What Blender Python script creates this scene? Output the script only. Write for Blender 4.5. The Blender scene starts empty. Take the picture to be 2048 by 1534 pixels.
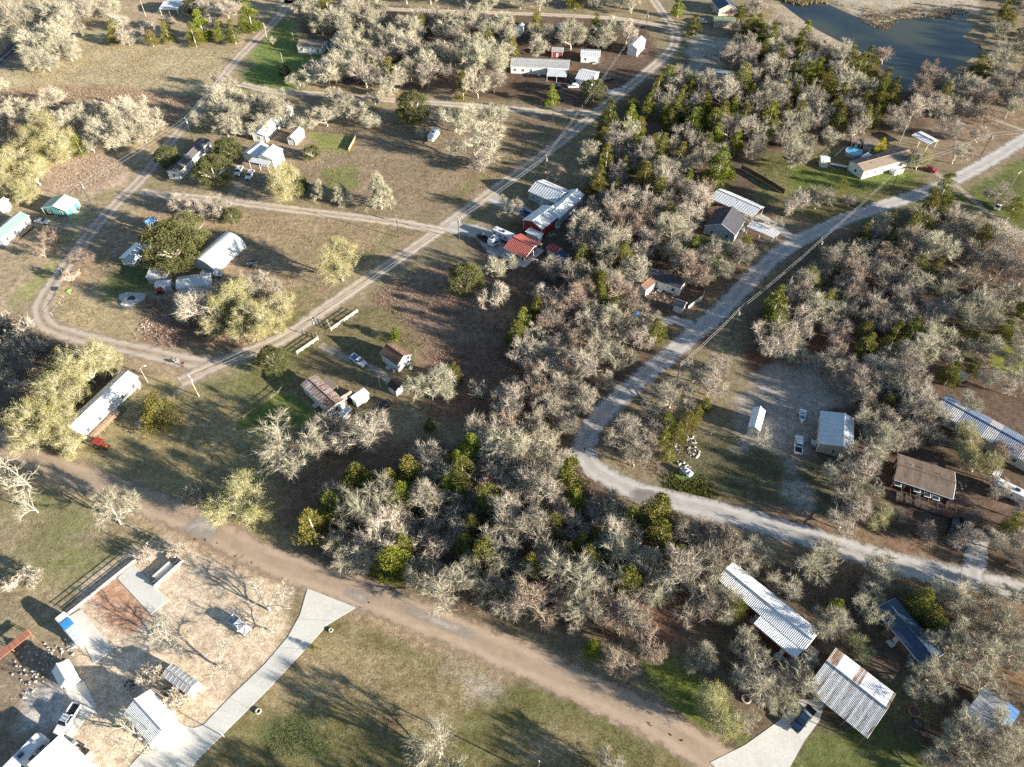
import bpy, bmesh, math, random
import numpy as np
from mathutils import Vector, Matrix

# ---------------------------------------------------------------- camera, sky, sun, exposure
SC = bpy.context.scene
COL = SC.collection
CAM_H, PITCH, FPX = 140.0, math.radians(48), 1420.0
cam = bpy.data.cameras.new('camera'); cam.sensor_width = 36.0; cam.lens = 36.0 * FPX / 2048.0
cam.clip_start = 1.0; cam.clip_end = 20000.0
camo = bpy.data.objects.new('camera', cam); COL.objects.link(camo)
camo.location = (0, 0, CAM_H); camo.rotation_euler = (math.radians(90) - PITCH, 0, 0)
SC.camera = camo
SUN_AZ, SUN_EL = math.radians(-24.0), math.radians(13.0)
SUN = Vector((math.cos(SUN_EL) * math.cos(SUN_AZ), math.cos(SUN_EL) * math.sin(SUN_AZ), math.sin(SUN_EL)))
world = bpy.data.worlds.new('World'); SC.world = world; world.use_nodes = True
wn = world.node_tree.nodes; wl = world.node_tree.links
sky = wn.new('ShaderNodeTexSky'); sky.sky_type = 'NISHITA'; sky.sun_disc = False
sky.sun_elevation = SUN_EL; sky.sun_rotation = math.atan2(SUN.x, SUN.y)
sky.air_density = 1.0; sky.dust_density = 0.25; sky.ozone_density = 1.5
wn['Background'].inputs['Strength'].default_value = 0.056
wl.new(sky.outputs[0], wn['Background'].inputs['Color'])
sl = bpy.data.lights.new('sun', 'SUN'); sl.energy = 5.0; sl.angle = math.radians(0.6); sl.color = (1.0, 0.90, 0.755)
so = bpy.data.objects.new('sun', sl); COL.objects.link(so)
so.rotation_euler = SUN.to_track_quat('Z', 'Y').to_euler(); so.location = SUN * 500
SC.view_settings.view_transform = 'Standard'; SC.view_settings.look = 'None'
SC.view_settings.exposure = 1.95; SC.view_settings.gamma = 1.0
SC.view_settings.use_curve_mapping = False
SC.render.engine = 'CYCLES'
SC.cycles.max_bounces = 5; SC.cycles.diffuse_bounces = 2; SC.cycles.transparent_max_bounces = 12
SC.cycles.use_denoising = False

RNG = random.Random(7)
NPR = np.random.RandomState(11)

# ---------------------------------------------------------------- survey: map sheet (x, y) -> ground plan
def P(x, y, z=0.0):
    u = (x - 1024) / FPX; v = (y - 767) / FPX
    d = Vector((u, math.cos(PITCH) - v * math.sin(PITCH), -math.sin(PITCH) - v * math.cos(PITCH)))
    t = (CAM_H - z) / -d.z
    return Vector((d.x * t, d.y * t, z))
def mpp(y):            # metres per sheet unit, across, at row y
    return (CAM_H / (math.sin(PITCH) + (y - 767) / FPX * math.cos(PITCH))) / FPX

# ---------------------------------------------------------------- materials
def new_mat(name):
    m = bpy.data.materials.new(name); m.use_nodes = True
    return m, m.node_tree.nodes, m.node_tree.links, m.node_tree.nodes['Principled BSDF']
def ramp(n, pts):
    r = n.new('ShaderNodeValToRGB'); e = r.color_ramp.elements
    e[0].position, e[0].color = pts[0][0], (*pts[0][1], 1)
    e[1].position, e[1].color = pts[-1][0], (*pts[-1][1], 1)
    for p, c in pts[1:-1]:
        k = e.new(p); k.color = (*c, 1)
    return r
def sh(c, k): return tuple(min(1, max(0, x * k)) for x in c)
def mat(name, col, rough=0.8, var=0.25, scale=1.5, metal=0.0, spec=0.3, bump=0.0, col2=None, objvar=0.0, detail=4, stretch=(1, 1, 1), emit=None):
    m, n, l, b = new_mat(name)
    tc = n.new('ShaderNodeTexCoord'); mp = n.new('ShaderNodeMapping'); mp.inputs['Scale'].default_value = stretch
    l.new(tc.outputs['Object'], mp.inputs[0])
    nz = n.new('ShaderNodeTexNoise'); nz.inputs['Scale'].default_value = scale; nz.inputs['Detail'].default_value = detail
    nz.inputs['Roughness'].default_value = 0.65
    l.new(mp.outputs[0], nz.inputs['Vector'])
    a, c = sh(col, 1 - var), sh(col, 1 + var)
    r = ramp(n, [(0.3, a), (0.5, col), (0.7, col2 if col2 else c)])
    l.new(nz.outputs['Fac'], r.inputs[0])
    out = r.outputs[0]
    if objvar:
        oi = n.new('ShaderNodeObjectInfo'); mr = n.new('ShaderNodeMapRange')
        mr.inputs[3].default_value = 1 - objvar; mr.inputs[4].default_value = 1 + objvar
        l.new(oi.outputs['Random'], mr.inputs[0])
        hs = n.new('ShaderNodeHueSaturation'); l.new(mr.outputs[0], hs.inputs['Value']); l.new(out, hs.inputs['Color']); out = hs.outputs[0]
    l.new(out, b.inputs['Base Color'])
    b.inputs['Roughness'].default_value = rough; b.inputs['Metallic'].default_value = metal
    b.inputs['Specular IOR Level'].default_value = spec
    if bump:
        bp = n.new('ShaderNodeBump'); bp.inputs['Strength'].default_value = bump; bp.inputs['Distance'].default_value = 0.1
        l.new(nz.outputs['Fac'], bp.inputs['Height']); l.new(bp.outputs[0], b.inputs['Normal'])
    return m
def patchy(name, base, patch, lo, hi, scale=0.6, rough=0.7, stretch=(1, 1, 1), spec=0.3, metal=0.0, fine=0.15, objvar=0.0):
    m, n, l, b = new_mat(name)
    tc = n.new('ShaderNodeTexCoord'); mp = n.new('ShaderNodeMapping'); mp.inputs['Scale'].default_value = stretch
    l.new(tc.outputs['Object'], mp.inputs[0])
    oi = n.new('ShaderNodeObjectInfo'); av = n.new('ShaderNodeVectorMath'); av.operation = 'ADD'
    ml = n.new('ShaderNodeMath'); ml.operation = 'MULTIPLY'; ml.inputs[1].default_value = 60
    l.new(oi.outputs['Random'], ml.inputs[0]); l.new(mp.outputs[0], av.inputs[0]); l.new(ml.outputs[0], av.inputs[1])
    nz = n.new('ShaderNodeTexNoise'); nz.inputs['Scale'].default_value = scale; nz.inputs['Detail'].default_value = 7; nz.inputs['Roughness'].default_value = 0.7
    l.new(av.outputs[0], nz.inputs['Vector'])
    r = ramp(n, [(lo, base), ((lo + hi) / 2, tuple((x + y) / 2 for x, y in zip(base, patch))), (hi, patch)])
    l.new(nz.outputs['Fac'], r.inputs[0])
    n2 = n.new('ShaderNodeTexNoise'); n2.inputs['Scale'].default_value = scale * 9; n2.inputs['Detail'].default_value = 3
    l.new(av.outputs[0], n2.inputs['Vector'])
    mr = n.new('ShaderNodeMapRange'); mr.inputs[1].default_value = 0.3; mr.inputs[2].default_value = 0.7
    mr.inputs[3].default_value = 1 - fine; mr.inputs[4].default_value = 1 + fine; l.new(n2.outputs['Fac'], mr.inputs[0])
    mx = n.new('ShaderNodeMix'); mx.data_type = 'RGBA'; mx.blend_type = 'MULTIPLY'; mx.inputs[0].default_value = 1
    l.new(r.outputs[0], mx.inputs[6]); l.new(mr.outputs[0], mx.inputs[7])
    out = mx.outputs[2]
    if objvar:
        mr2 = n.new('ShaderNodeMapRange'); mr2.inputs[3].default_value = 1 - objvar; mr2.inputs[4].default_value = 1 + objvar
        l.new(oi.outputs['Random'], mr2.inputs[0])
        hs = n.new('ShaderNodeHueSaturation'); l.new(mr2.outputs[0], hs.inputs['Value']); l.new(out, hs.inputs['Color']); out = hs.outputs[0]
    l.new(out, b.inputs['Base Color'])
    b.inputs['Roughness'].default_value = rough; b.inputs['Specular IOR Level'].default_value = spec; b.inputs['Metallic'].default_value = metal
    return m
M = {}
M['white'] = mat('white_paint', (0.62, 0.62, 0.60), 0.5, 0.08, 2)
M['siding_white'] = patchy('white_siding', (0.62, 0.62, 0.60), (0.42, 0.41, 0.38), 0.55, 0.8, 0.8)
M['siding_blue'] = patchy('blue_grey_siding', (0.33, 0.39, 0.46), (0.27, 0.32, 0.37), 0.5, 0.8, 0.8)
M['siding_grey'] = patchy('grey_siding', (0.40, 0.40, 0.39), (0.30, 0.29, 0.28), 0.5, 0.8, 0.8)
M['siding_teal'] = patchy('teal_siding', (0.07, 0.24, 0.22), (0.05, 0.17, 0.16), 0.5, 0.8, 0.8)
M['siding_red'] = patchy('red_siding', (0.26, 0.035, 0.025), (0.18, 0.03, 0.02), 0.5, 0.8, 0.8)
M['siding_tan'] = patchy('tan_siding', (0.45, 0.37, 0.28), (0.34, 0.27, 0.2), 0.5, 0.8, 0.8)
M['siding_pink'] = patchy('pale_brick', (0.48, 0.36, 0.30), (0.36, 0.26, 0.22), 0.45, 0.7, 2.0)
M['siding_dark'] = patchy('dark_red_boards', (0.11, 0.03, 0.022), (0.06, 0.022, 0.018), 0.4, 0.7, 1.0)
M['metal_white'] = patchy('white_metal_roof', (0.70, 0.71, 0.71), (0.50, 0.51, 0.50), 0.5, 0.85, 0.5, 0.38, spec=0.5, fine=0.06)
M['metal_grey'] = patchy('galvanised_roof', (0.46, 0.46, 0.46), (0.30, 0.29, 0.28), 0.4, 0.75, 0.6, 0.4, spec=0.5, metal=0.25, fine=0.1)
M['metal_pale'] = patchy('pale_metal_roof', (0.62, 0.635, 0.65), (0.47, 0.48, 0.495), 0.45, 0.8, 0.5, 0.36, spec=0.5, metal=0.2, fine=0.07)
M['metal_rust'] = patchy('rusty_metal_roof', (0.38, 0.34, 0.31), (0.17, 0.095, 0.065), 0.40, 0.58, 0.7, 0.65, (1, 0.3, 1), fine=0.3)
M['metal_veryrust'] = patchy('dark_rust_roof', (0.055, 0.028, 0.028), (0.21, 0.06, 0.03), 0.44, 0.6, 0.7, 0.6, fine=0.25)
M['metal_green'] = patchy('green_metal_roof', (0.24, 0.40, 0.32), (0.18, 0.31, 0.26), 0.45, 0.8, 0.5, 0.4, spec=0.5)
M['metal_green_pale'] = patchy('pale_green_metal_roof', (0.40, 0.52, 0.45), (0.30, 0.42, 0.38), 0.45, 0.8, 0.5, 0.4, spec=0.5)
M['metal_green_dark'] = patchy('weathered_green_roof', (0.10, 0.19, 0.13), (0.30, 0.27, 0.17), 0.45, 0.6, 0.5, 0.5)
M['metal_red'] = patchy('red_metal_roof', (0.36, 0.09, 0.065), (0.29, 0.085, 0.065), 0.45, 0.7, 0.4, 0.42, spec=0.5)
M['metal_crimson'] = patchy('crimson_metal_roof', (0.30, 0.035, 0.045), (0.25, 0.03, 0.035), 0.45, 0.7, 0.4, 0.42, spec=0.5)
M['metal_blue'] = patchy('blue_metal_roof', (0.10, 0.25, 0.50), (0.08, 0.20, 0.42), 0.45, 0.7, 0.4, 0.42, spec=0.5)
M['metal_navy'] = patchy('slate_blue_roof', (0.035, 0.06, 0.10), (0.05, 0.085, 0.13), 0.45, 0.7, 0.5, 0.5)
M['metal_bluegrey'] = patchy('blue_grey_metal', (0.22, 0.27, 0.36), (0.14, 0.17, 0.24), 0.4, 0.7, 0.5, 0.45, metal=0.2)
M['shingle_brown'] = patchy('brown_shingles', (0.155, 0.09, 0.065), (0.21, 0.125, 0.085), 0.35, 0.7, 1.2, 0.9, fine=0.3)
M['shingle_tan'] = patchy('tan_shingles', (0.20, 0.155, 0.12), (0.26, 0.21, 0.165), 0.35, 0.7, 1.2, 0.9, fine=0.3)
M['shingle_grey'] = patchy('grey_shingles', (0.11, 0.10, 0.10), (0.16, 0.145, 0.135), 0.35, 0.7, 1.2, 0.9, fine=0.3)
M['shingle_dark'] = patchy('charcoal_shingles', (0.045, 0.045, 0.06), (0.07, 0.068, 0.08), 0.35, 0.7, 1.2, 0.9, fine=0.3)
M['shingle_weather'] = patchy('weathered_shingles', (0.19, 0.14, 0.11), (0.10, 0.075, 0.06), 0.4, 0.65, 0.9, 0.9, (1, 0.3, 1), fine=0.35)
M['glass'] = mat('window_glass', (0.025, 0.035, 0.05), 0.08, 0.3, 1, spec=0.6)
M['concrete'] = patchy('concrete', (0.56, 0.555, 0.515), (0.46, 0.45, 0.415), 0.45, 0.75, 0.25, 0.9, fine=0.08)
M['wood'] = mat('weathered_wood', (0.22, 0.17, 0.12), 0.85, 0.3, 3, stretch=(1, 6, 6), objvar=0.15)
M['wood_dark'] = mat('dark_wood', (0.11, 0.08, 0.06), 0.85, 0.3, 3, objvar=0.2)
M['wood_red'] = mat('reddish_deck', (0.20, 0.075, 0.05), 0.8, 0.3, 3, objvar=0.2)
M['plank'] = mat('deck_plank', (0.36, 0.26, 0.17), 0.85, 0.2, 3, objvar=0.15)
M['pole'] = mat('pole_wood', (0.06, 0.045, 0.035), 0.85, 0.3, 5)
M['pole_pale'] = mat('pale_pole', (0.42, 0.38, 0.32), 0.8, 0.2, 5)
M['steel'] = mat('grey_steel', (0.45, 0.46, 0.47), 0.4, 0.15, 3, metal=0.5)
M['wire'] = mat('aluminium_wire', (0.40, 0.39, 0.38), 0.4, 0.05, 1, metal=0.2)
M['dark_steel'] = mat('dark_steel', (0.04, 0.04, 0.045), 0.5, 0.3, 3)
M['rust_streak'] = patchy('rust_streaked_sheet', (0.44, 0.43, 0.42), (0.15, 0.085, 0.06), 0.50, 0.60, 0.9, 0.6, (1, 0.25, 1), fine=0.2)
M['rust'] = patchy('rusted_steel', (0.30, 0.12, 0.075), (0.40, 0.19, 0.12), 0.4, 0.7, 1.0, 0.8)
M['tyre'] = mat('tyre_rubber', (0.018, 0.018, 0.02), 0.85, 0.2, 6)
M['rim'] = mat('wheel_rim', (0.45, 0.45, 0.46), 0.35, 0.1, 6, metal=0.7)
M['car_white'] = mat('car_paint_white', (0.66, 0.67, 0.69), 0.25, 0.04, 2, spec=0.5)
M['car_black'] = mat('car_paint_black', (0.012, 0.013, 0.016), 0.2, 0.2, 2, spec=0.6)
M['car_navy'] = mat('car_paint_navy', (0.015, 0.03, 0.06), 0.2, 0.2, 2, spec=0.6)
M['car_blue'] = mat('car_paint_blue', (0.08, 0.2, 0.36), 0.25, 0.1, 2, spec=0.6)
M['car_red'] = mat('car_paint_red', (0.25, 0.012, 0.02), 0.22, 0.15, 2, spec=0.6)
M['car_brown'] = mat('car_paint_brown', (0.05, 0.035, 0.025), 0.3, 0.2, 2, spec=0.5)
M['lamp'] = mat('lamp_lens', (0.7, 0.7, 0.66), 0.15, 0.05, 3, spec=0.6)
M['red'] = patchy('faded_red_paint', (0.33, 0.04, 0.03), (0.24, 0.06, 0.04), 0.45, 0.7, 1.5, 0.5)
M['orange'] = mat('faded_orange_paint', (0.42, 0.10, 0.035), 0.5, 0.2, 3)
M['blue'] = mat('blue_plastic', (0.05, 0.27, 0.60), 0.45, 0.2, 2)
M['pool_water'] = mat('pool_water', (0.16, 0.50, 0.68), 0.08, 0.12, 0.6, spec=0.5)
M['green_plastic'] = mat('green_plastic', (0.20, 0.32, 0.09), 0.5, 0.15, 4)
M['asphalt'] = patchy('asphalt', (0.085, 0.08, 0.078), (0.12, 0.115, 0.11), 0.4, 0.7, 0.4, 0.9, fine=0.2)
M['line'] = mat('road_paint', (0.7, 0.69, 0.64), 0.7, 0.15, 2)
M['stone'] = mat('pale_rubble', (0.42, 0.38, 0.33), 0.9, 0.3, 1.5, bump=0.4)
M['ash'] = mat('pale_ash', (0.48, 0.45, 0.42), 0.95, 0.3, 1.2, bump=0.4)
# ---------------------------------------------------------------- mesh helpers
class MB:
    def __init__(s): s.v, s.f = [], []
    def add(s, vs, fs):
        o = len(s.v); s.v.extend([tuple(x) for x in vs]); s.f.extend([tuple(i + o for i in f) for f in fs]); return s
    def box(s, c, d, rz=0.0, top=(1.0, 1.0), shift=(0, 0)):
        hx, hy, hz = d[0] / 2, d[1] / 2, d[2] / 2; ca, sa = math.cos(rz), math.sin(rz); vs = []
        for z, kx, ky, ox, oy in ((-hz, 1, 1, 0, 0), (hz, top[0], top[1], shift[0], shift[1])):
            for x, y in ((-hx, -hy), (hx, -hy), (hx, hy), (-hx, hy)):
                X, Y = x * kx + ox, y * ky + oy
                vs.append((c[0] + X * ca - Y * sa, c[1] + X * sa + Y * ca, c[2] + z))
        return s.add(vs, [(3, 2, 1, 0), (4, 5, 6, 7), (0, 1, 5, 4), (1, 2, 6, 5), (2, 3, 7, 6), (3, 0, 4, 7)])
    def bar(s, a, b, w, h=None):                     # square bar between two points
        return s.tube([a, b], [w / 2, (h or w) / 2], 4)
    def tube(s, pts, rad, n=6, caps=True):
        pts = [Vector(p) for p in pts]; base = len(s.v); k = len(pts)
        for i, p in enumerate(pts):
            d = (pts[min(i + 1, k - 1)] - pts[max(i - 1, 0)]).normalized()
            a = Vector((0, 0, 1)) if abs(d.z) < 0.9 else Vector((1, 0, 0))
            x = d.cross(a).normalized(); y = d.cross(x)
            for j in range(n):
                t = 2 * math.pi * j / n
                q = p + (x * math.cos(t) + y * math.sin(t)) * rad[i]; s.v.append(tuple(q))
        for i in range(k - 1):
            for j in range(n):
                a0 = base + i * n + j; a1 = base + i * n + (j + 1) % n
                s.f.append((a0, a1, a1 + n, a0 + n))
        if caps and n > 2:
            s.f.append(tuple(base + j for j in range(n))[::-1]); s.f.append(tuple(base + (k - 1) * n + j for j in range(n)))
        return s
    def prism(s, poly, z0, z1):                       # closed outline (x, y) extruded in z
        n = len(poly); vs = [(x, y, z0) for x, y in poly] + [(x, y, z1) for x, y in poly]
        fs = [tuple(range(n))[::-1], tuple(range(n, 2 * n))] + [(i, (i + 1) % n, n + (i + 1) % n, n + i) for i in range(n)]
        return s.add(vs, fs)
    def xprism(s, prof, x0, x1):                      # outline (y, z) extruded along x
        n = len(prof); vs = [(x0, y, z) for y, z in prof] + [(x1, y, z) for y, z in prof]
        fs = [tuple(range(n))[::-1], tuple(range(n, 2 * n))] + [(i, (i + 1) % n, n + (i + 1) % n, n + i) for i in range(n)]
        return s.add(vs, fs)
    def slab(s, a, b, c, d, t):                       # quad a b c d thickened along its normal
        a, b, c, d = map(Vector, (a, b, c, d)); nn = (b - a).cross(d - a).normalized() * t
        return s.add([a, b, c, d, a + nn, b + nn, c + nn, d + nn], [(3, 2, 1, 0), (4, 5, 6, 7), (0, 1, 5, 4), (1, 2, 6, 5), (2, 3, 7, 6), (3, 0, 4, 7)])
    def cyl(s, c, r, h, n=12, axis='z', r2=None):
        a = {'z': Vector((0, 0, 1)), 'x': Vector((1, 0, 0)), 'y': Vector((0, 1, 0))}[axis] * h / 2
        return s.tube([Vector(c) - a, Vector(c) + a], [r, r if r2 is None else r2], n)
    def mesh(s, name, m=None, smooth=False, fixn=True):
        me = bpy.data.meshes.new(name); me.from_pydata(s.v, [], s.f)
        if fixn:
            bm = bmesh.new(); bm.from_mesh(me); bmesh.ops.recalc_face_normals(bm, faces=bm.faces); bm.to_mesh(me); bm.free()
        if m is not None: me.materials.append(m if not isinstance(m, str) else M[m])
        if smooth: me.polygons.foreach_set('use_smooth', [True] * len(me.polygons))
        me.update(); return me
    def build(s, name, m=None, parent=None, smooth=False, bevel=0.0):
        me = s.mesh(name, m, smooth)
        if bevel:
            bm = bmesh.new(); bm.from_mesh(me)
            bmesh.ops.bevel(bm, geom=list(bm.edges), offset=bevel, segments=2, affect='EDGES', clamp_overlap=True)
            bm.to_mesh(me); bm.free()
        return link(name, me, parent)
def link(name, data, parent=None):
    o = bpy.data.objects.new(name, data); COL.objects.link(o)
    if parent is not None: o.parent = parent
    return o
def tag(o, label=None, cat=None, group=None, kind=None):
    if label: o['label'] = label
    if cat: o['category'] = cat
    if group: o['group'] = group
    if kind: o['kind'] = kind
    return o
def thing(name, label, cat, loc=(0, 0, 0), rz=0.0, group=None):
    o = bpy.data.objects.new(name, None); COL.objects.link(o); o.empty_display_size = 0.5
    o.location = loc; o.rotation_euler = (0, 0, rz)
    return tag(o, label, cat, group)
KIDS = {}
def kids(o):
    if o.name not in KIDS: KIDS[o.name] = list(o.children)
    return KIDS[o.name]
def dup(root, parent=None):
    c = root.copy(); COL.objects.link(c); c.parent = parent
    for ch in kids(root): dup(ch, c)
    return c
def wpoly(pts, z=0.0): return [P(x, y, z) for x, y in pts]
FOOT = []                # keep-clear discs / rectangles for planting: (x, y, radius)
def keep(x, y, r): FOOT.append((x, y, r))

# ---------------------------------------------------------------- ground
xs = np.concatenate([-np.geomspace(9000, 330, 26)[:-1], np.arange(-330, 330.1, 1.1), np.geomspace(330, 9000, 26)[1:]])
ys = np.concatenate([-np.geomspace(6000, 20, 20)[:-1], np.arange(-20, 470.1, 1.1), np.geomspace(470, 12000, 28)[1:]])
GX, GY = np.meshgrid(xs, ys)
gx, gy = GX.ravel(), GY.ravel()
def fnoise(x, y, s, seed, octaves=4):
    r = np.random.RandomState(seed); out = np.zeros_like(x); amp = 1.0; tot = 0
    for o in range(octaves):
        N = 64; g = r.rand(N, N); fx = x / s; fy = y / s
        ix = np.floor(fx).astype(int); iy = np.floor(fy).astype(int); tx = fx - ix; ty = fy - iy
        tx = tx * tx * (3 - 2 * tx); ty = ty * ty * (3 - 2 * ty)
        a = g[ix % N, iy % N]; b = g[(ix + 1) % N, iy % N]; c = g[ix % N, (iy + 1) % N]; d = g[(ix + 1) % N, (iy + 1) % N]
        out += amp * ((a * (1 - tx) + b * tx) * (1 - ty) + (c * (1 - tx) + d * tx) * ty); tot += amp; amp *= 0.55; s *= 0.5
    return out / tot - 0.5
nA = fnoise(gx, gy, 40, 1); nB = fnoise(gx, gy, 11, 2); nC = fnoise(gx, gy, 4, 3, 2)
gcol = np.zeros((len(gx), 3)) + np.array([0.215, 0.175, 0.105])
gcol *= (1 + 0.5 * nB)[:, None]
def sdist(poly, x, y):
    d = np.full(x.shape, 1e9); inside = np.zeros(x.shape, bool); n = len(poly)
    for i in range(n):
        ax, ay = poly[i]; bx, by = poly[(i + 1) % n]
        ex, ey = bx - ax, by - ay; t = np.clip(((x - ax) * ex + (y - ay) * ey) / (ex * ex + ey * ey + 1e-9), 0, 1)
        d = np.minimum(d, np.hypot(x - ax - t * ex, y - ay - t * ey))
        c = ((ay > y) != (by > y)) & (x < (bx - ax) * (y - ay) / (by - ay + 1e-12) + ax)
        inside ^= c
    return np.where(inside, d, -d)
def paint(pts, col, soft=3.0, amt=1.0, wob=6.0):
    poly = [(p.x, p.y) for p in wpoly(pts)]
    px = [p[0] for p in poly]; py = [p[1] for p in poly]; g = soft + wob
    sel = np.where((gx > min(px) - g) & (gx < max(px) + g) & (gy > min(py) - g) & (gy < max(py) + g))[0]
    d = sdist(poly, gx[sel], gy[sel]) + wob * (nB[sel] * 1.2 + nC[sel] * 0.6)
    w = np.clip((d + soft) / (2 * soft), 0, 1); w = w * w * (3 - 2 * w) * amt
    c = np.array(col)[None, :] * (1 + 0.35 * nB[sel] + 0.3 * nC[sel])[:, None]
    gcol[sel] = gcol[sel] * (1 - w)[:, None] + c * w[:, None]
def blob(x, y, r, col, soft=2.0, amt=1.0, wob=3.0, asp=1.0):
    s = mpp(y); c = P(x, y); poly = [(c.x + math.cos(t) * r * asp, c.y + math.sin(t) * r) for t in np.linspace(0, 6.283, 18)[:-1]]
    g = soft + wob; sel = np.where((abs(gx - c.x) < r * asp + g) & (abs(gy - c.y) < r + g))[0]
    d = sdist(poly, gx[sel], gy[sel]) + wob * (nB[sel] + nC[sel])
    w = np.clip((d + soft) / (2 * soft), 0, 1) * amt
    gcol[sel] = gcol[sel] * (1 - w)[:, None] + np.array(col) * w[:, None]
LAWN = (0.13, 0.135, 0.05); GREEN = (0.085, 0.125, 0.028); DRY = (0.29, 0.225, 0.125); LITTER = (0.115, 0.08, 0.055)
RED = (0.20, 0.105, 0.062); BRUSH = (0.24, 0.165, 0.105); SAND = (0.44, 0.35, 0.25); GRAV = (0.33, 0.30, 0.26); OLIVE = (0.185, 0.165, 0.075)
# wide covers
paint([(-300, -60), (560, -60), (470, 140), (280, 380), (90, 600), (-300, 700)], (0.255, 0.20, 0.125), 6)
paint([(130, 70), (240, 50), (300, 90), (480, 100), (450, 150), (390, 200), (120, 170), (30, 190), (-40, 170), (60, 120)], (0.29, 0.245, 0.145), 4)
paint([(0, 180), (200, 170), (400, 195), (360, 250), (200, 240), (0, 300)], BRUSH, 4)
paint([(90, 320), (180, 305), (255, 325), (245, 365), (180, 385), (90, 385)], (0.32, 0.24, 0.17), 3)
paint([(480, 255), (880, 215), (1170, 240), (960, 410), (840, 440), (500, 395)], (0.205, 0.155, 0.10), 3)
paint([(310, 400), (860, 460), (780, 520), (600, 620), (500, 660), (300, 640), (90, 600), (200, 470)], (0.235, 0.175, 0.105), 3)
paint([(105, 580), (250, 540), (300, 640), (280, 700), (130, 655)], (0.28, 0.22, 0.125), 2)
paint([(280, 600), (340, 590), (400, 640), (620, 600), (560, 660), (470, 700), (280, 690)], (0.20, 0.135, 0.09), 3)
paint([(590, 640), (760, 600), (840, 640), (900, 720), (860, 800), (640, 850), (480, 860), (470, 760)], (0.165, 0.13, 0.07), 3)
paint([(740, 590), (880, 520), (1010, 600), (1020, 720), (860, 720), (800, 660)], (0.22, 0.15, 0.105), 3)
paint([(860, 700), (1010, 690), (1160, 760), (1140, 900), (1000, 900), (850, 830)], (0.16, 0.098, 0.066), 4)
paint([(180, 760), (380, 750), (500, 800), (520, 900), (600, 960), (560, 1080), (430, 1030), (200, 930), (100, 870)], (0.225, 0.185, 0.09), 4)
paint([(560, 880), (880, 870), (900, 960), (640, 1080), (560, 1060)], (0.135, 0.10, 0.07), 4)
paint([(-200, 930), (0, 950), (180, 990), (330, 1060), (280, 1160), (150, 1260), (-60, 1300), (-300, 1200)], (0.20, 0.165, 0.10), 4)
for x, y, r in ((130, 1060, 4), (60, 1000, 4), (180, 1130, 4), (320, 1085, 3), (90, 1120, 3), (150, 1010, 3)): blob(x, y, r, (0.125, 0.135, 0.05), 3, 0.7, 5, 1.6)
paint([(170, 1160), (340, 1060), (600, 1160), (560, 1290), (420, 1440), (250, 1534), (60, 1600), (100, 1400)], SAND, 2.0, 1, 3)
paint([(185, 1185), (250, 1150), (300, 1230), (260, 1270), (215, 1250)], (0.34, 0.20, 0.125), 1.0, 1, 2)
paint([(-100, 1290), (130, 1280), (170, 1400), (60, 1534), (-100, 1600)], (0.19, 0.15, 0.105), 2)
paint([(60, 1380), (130, 1360), (140, 1420), (90, 1460), (40, 1460)], (0.36, 0.33, 0.30), 1, 0.9, 3)
paint([(640, 1240), (712, 1215), (1000, 1330), (1250, 1430), (1400, 1534), (1400, 1700), (300, 1700), (420, 1520)], (0.165, 0.135, 0.06), 1.5)
for x, y, r in ((760, 1290, 5), (900, 1330, 4), (1050, 1380, 5), (1150, 1440, 6), (900, 1440, 4), (680, 1480, 5), (1000, 1480, 5), (560, 1480, 4), (1230, 1510, 4)): blob(x, y, r, (0.125, 0.125, 0.045) if r > 4 else LAWN, 4, 0.6, 5, 1.8)
for x, y, r in ((940, 1362, 1.2), (962, 1385, 1.6), (985, 1395, 0.9), (905, 1345, 0.8)): blob(x, y, r, (0.36, 0.31, 0.25), 2.0, 0.7, 5, 1.6)
for x, y, r in ((700, 1330, 5), (600, 1370, 4), (840, 1400, 5), (1100, 1500, 4)): blob(x, y, r, DRY, 3, 0.8, 4, 1.8)
blob(778, 1440, 1.6, (0.10, 0.06, 0.04), 1, 0.8)
paint([(535, 1480), (548, 1455), (575, 1452), (590, 1432), (622, 1440), (640, 1462), (665, 1470), (640, 1488), (628, 1508), (590, 1500), (560, 1512)], (0.07, 0.095, 0.035), 1.5, 0.8, 7)
# woods litter
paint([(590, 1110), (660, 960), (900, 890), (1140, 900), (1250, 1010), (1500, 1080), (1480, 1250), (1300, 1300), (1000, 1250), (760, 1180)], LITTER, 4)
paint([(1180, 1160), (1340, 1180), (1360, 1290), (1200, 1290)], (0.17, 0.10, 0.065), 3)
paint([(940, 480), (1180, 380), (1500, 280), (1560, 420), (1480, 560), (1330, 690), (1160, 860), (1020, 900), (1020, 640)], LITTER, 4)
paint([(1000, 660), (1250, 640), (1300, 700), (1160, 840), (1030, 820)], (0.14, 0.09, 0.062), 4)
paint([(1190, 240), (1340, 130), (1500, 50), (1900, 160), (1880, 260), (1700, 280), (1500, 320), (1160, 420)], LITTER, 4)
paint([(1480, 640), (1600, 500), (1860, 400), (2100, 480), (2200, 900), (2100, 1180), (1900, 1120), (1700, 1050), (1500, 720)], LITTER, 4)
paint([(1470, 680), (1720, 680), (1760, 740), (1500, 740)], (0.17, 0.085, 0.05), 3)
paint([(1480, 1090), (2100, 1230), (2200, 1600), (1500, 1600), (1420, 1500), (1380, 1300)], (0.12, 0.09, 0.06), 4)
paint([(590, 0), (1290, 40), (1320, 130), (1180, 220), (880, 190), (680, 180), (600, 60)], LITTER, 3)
paint([(-60, 640), (60, 640), (180, 700), (280, 740), (150, 860), (-60, 850)], (0.15, 0.115, 0.08), 3)
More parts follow.
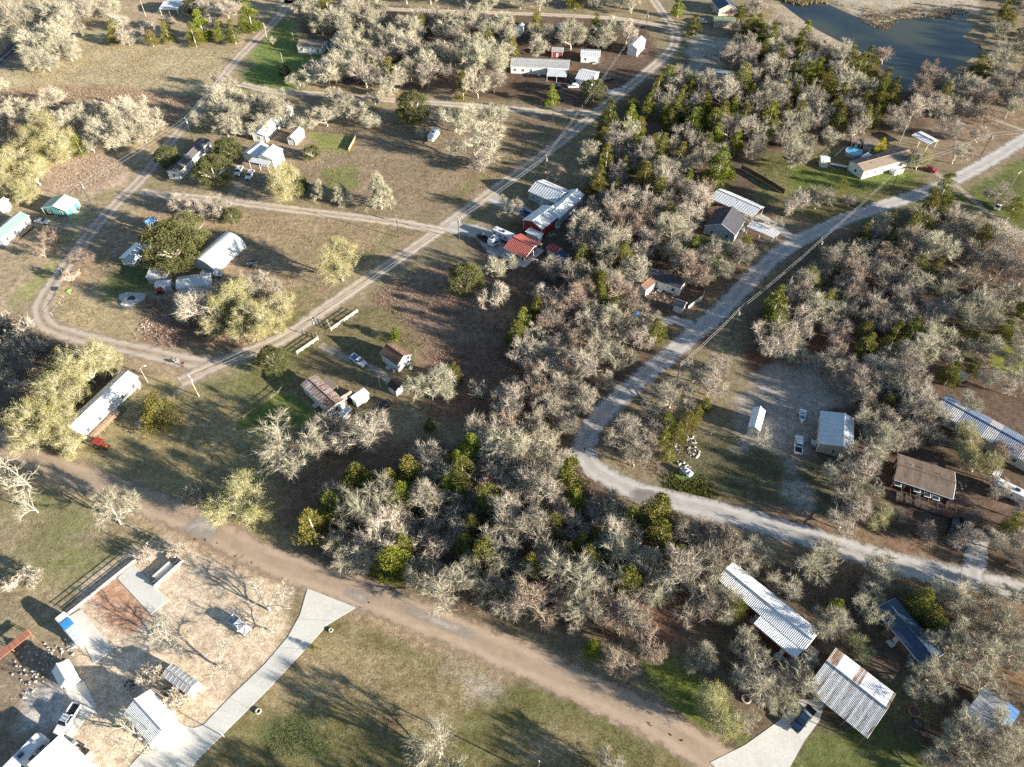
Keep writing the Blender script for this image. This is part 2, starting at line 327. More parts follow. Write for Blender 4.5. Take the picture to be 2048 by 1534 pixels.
# yards
paint([(560, 30), (620, 90), (680, 100), (600, 180), (480, 180), (510, 100)], (0.095, 0.14, 0.03), 4, 0.9)
paint([(610, 262), (712, 275), (700, 305), (640, 300)], (0.16, 0.185, 0.045), 1.6, 0.85, 3)
paint([(640, 340), (710, 330), (715, 375), (650, 385)], (0.11, 0.135, 0.035), 1.5, 0.8, 2)
paint([(480, 850), (500, 820), (560, 780), (640, 830), (560, 870)], (0.11, 0.14, 0.03), 1.5, 0.9, 3)
paint([(390, 770), (500, 740), (560, 700), (640, 690), (560, 780), (450, 800)], LAWN, 2, 0.8)
paint([(620, 650), (780, 610), (850, 690), (700, 760)], (0.15, 0.125, 0.06), 2, 0.8)
paint([(220, 520), (330, 510), (310, 590), (220, 590)], (0.08, 0.105, 0.035), 2, 0.9)
paint([(1370, 470), (1470, 480), (1440, 540), (1360, 520)], (0.055, 0.095, 0.022), 2)
paint([(1500, 300), (1640, 300), (1860, 350), (1840, 390), (1640, 450), (1520, 400)], (0.14, 0.125, 0.05), 3)
paint([(1560, 330), (1700, 345), (1830, 345), (1800, 375), (1600, 380)], (0.11, 0.14, 0.03), 2, 0.9)
paint([(1850, 210), (2100, 230), (2100, 310), (1900, 340), (1840, 280)], (0.205, 0.15, 0.10), 3)
paint([(1900, 390), (2100, 300), (2100, 480), (1990, 440)], (0.10, 0.115, 0.035), 2)
paint([(1340, 880), (1480, 860), (1640, 930), (1700, 960), (1660, 1040), (1330, 990)], (0.11, 0.105, 0.055), 3)
paint([(1350, 945), (1430, 975), (1430, 1000), (1330, 985)], (0.09, 0.15, 0.025), 1.5, 0.9)
paint([(1460, 800), (1560, 720), (1720, 720), (1700, 800), (1640, 820), (1620, 920), (1580, 1020), (1560, 900), (1480, 900)], (0.29, 0.26, 0.225), 2, 0.95)
paint([(1560, 960), (1600, 940), (1640, 1020), (1590, 1030)], (0.30, 0.27, 0.23), 1.5, 0.9)
paint([(1900, 590), (2100, 590), (2100, 760), (1960, 730), (1880, 700)], (0.10, 0.095, 0.05), 3)
paint([(1880, 660), (2060, 690), (2100, 760), (2000, 740)], (0.16, 0.17, 0.035), 2, 0.85)
paint([(1270, 1300), (1360, 1320), (1440, 1400), (1480, 1480), (1400, 1470), (1290, 1370)], (0.125, 0.155, 0.028), 1.5, 0.9)
paint([(1620, 1460), (1760, 1440), (1900, 1500), (1900, 1600), (1560, 1600)], (0.10, 0.12, 0.035), 2, 0.9)
paint([(1760, 1380), (1850, 1400), (1880, 1460), (1760, 1450)], (0.16, 0.14, 0.045), 2, 0.8)
paint([(1880, 1310), (2048, 1340), (2048, 1370), (1890, 1340)], (0.24, 0.14, 0.05), 1.5, 0.8)
paint([(1340, 60), (1480, 80), (1470, 150), (1380, 150)], (0.14, 0.135, 0.075), 2)
paint([(1390, 70), (1460, 80), (1440, 150), (1370, 145)], (0.33, 0.31, 0.28), 3, 0.8)
paint([(1540, 10), (1600, 20), (1680, 80), (1720, 110), (1640, 90), (1560, 60)], (0.36, 0.30, 0.22), 2, 0.8)
paint([(1620, -20), (1960, -20), (1960, 30), (1760, 50), (1700, 25)], (0.36, 0.31, 0.23), 3, 0.9)
paint([(880, 60), (1000, 150), (980, 180), (900, 190)], (0.15, 0.10, 0.07), 2)
paint([(600, 170), (900, 180), (980, 200), (640, 190)], (0.24, 0.18, 0.10), 1, 0.8)
# mowed / scraped verges
for pts, w, col in (([(0, 915), (300, 1030), (520, 1135), (1020, 1345)], 2.0, (0.30, 0.22, 0.14)), ([(60, 620), (160, 690), (400, 755)], 1.5, (0.26, 0.19, 0.12))):
    for (x0, y0), (x1, y1) in zip(pts[:-1], pts[1:]):
        for t in np.linspace(0, 1, 26): blob(x0 + (x1 - x0) * t, y0 + (y1 - y0) * t, w, col, 1.5, 0.8, 2)
for (x0, y0, x1, y1) in ((30, 610, 110, 530), (500, 690, 880, 465), (520, 640, 860, 430), (900, 470, 1180, 250), (480, 160, 300, 380), (130, 480, 220, 385), (480, 405, 830, 440), (900, 400, 1150, 225), (1700, 445, 1860, 395)):
    for t in np.linspace(0, 1, 34): blob(x0 + (x1 - x0) * t, y0 + (y1 - y0) * t, 1.7, LAWN if x0 > 200 else (0.22, 0.205, 0.09), 2, 0.4, 4)
for x0, y0, x1, y1 in ((1440, 1000, 1700, 1070), (1700, 1060, 2048, 1165), (1560, 1100, 2048, 1215), (1190, 760, 1440, 560), (1250, 800, 1420, 660)):
    for t in np.linspace(0, 1, 34): blob(x0 + (x1 - x0) * t, y0 + (y1 - y0) * t, 1.8, (0.19, 0.125, 0.078), 1.8, 0.6, 4)
_g = gcol.mean(1, keepdims=True); gcol = _g + (gcol - _g) * 0.98; gcol[:, 0] *= 0.98
gcol *= (1.04 + 0.26 * np.clip((-gx + 10) / 110, 0, 1))[:, None]      # brighter sunlit look to the west put into the colour, over paler dry grass
def ground_mesh():
    nx, ny = len(xs), len(ys)
    me = bpy.data.meshes.new('ground'); nv = nx * ny; nf = (nx - 1) * (ny - 1)
    co = np.zeros((nv, 3)); co[:, 0] = gx; co[:, 1] = gy
    idx = np.arange(nv).reshape(ny, nx)
    q = np.stack([idx[:-1, :-1], idx[:-1, 1:], idx[1:, 1:], idx[1:, :-1]], -1).reshape(-1)
    me.vertices.add(nv); me.vertices.foreach_set('co', co.ravel())
    me.loops.add(nf * 4); me.loops.foreach_set('vertex_index', q)
    me.polygons.add(nf); me.polygons.foreach_set('loop_start', np.arange(0, nf * 4, 4)); me.polygons.foreach_set('loop_total', np.full(nf, 4))
    me.update(calc_edges=True)
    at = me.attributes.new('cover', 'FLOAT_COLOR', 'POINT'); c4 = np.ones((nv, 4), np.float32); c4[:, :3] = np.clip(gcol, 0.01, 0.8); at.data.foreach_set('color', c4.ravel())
    return me
def ground_mat():
    m, n, l, b = new_mat('earth_and_grass')
    at = n.new('ShaderNodeAttribute'); at.attribute_name = 'cover'
    tc = n.new('ShaderNodeTexCoord')
    def noise(s, d, r=0.6):
        z = n.new('ShaderNodeTexNoise'); z.inputs['Scale'].default_value = s; z.inputs['Detail'].default_value = d; z.inputs['Roughness'].default_value = r
        l.new(tc.outputs['Object'], z.inputs['Vector']); return z
    n1, n2, n3 = noise(0.55, 6, 0.75), noise(2.4, 7, 0.8), noise(0.12, 4)
    def mr(src, a, c, lo, hi):
        r = n.new('ShaderNodeMapRange'); r.inputs[1].default_value = a; r.inputs[2].default_value = c; r.inputs[3].default_value = lo; r.inputs[4].default_value = hi
        l.new(src, r.inputs[0]); return r.outputs[0]
    def mul(a, c):
        k = n.new('ShaderNodeMath'); k.operation = 'MULTIPLY'; l.new(a, k.inputs[0]); l.new(c, k.inputs[1]); return k.outputs[0]
    v = mul(mul(mr(n1.outputs['Fac'], 0.32, 0.68, 0.6, 1.4), mr(n2.outputs['Fac'], 0.32, 0.68, 0.58, 1.42)), mr(n3.outputs['Fac'], 0.3, 0.7, 0.85, 1.15))
    mx = n.new('ShaderNodeMix'); mx.data_type = 'RGBA'; mx.blend_type = 'MULTIPLY'; mx.inputs[0].default_value = 1.0
    l.new(at.outputs['Color'], mx.inputs[6]); l.new(v, mx.inputs[7])
    # dry / green speckle
    n4 = noise(0.9, 7, 0.75); hs = n.new('ShaderNodeHueSaturation'); l.new(mr(n4.outputs['Fac'], 0.35, 0.65, 0.478, 0.512), hs.inputs['Hue'])
    l.new(mr(n1.outputs['Fac'], 0.3, 0.7, 1.15, 0.8), hs.inputs['Saturation']); l.new(mx.outputs[2], hs.inputs['Color'])
    l.new(hs.outputs[0], b.inputs['Base Color']); b.inputs['Roughness'].default_value = 0.95; b.inputs['Specular IOR Level'].default_value = 0.1
    bp = n.new('ShaderNodeBump'); bp.inputs['Strength'].default_value = 0.55; bp.inputs['Distance'].default_value = 0.18
    l.new(n2.outputs['Fac'], bp.inputs['Height']); l.new(bp.outputs[0], b.inputs['Normal'])
    return m
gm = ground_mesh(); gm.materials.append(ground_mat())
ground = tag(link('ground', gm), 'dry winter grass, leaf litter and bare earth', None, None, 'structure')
def cover_at(x, y):
    i = int(np.clip(np.searchsorted(xs, x), 0, len(xs) - 1)); j = int(np.clip(np.searchsorted(ys, y), 0, len(ys) - 1)); return gcol[j * len(xs) + i]

# ---------------------------------------------------------------- roads
def spline(pts, step=2.0):
    out = []; pts = [Vector(p) for p in pts]; n = len(pts)
    for i in range(n - 1):
        p0, p1, p2, p3 = pts[max(i - 1, 0)], pts[i], pts[i + 1], pts[min(i + 2, n - 1)]
        k = max(2, int((p2 - p1).length / step))
        for j in range(k):
            t = j / k
            out.append(0.5 * ((2 * p1) + (-p0 + p2) * t + (2 * p0 - 5 * p1 + 4 * p2 - p3) * t * t + (-p0 + 3 * p1 - 3 * p2 + p3) * t ** 3))
    out.append(pts[-1]); return out
def road_mat(name, col, col2, track, alpha_soft=0.22, streak=0.35, patch=None, crown=None):
    m, n, l, b = new_mat(name)
    at = n.new('ShaderNodeAttribute'); at.attribute_name = 'lane'      # r: 0 centre .. 1 edge, g: metres along, b: signed side
    sp = n.new('ShaderNodeSeparateColor'); l.new(at.outputs['Color'], sp.inputs[0])
    tc = n.new('ShaderNodeTexCoord')
    def noise(s, d, src=None, r=0.65):
        z = n.new('ShaderNodeTexNoise'); z.inputs['Scale'].default_value = s; z.inputs['Detail'].default_value = d; z.inputs['Roughness'].default_value = r
        l.new(src or tc.outputs['Object'], z.inputs['Vector']); return z
    cx = n.new('ShaderNodeCombineXYZ'); l.new(sp.outputs[2], cx.inputs[0])
    mg = n.new('ShaderNodeMath'); mg.operation = 'MULTIPLY'; mg.inputs[1].default_value = 0.09; l.new(sp.outputs[1], mg.inputs[0]); l.new(mg.outputs[0], cx.inputs[1])
    ns = noise(2.2, 6, cx.outputs[0]); nb = noise(0.5, 7, None, 0.7); nf = noise(3.0, 4)
    r = ramp(n, [(0.32, col), (0.5, tuple((a + c) / 2 for a, c in zip(col, col2))), (0.66, col2)])
    a1 = n.new('ShaderNodeMath'); a1.operation = 'ADD'; l.new(ns.outputs['Fac'], a1.inputs[0]); l.new(nb.outputs['Fac'], a1.inputs[1])
    a2 = n.new('ShaderNodeMath'); a2.operation = 'MULTIPLY'; a2.inputs[1].default_value = 0.5; l.new(a1.outputs[0], a2.inputs[0]); l.new(a2.outputs[0], r.inputs[0])
    out = r.outputs[0]
    if track:                                                        # packed wheel tracks at |r| = 0.45
        d = n.new('ShaderNodeMath'); d.operation = 'SUBTRACT'; d.inputs[1].default_value = 0.45; l.new(sp.outputs[0], d.inputs[0])
        ab = n.new('ShaderNodeMath'); ab.operation = 'ABSOLUTE'; l.new(d.outputs[0], ab.inputs[0])
        mr = n.new('ShaderNodeMapRange'); mr.inputs[1].default_value = 0.05; mr.inputs[2].default_value = 0.28; mr.inputs[3].default_value = track; mr.inputs[4].default_value = 1.0; l.new(ab.outputs[0], mr.inputs[0])
        mx = n.new('ShaderNodeMix'); mx.data_type = 'RGBA'; mx.blend_type = 'MULTIPLY'; mx.inputs[0].default_value = 1; l.new(out, mx.inputs[6]); l.new(mr.outputs[0], mx.inputs[7]); out = mx.outputs[2]
    if crown:                                                        # weeds along the middle and the shoulders
        cw = n.new('ShaderNodeMapRange'); cw.inputs[1].default_value = 0.24; cw.inputs[2].default_value = 0.06; l.new(sp.outputs[0], cw.inputs[0])
        cn = n.new('ShaderNodeMapRange'); cn.inputs[1].default_value = 0.42; cn.inputs[2].default_value = 0.6; l.new(nb.outputs['Fac'], cn.inputs[0])
        cm = n.new('ShaderNodeMath'); cm.operation = 'MULTIPLY'; l.new(cw.outputs[0], cm.inputs[0]); l.new(cn.outputs[0], cm.inputs[1])
        mx = n.new('ShaderNodeMix'); mx.data_type = 'RGBA'; l.new(cm.outputs[0], mx.inputs[0]); l.new(out, mx.inputs[6]); mx.inputs[7].default_value = (*crown, 1); out = mx.outputs[2]
    if patch:
        np_ = noise(0.085, 5, None, 0.6); rp = n.new('ShaderNodeMapRange'); rp.inputs[1].default_value = 0.58; rp.inputs[2].default_value = 0.63; l.new(np_.outputs['Fac'], rp.inputs[0])
        mx = n.new('ShaderNodeMix'); mx.data_type = 'RGBA'; l.new(rp.outputs[0], mx.inputs[0]); l.new(out, mx.inputs[6]); mx.inputs[7].default_value = (*patch, 1); out = mx.outputs[2]
    mf = n.new('ShaderNodeMapRange'); mf.inputs[1].default_value = 0.3; mf.inputs[2].default_value = 0.7; mf.inputs[3].default_value = 0.9; mf.inputs[4].default_value = 1.1; l.new(nf.outputs['Fac'], mf.inputs[0])
    mx = n.new('ShaderNodeMix'); mx.data_type = 'RGBA'; mx.blend_type = 'MULTIPLY'; mx.inputs[0].default_value = 1; l.new(out, mx.inputs[6]); l.new(mf.outputs[0], mx.inputs[7])
    l.new(mx.outputs[2], b.inputs['Base Color']); b.inputs['Roughness'].default_value = 0.95; b.inputs['Specular IOR Level'].default_value = 0.12
    # crumbling edge
    e = n.new('ShaderNodeMath'); e.operation = 'MULTIPLY_ADD'; l.new(nb.outputs['Fac'], e.inputs[0]); e.inputs[1].default_value = -1.5; e.inputs[2].default_value = 0.72
    e2 = n.new('ShaderNodeMath'); e2.operation = 'ADD'; l.new(sp.outputs[0], e2.inputs[0]); l.new(e.outputs[0], e2.inputs[1])
    ma = n.new('ShaderNodeMapRange'); ma.inputs[1].default_value = 0.98; ma.inputs[2].default_value = 0.98 - alpha_soft; l.new(e2.outputs[0], ma.inputs[0])
    l.new(ma.outputs[0], b.inputs['Alpha'])
    bp = n.new('ShaderNodeBump'); bp.inputs['Strength'].default_value = 0.15; bp.inputs['Distance'].default_value = 0.04; l.new(nf.outputs['Fac'], bp.inputs['Height']); l.new(bp.outputs[0], b.inputs['Normal'])
    return m
ROADS = []
def road(name, pts, width, m, z, label, ends=False):
    sp = spline([P(x, y) for x, y in pts]); mb = MB(); lanes = []; K = 8; dist = 0.0
    for i, p in enumerate(sp):
        d = (sp[min(i + 1, len(sp) - 1)] - sp[max(i - 1, 0)]).normalized(); nrm = Vector((-d.y, d.x, 0))
        if i: dist += (p - sp[i - 1]).length
        w = (width(i / len(sp)) if callable(width) else width) * 1.18
        ROADS.append((p.x, p.y, w * 0.5))
        for k in range(K + 1):
            t = k / K * 2 - 1; q = p + nrm * (t * w / 2); mb.v.append((q.x, q.y, z)); lanes.append((max(abs(t), abs(2 * i / (len(sp) - 1) - 1) if ends or name == 'road_patch' else 0), dist, t, 1))
    for i in range(len(sp) - 1):
        for k in range(K):
            a = i * (K + 1) + k; mb.f.append((a, a + 1, a + K + 2, a + K + 1))
    me = mb.mesh(name, m); a = me.attributes.new('lane', 'FLOAT_COLOR', 'POINT'); a.data.foreach_set('color', np.array(lanes, np.float32).ravel())
    if me.polygons[0].normal.z < 0: me.flip_normals()
    return tag(link(name, me), label, None, None, 'structure')
m_dirt = road_mat('brown_dirt', (0.28, 0.21, 0.152), (0.385, 0.30, 0.225), 1.18, 0.35)
m_pale = road_mat('worn_gravel', (0.30, 0.285, 0.27), (0.45, 0.425, 0.40), 1.18, 0.3)
m_lane = road_mat('gravel_lane', (0.36, 0.30, 0.235), (0.49, 0.42, 0.34), 1.18, 0.45, crown=(0.25, 0.21, 0.13))
m_cal = road_mat('packed_caliche', (0.32, 0.265, 0.215), (0.44, 0.375, 0.305), 1.22, 0.4, crown=(0.24, 0.20, 0.125))
m_asph = road_mat('old_asphalt', (0.10, 0.095, 0.09), (0.15, 0.14, 0.13), 0.92, 0.12)
m_patch = road_mat('tarred_patch', (0.19, 0.175, 0.16), (0.25, 0.23, 0.21), 0, 0.7)
m_gpatch = road_mat('gravel_patch', (0.31, 0.28, 0.25), (0.40, 0.365, 0.33), 0, 0.8)
m_track = road_mat('dirt_track', (0.27, 0.22, 0.165), (0.38, 0.32, 0.25), 1.1, 0.6)
road('dirt_road', [(-260, 770), (-120, 830), (0, 884), (170, 957), (340, 1022), (425, 1060), (512, 1108), (768, 1205), (1024, 1312), (1280, 1428), (1390, 1492), (1470, 1550), (1560, 1640)], lambda t: 6.6 + 0.6 * t, m_dirt, 0.012, 'wide brown dirt road')
road('gravel_road', [(2300, 1270), (2048, 1185), (1792, 1126), (1536, 1050), (1390, 1012), (1291, 988), (1215, 955), (1178, 925), (1168, 893), (1182, 857), (1230, 803), (1344, 705), (1444, 619), (1525, 535), (1580, 492), (1650, 455), (1740, 420), (1850, 385), (1920, 354), (1990, 315), (2060, 270), (2200, 170)], 5.4, m_pale, 0.016, 'pale worn gravel road with a sharp bend')
road('road_patch', [(375, 1040), (405, 1052), (440, 1072)], 5.4, m_gpatch, 0.02, 'grey gravel patch on the brown dirt road')
road('road_patch', [(688, 1180), (712, 1190), (738, 1204)], 2.2, m_gpatch, 0.02, 'small pale patch on the brown dirt road by the apron')
road('road_patch', [(795, 1206), (840, 1228), (900, 1252), (960, 1275)], 2.2, m_gpatch, 0.02, 'long grey patch at the edge of the brown dirt road')
road('road_patch', [(1258, 988), (1300, 994), (1345, 1003)], 3.6, m_patch, 0.022, 'dark tarred patch on the gravel road past the bend')
road('loop_road', [(610, -50), (560, 30), (520, 72), (467, 127), (400, 215), (333, 293), (287, 353), (233, 407), (183, 463), (130, 535), (92, 590), (80, 618), (92, 648), (125, 664), (187, 681), (300, 706), (380, 724), (440, 728)], 5.4, m_cal, 0.02, 'packed earth loop road')
road('village_road', [(360, 765), (450, 722), (560, 680), (640, 625), (740, 555), (830, 495), (900, 445), (1000, 372), (1100, 300), (1180, 235), (1250, 180), (1310, 130), (1345, 95), (1350, 60), (1325, 25), (1290, -25)], 5.4, m_cal, 0.024, 'straight caliche road running between the lots')
road('middle_lane', [(280, 383), (340, 391), (440, 400), (560, 416), (700, 433), (800, 446), (890, 462)], 4.6, m_lane, 0.028, 'sandy lane joining the two roads')
road('upper_lane', [(480, 168), (545, 182), (640, 188), (780, 200), (880, 207), (1000, 216), (1100, 224), (1200, 226)], 5.0, m_lane, 0.028, 'sandy upper lane')
road('far_lane', [(560, 2), (690, 12), (820, 20), (1000, 26), (1150, 32), (1260, 40), (1345, 58)], 4.6, m_lane, 0.02, 'far earth lane')
road('asphalt_road', [(-260, 330), (-60, 170), (0, 120), (60, 65), (120, 12), (190, -50)], 7.0, m_asph, 0.012, 'paved two lane road')
road('field_track', [(1860, 206), (1920, 216), (1975, 234), (2060, 266), (2150, 300)], 3.2, m_track, 0.01, 'pale earth track')
road('drive_track', [(1905, 362), (1940, 395), (1975, 425), (2020, 455), (2080, 500)], 2.6, m_track, 0.02, 'side drive off the gravel road')
road('yard_track', [(185, 462), (150, 455), (110, 448), (95, 442)], 2.6, m_track, 0.03, 'short drive to the teal cabin')
road('yard_track', [(455, 400), (470, 380), (488, 360)], 5.0, m_track, 0.032, 'short drive to the white metal shops')
road('yard_track', [(640, 690), (690, 715), (760, 745), (800, 790)], 2.8, m_track, 0.012, 'worn drive past the brown roofed cottage')
road('yard_track', [(395, 745), (350, 790), (300, 830), (270, 850)], 2.4, m_track, 0.008, 'faint drive across the grass lot')
road('yard_track', [(1245, 178), (1220, 185), (1200, 175)], 4.5, m_pale, 0.036, 'pale drive beside the white houses')
road('yard_track', [(1945, 1160), (1952, 1110), (1955, 1060)], 4.2, m_pale, 0.03, 'pale gravel parking drive')
road('yard_track', [(1385, 652), (1350, 640), (1320, 645)], 3.6, m_pale, 0.03, 'gravel turn in at the board fenced cottage')
road('yard_track', [(1590, 480), (1555, 455), (1515, 430)], 3.4, m_pale, 0.03, 'gravel drive to the long carport')
road('yard_track', [(925, 188), (938, 150)], 5.0, m_track, 0.036, 'sandy drive under the bare trees')
road('yard_track', [(1895, 362), (1870, 345), (1850, 335)], 3.0, m_track, 0.03, 'drive of the long mobile home')
for off, wd in ((-2.9, 0.14), (2.9, 0.14), (-0.12, 0.12), (0.14, 0.12)):
    sp = spline([P(x, y) for x, y in [(-260, 330), (-60, 170), (0, 120), (60, 65), (120, 12), (190, -50)]]); mb = MB(); 
    for i, p in enumerate(sp):
        d = (sp[min(i + 1, len(sp) - 1)] - sp[max(i - 1, 0)]).normalized(); nn = Vector((-d.y, d.x, 0))
        for s in (-1, 1): q = p + nn * (off + s * wd / 2); mb.v.append((q.x, q.y, 0.018))
    mb.f = [(2 * i, 2 * i + 1, 2 * i + 3, 2 * i + 2) for i in range(len(sp) - 1)]
    tag(mb.build('road_marking', 'line'), 'painted line on the paved road', None, None, 'structure')
def pad(name, pts, m, z, label, thick=0.0):
    w = wpoly(pts); mb = MB()
    mb.prism([(p.x, p.y) for p in w], -0.05, z)
    for i in range(len(w)):
        for t in (0, .25, .5, .75): q = w[i].lerp(w[(i + 1) % len(w)], t); keep(q.x, q.y, 1.2)
    c = sum(w, Vector()) / len(w); keep(c.x, c.y, 3)
    me = mb.mesh(name, m); return tag(link(name, me), label, None, None, 'structure')
pad('concrete_driveway', [(615, 1177), (712, 1215), (655, 1250), (612, 1297), (540, 1375), (470, 1445), (400, 1515), (350, 1575), (220, 1575), (290, 1500), (345, 1437), (370, 1452), (388, 1456), (407, 1450), (460, 1395), (530, 1328), (575, 1275), (600, 1230)], 'concrete', 0.06, 'curved pale concrete driveway')
for a, b in (((597, 1238), (668, 1242)), ((560, 1295), (610, 1298)), ((512, 1346), (552, 1365)), ((460, 1395), (498, 1418)), ((410, 1447), (440, 1475))):
    mb = MB(); pa, pb = P(*a), P(*b); mb.bar((pa.x, pa.y, 0.045), (pb.x, pb.y, 0.045), 0.06, 0.06); tag(mb.build('expansion_joint', 'dark_steel'), 'dark joint across the concrete drive', None, None, 'structure')
pad('concrete_pad', [(235, 1157), (267, 1129), (337, 1200), (302, 1229)], 'concrete', 0.12, 'concrete slab by the low wall')
pad('concrete_pad', [(140, 1232), (163, 1219), (227, 1299), (188, 1327)], 'concrete', 0.12, 'concrete slab beside the storage container')
pad('concrete_pad', [(128, 1379), (163, 1353), (194, 1412), (182, 1437), (168, 1425), (140, 1400)], 'concrete', 0.08, 'concrete apron of the small metal shed')
pad('concrete_pad', [(118, 1468), (158, 1412), (176, 1430), (142, 1478)], 'concrete', 0.07, 'concrete slab under the parked pickup')
pad('concrete_driveway', [(1480, 1580), (1420, 1525), (1490, 1490), (1560, 1440), (1592, 1398), (1650, 1400), (1640, 1440), (1610, 1480), (1580, 1534), (1570, 1600)], 'concrete', 0.05, 'pale concrete forecourt of the tin barn')
road('yard_track', [(896, 452), (925, 458), (960, 466), (985, 488), (1000, 512)], 6.5, m_pale, 0.034, 'pale parking area of the red roofed house')
road('yard_track', [(985, 395), (1010, 408), (1040, 420), (1062, 432)], 5.5, m_pale, 0.034, 'pale parking area of the red barn')
pad('concrete_pad', [(1515, 440), (1540, 452), (1562, 465), (1552, 472), (1520, 458)], 'concrete', 0.05, 'strip of concrete beyond the long carport')
# pond
pw = wpoly([(1560, 5), (1590, -8), (1640, 2), (1690, 24), (1735, 42), (1762, 49), (1795, 38), (1850, 33), (1915, 26), (1935, 42), (1946, 58), (1926, 74), (1962, 92), (1955, 108), (1925, 128), (1900, 142), (1868, 160), (1835, 182), (1810, 182), (1785, 160), (1750, 125), (1715, 100), (1670, 78), (1620, 50)])
m, n, l, b = new_mat('pond_water'); b.inputs['Roughness'].default_value = 0.07; b.inputs['IOR'].default_value = 1.33
tc = n.new('ShaderNodeTexCoord'); nz = n.new('ShaderNodeTexNoise'); nz.inputs['Scale'].default_value = 0.9; nz.inputs['Detail'].default_value = 5; l.new(tc.outputs['Object'], nz.inputs[0])
bp = n.new('ShaderNodeBump'); bp.inputs['Strength'].default_value = 0.06; bp.inputs['Distance'].default_value = 0.1; l.new(nz.outputs['Fac'], bp.inputs['Height']); l.new(bp.outputs[0], b.inputs['Normal'])
nw = n.new('ShaderNodeTexNoise'); nw.inputs['Scale'].default_value = 0.035; nw.inputs['Detail'].default_value = 4; l.new(tc.outputs['Object'], nw.inputs[0])
rw = ramp(n, [(0.38, (0.008, 0.014, 0.022)), (0.5, (0.02, 0.028, 0.027)), (0.64, (0.045, 0.048, 0.03))]); l.new(nw.outputs['Fac'], rw.inputs[0]); l.new(rw.outputs[0], b.inputs['Base Color'])
mb = MB(); sm = spline([p for p in pw] + [pw[0]], 3.0)[:-1]; mb.prism([(p.x, p.y) for p in sm], -0.5, 0.012)
tag(mb.build('pond', m), 'dark blue pond', None, None, 'structure')
for p in sm: keep(p.x, p.y, 3.0)
for i in range(40): 
    q = sm[i * len(sm) // 40].lerp(sum(sm, Vector()) / len(sm), RNG.random()); keep(q.x, q.y, 6)
# ---------------------------------------------------------------- buildings
def rect(A, B, C, z):
    a, b, c = P(*A, z), P(*B, z), P(*C, z)
    u = (b - a); n = Vector((-u.y, u.x, 0)).normalized()
    if (c - b).dot(n) < 0: a, b = b, a; c = c + (b - a) * 1.0; u = b - a; n = Vector((-u.y, u.x, 0)).normalized()
    bc = c - b if (c - b).dot(n) > 0 else c - a
    t = Vector((bc.y, -bc.x, 0)); u2 = (u + (t if t.dot(u) > 0 else -t) * 0.8).normalized()
    n2 = Vector((-u2.y, u2.x, 0)); L = abs((b - a).dot(u2)); W = abs(bc.dot(n2))
    cen = (a + b) / 2 + n2 * W / 2
    return cen, math.atan2(u2.y, u2.x), L, W
_win = {}
def window_mesh(w, h):
    k = (round(w, 1), round(h, 1))
    if k not in _win:
        f = MB(); t = 0.11
        f.box((0, 0, h / 2 + t / 2), (w + 2 * t, 0.10, t)); f.box((0, 0, -h / 2 - t / 2), (w + 2 * t, 0.14, t))
        f.box((-w / 2 - t / 2, 0, 0), (t, 0.10, h)); f.box((w / 2 + t / 2, 0, 0), (t, 0.10, h)); f.box((0, 0, 0), (w, 0.07, 0.05))
        _win[k] = (f.mesh('window', 'white'), MB().box((0, 0, 0), (w, 0.05, h)).mesh('pane', 'glass'))
    return _win[k]
_door = {}
def add_window(root, x, y, z, rz, w=0.9, h=1.2):
    a, b = window_mesh(w, h); o = link('window', a, root); o.location = (x, y, z); o.rotation_euler = (0, 0, rz)
    link('pane', b, o)
def add_door(root, x, y, rz, col='white', w=0.95, h=2.0, z0=0.1):
    k = (col, w, h)
    if k not in _door:
        _door[k] = (MB().box((0, 0, 0), (w, 0.08, h)).mesh('door', col), MB().box((w * 0.38, -0.07, 0), (0.06, 0.06, 0.12)).mesh('handle', 'dark_steel'))
    o = link('door', _door[k][0], root); o.location = (x, y, z0 + h / 2); o.rotation_euler = (0, 0, rz); link('handle', _door[k][1], o)
def roof_slope(root_roof, name, x0, x1, ya, za, yb, zb, n, mats, rib=0.032):
    """separate ribbed sheets up one slope"""
    wd = (x1 - x0) / n; sl = Vector((0, yb - ya, zb - za)); L = sl.length; ang = math.atan2(zb - za, abs(yb - ya))
    mb = MB(); mb.box((0, 0, 0.012), (wd * 0.985, L, 0.02))
    k = max(2, int(round(wd / 0.42)))
    for i in range(k):
        xx = -wd / 2 + wd * (i + 0.5) / k
        mb.box((xx, 0, 0.022 + rib / 2), (0.09, L, rib), top=(0.4, 1))
    meshes = {}
    for i in range(n):
        mt = mats[i % len(mats)] if isinstance(mats, (list, tuple)) else mats
        if mt not in meshes: meshes[mt] = mb.mesh('roof_panel', mt)
        o = link(name, meshes[mt], root_roof)
        nx = Vector((0, -(zb - za), (yb - ya))).normalized() if yb > ya else Vector((0, (zb - za), -(yb - ya))).normalized()
        mid = Vector((x0 + wd * (i + 0.5), (ya + yb) / 2, (za + zb) / 2)) + nx * 0.1
        yv = sl.normalized(); xv = Vector((1, 0, 0)); zv = xv.cross(yv)
        if zv.z < 0: xv = -xv; zv = xv.cross(yv)
        o.matrix_local = Matrix(((xv.x, yv.x, zv.x, mid.x), (xv.y, yv.y, zv.y, mid.y), (xv.z, yv.z, zv.z, mid.z), (0, 0, 0, 1)))
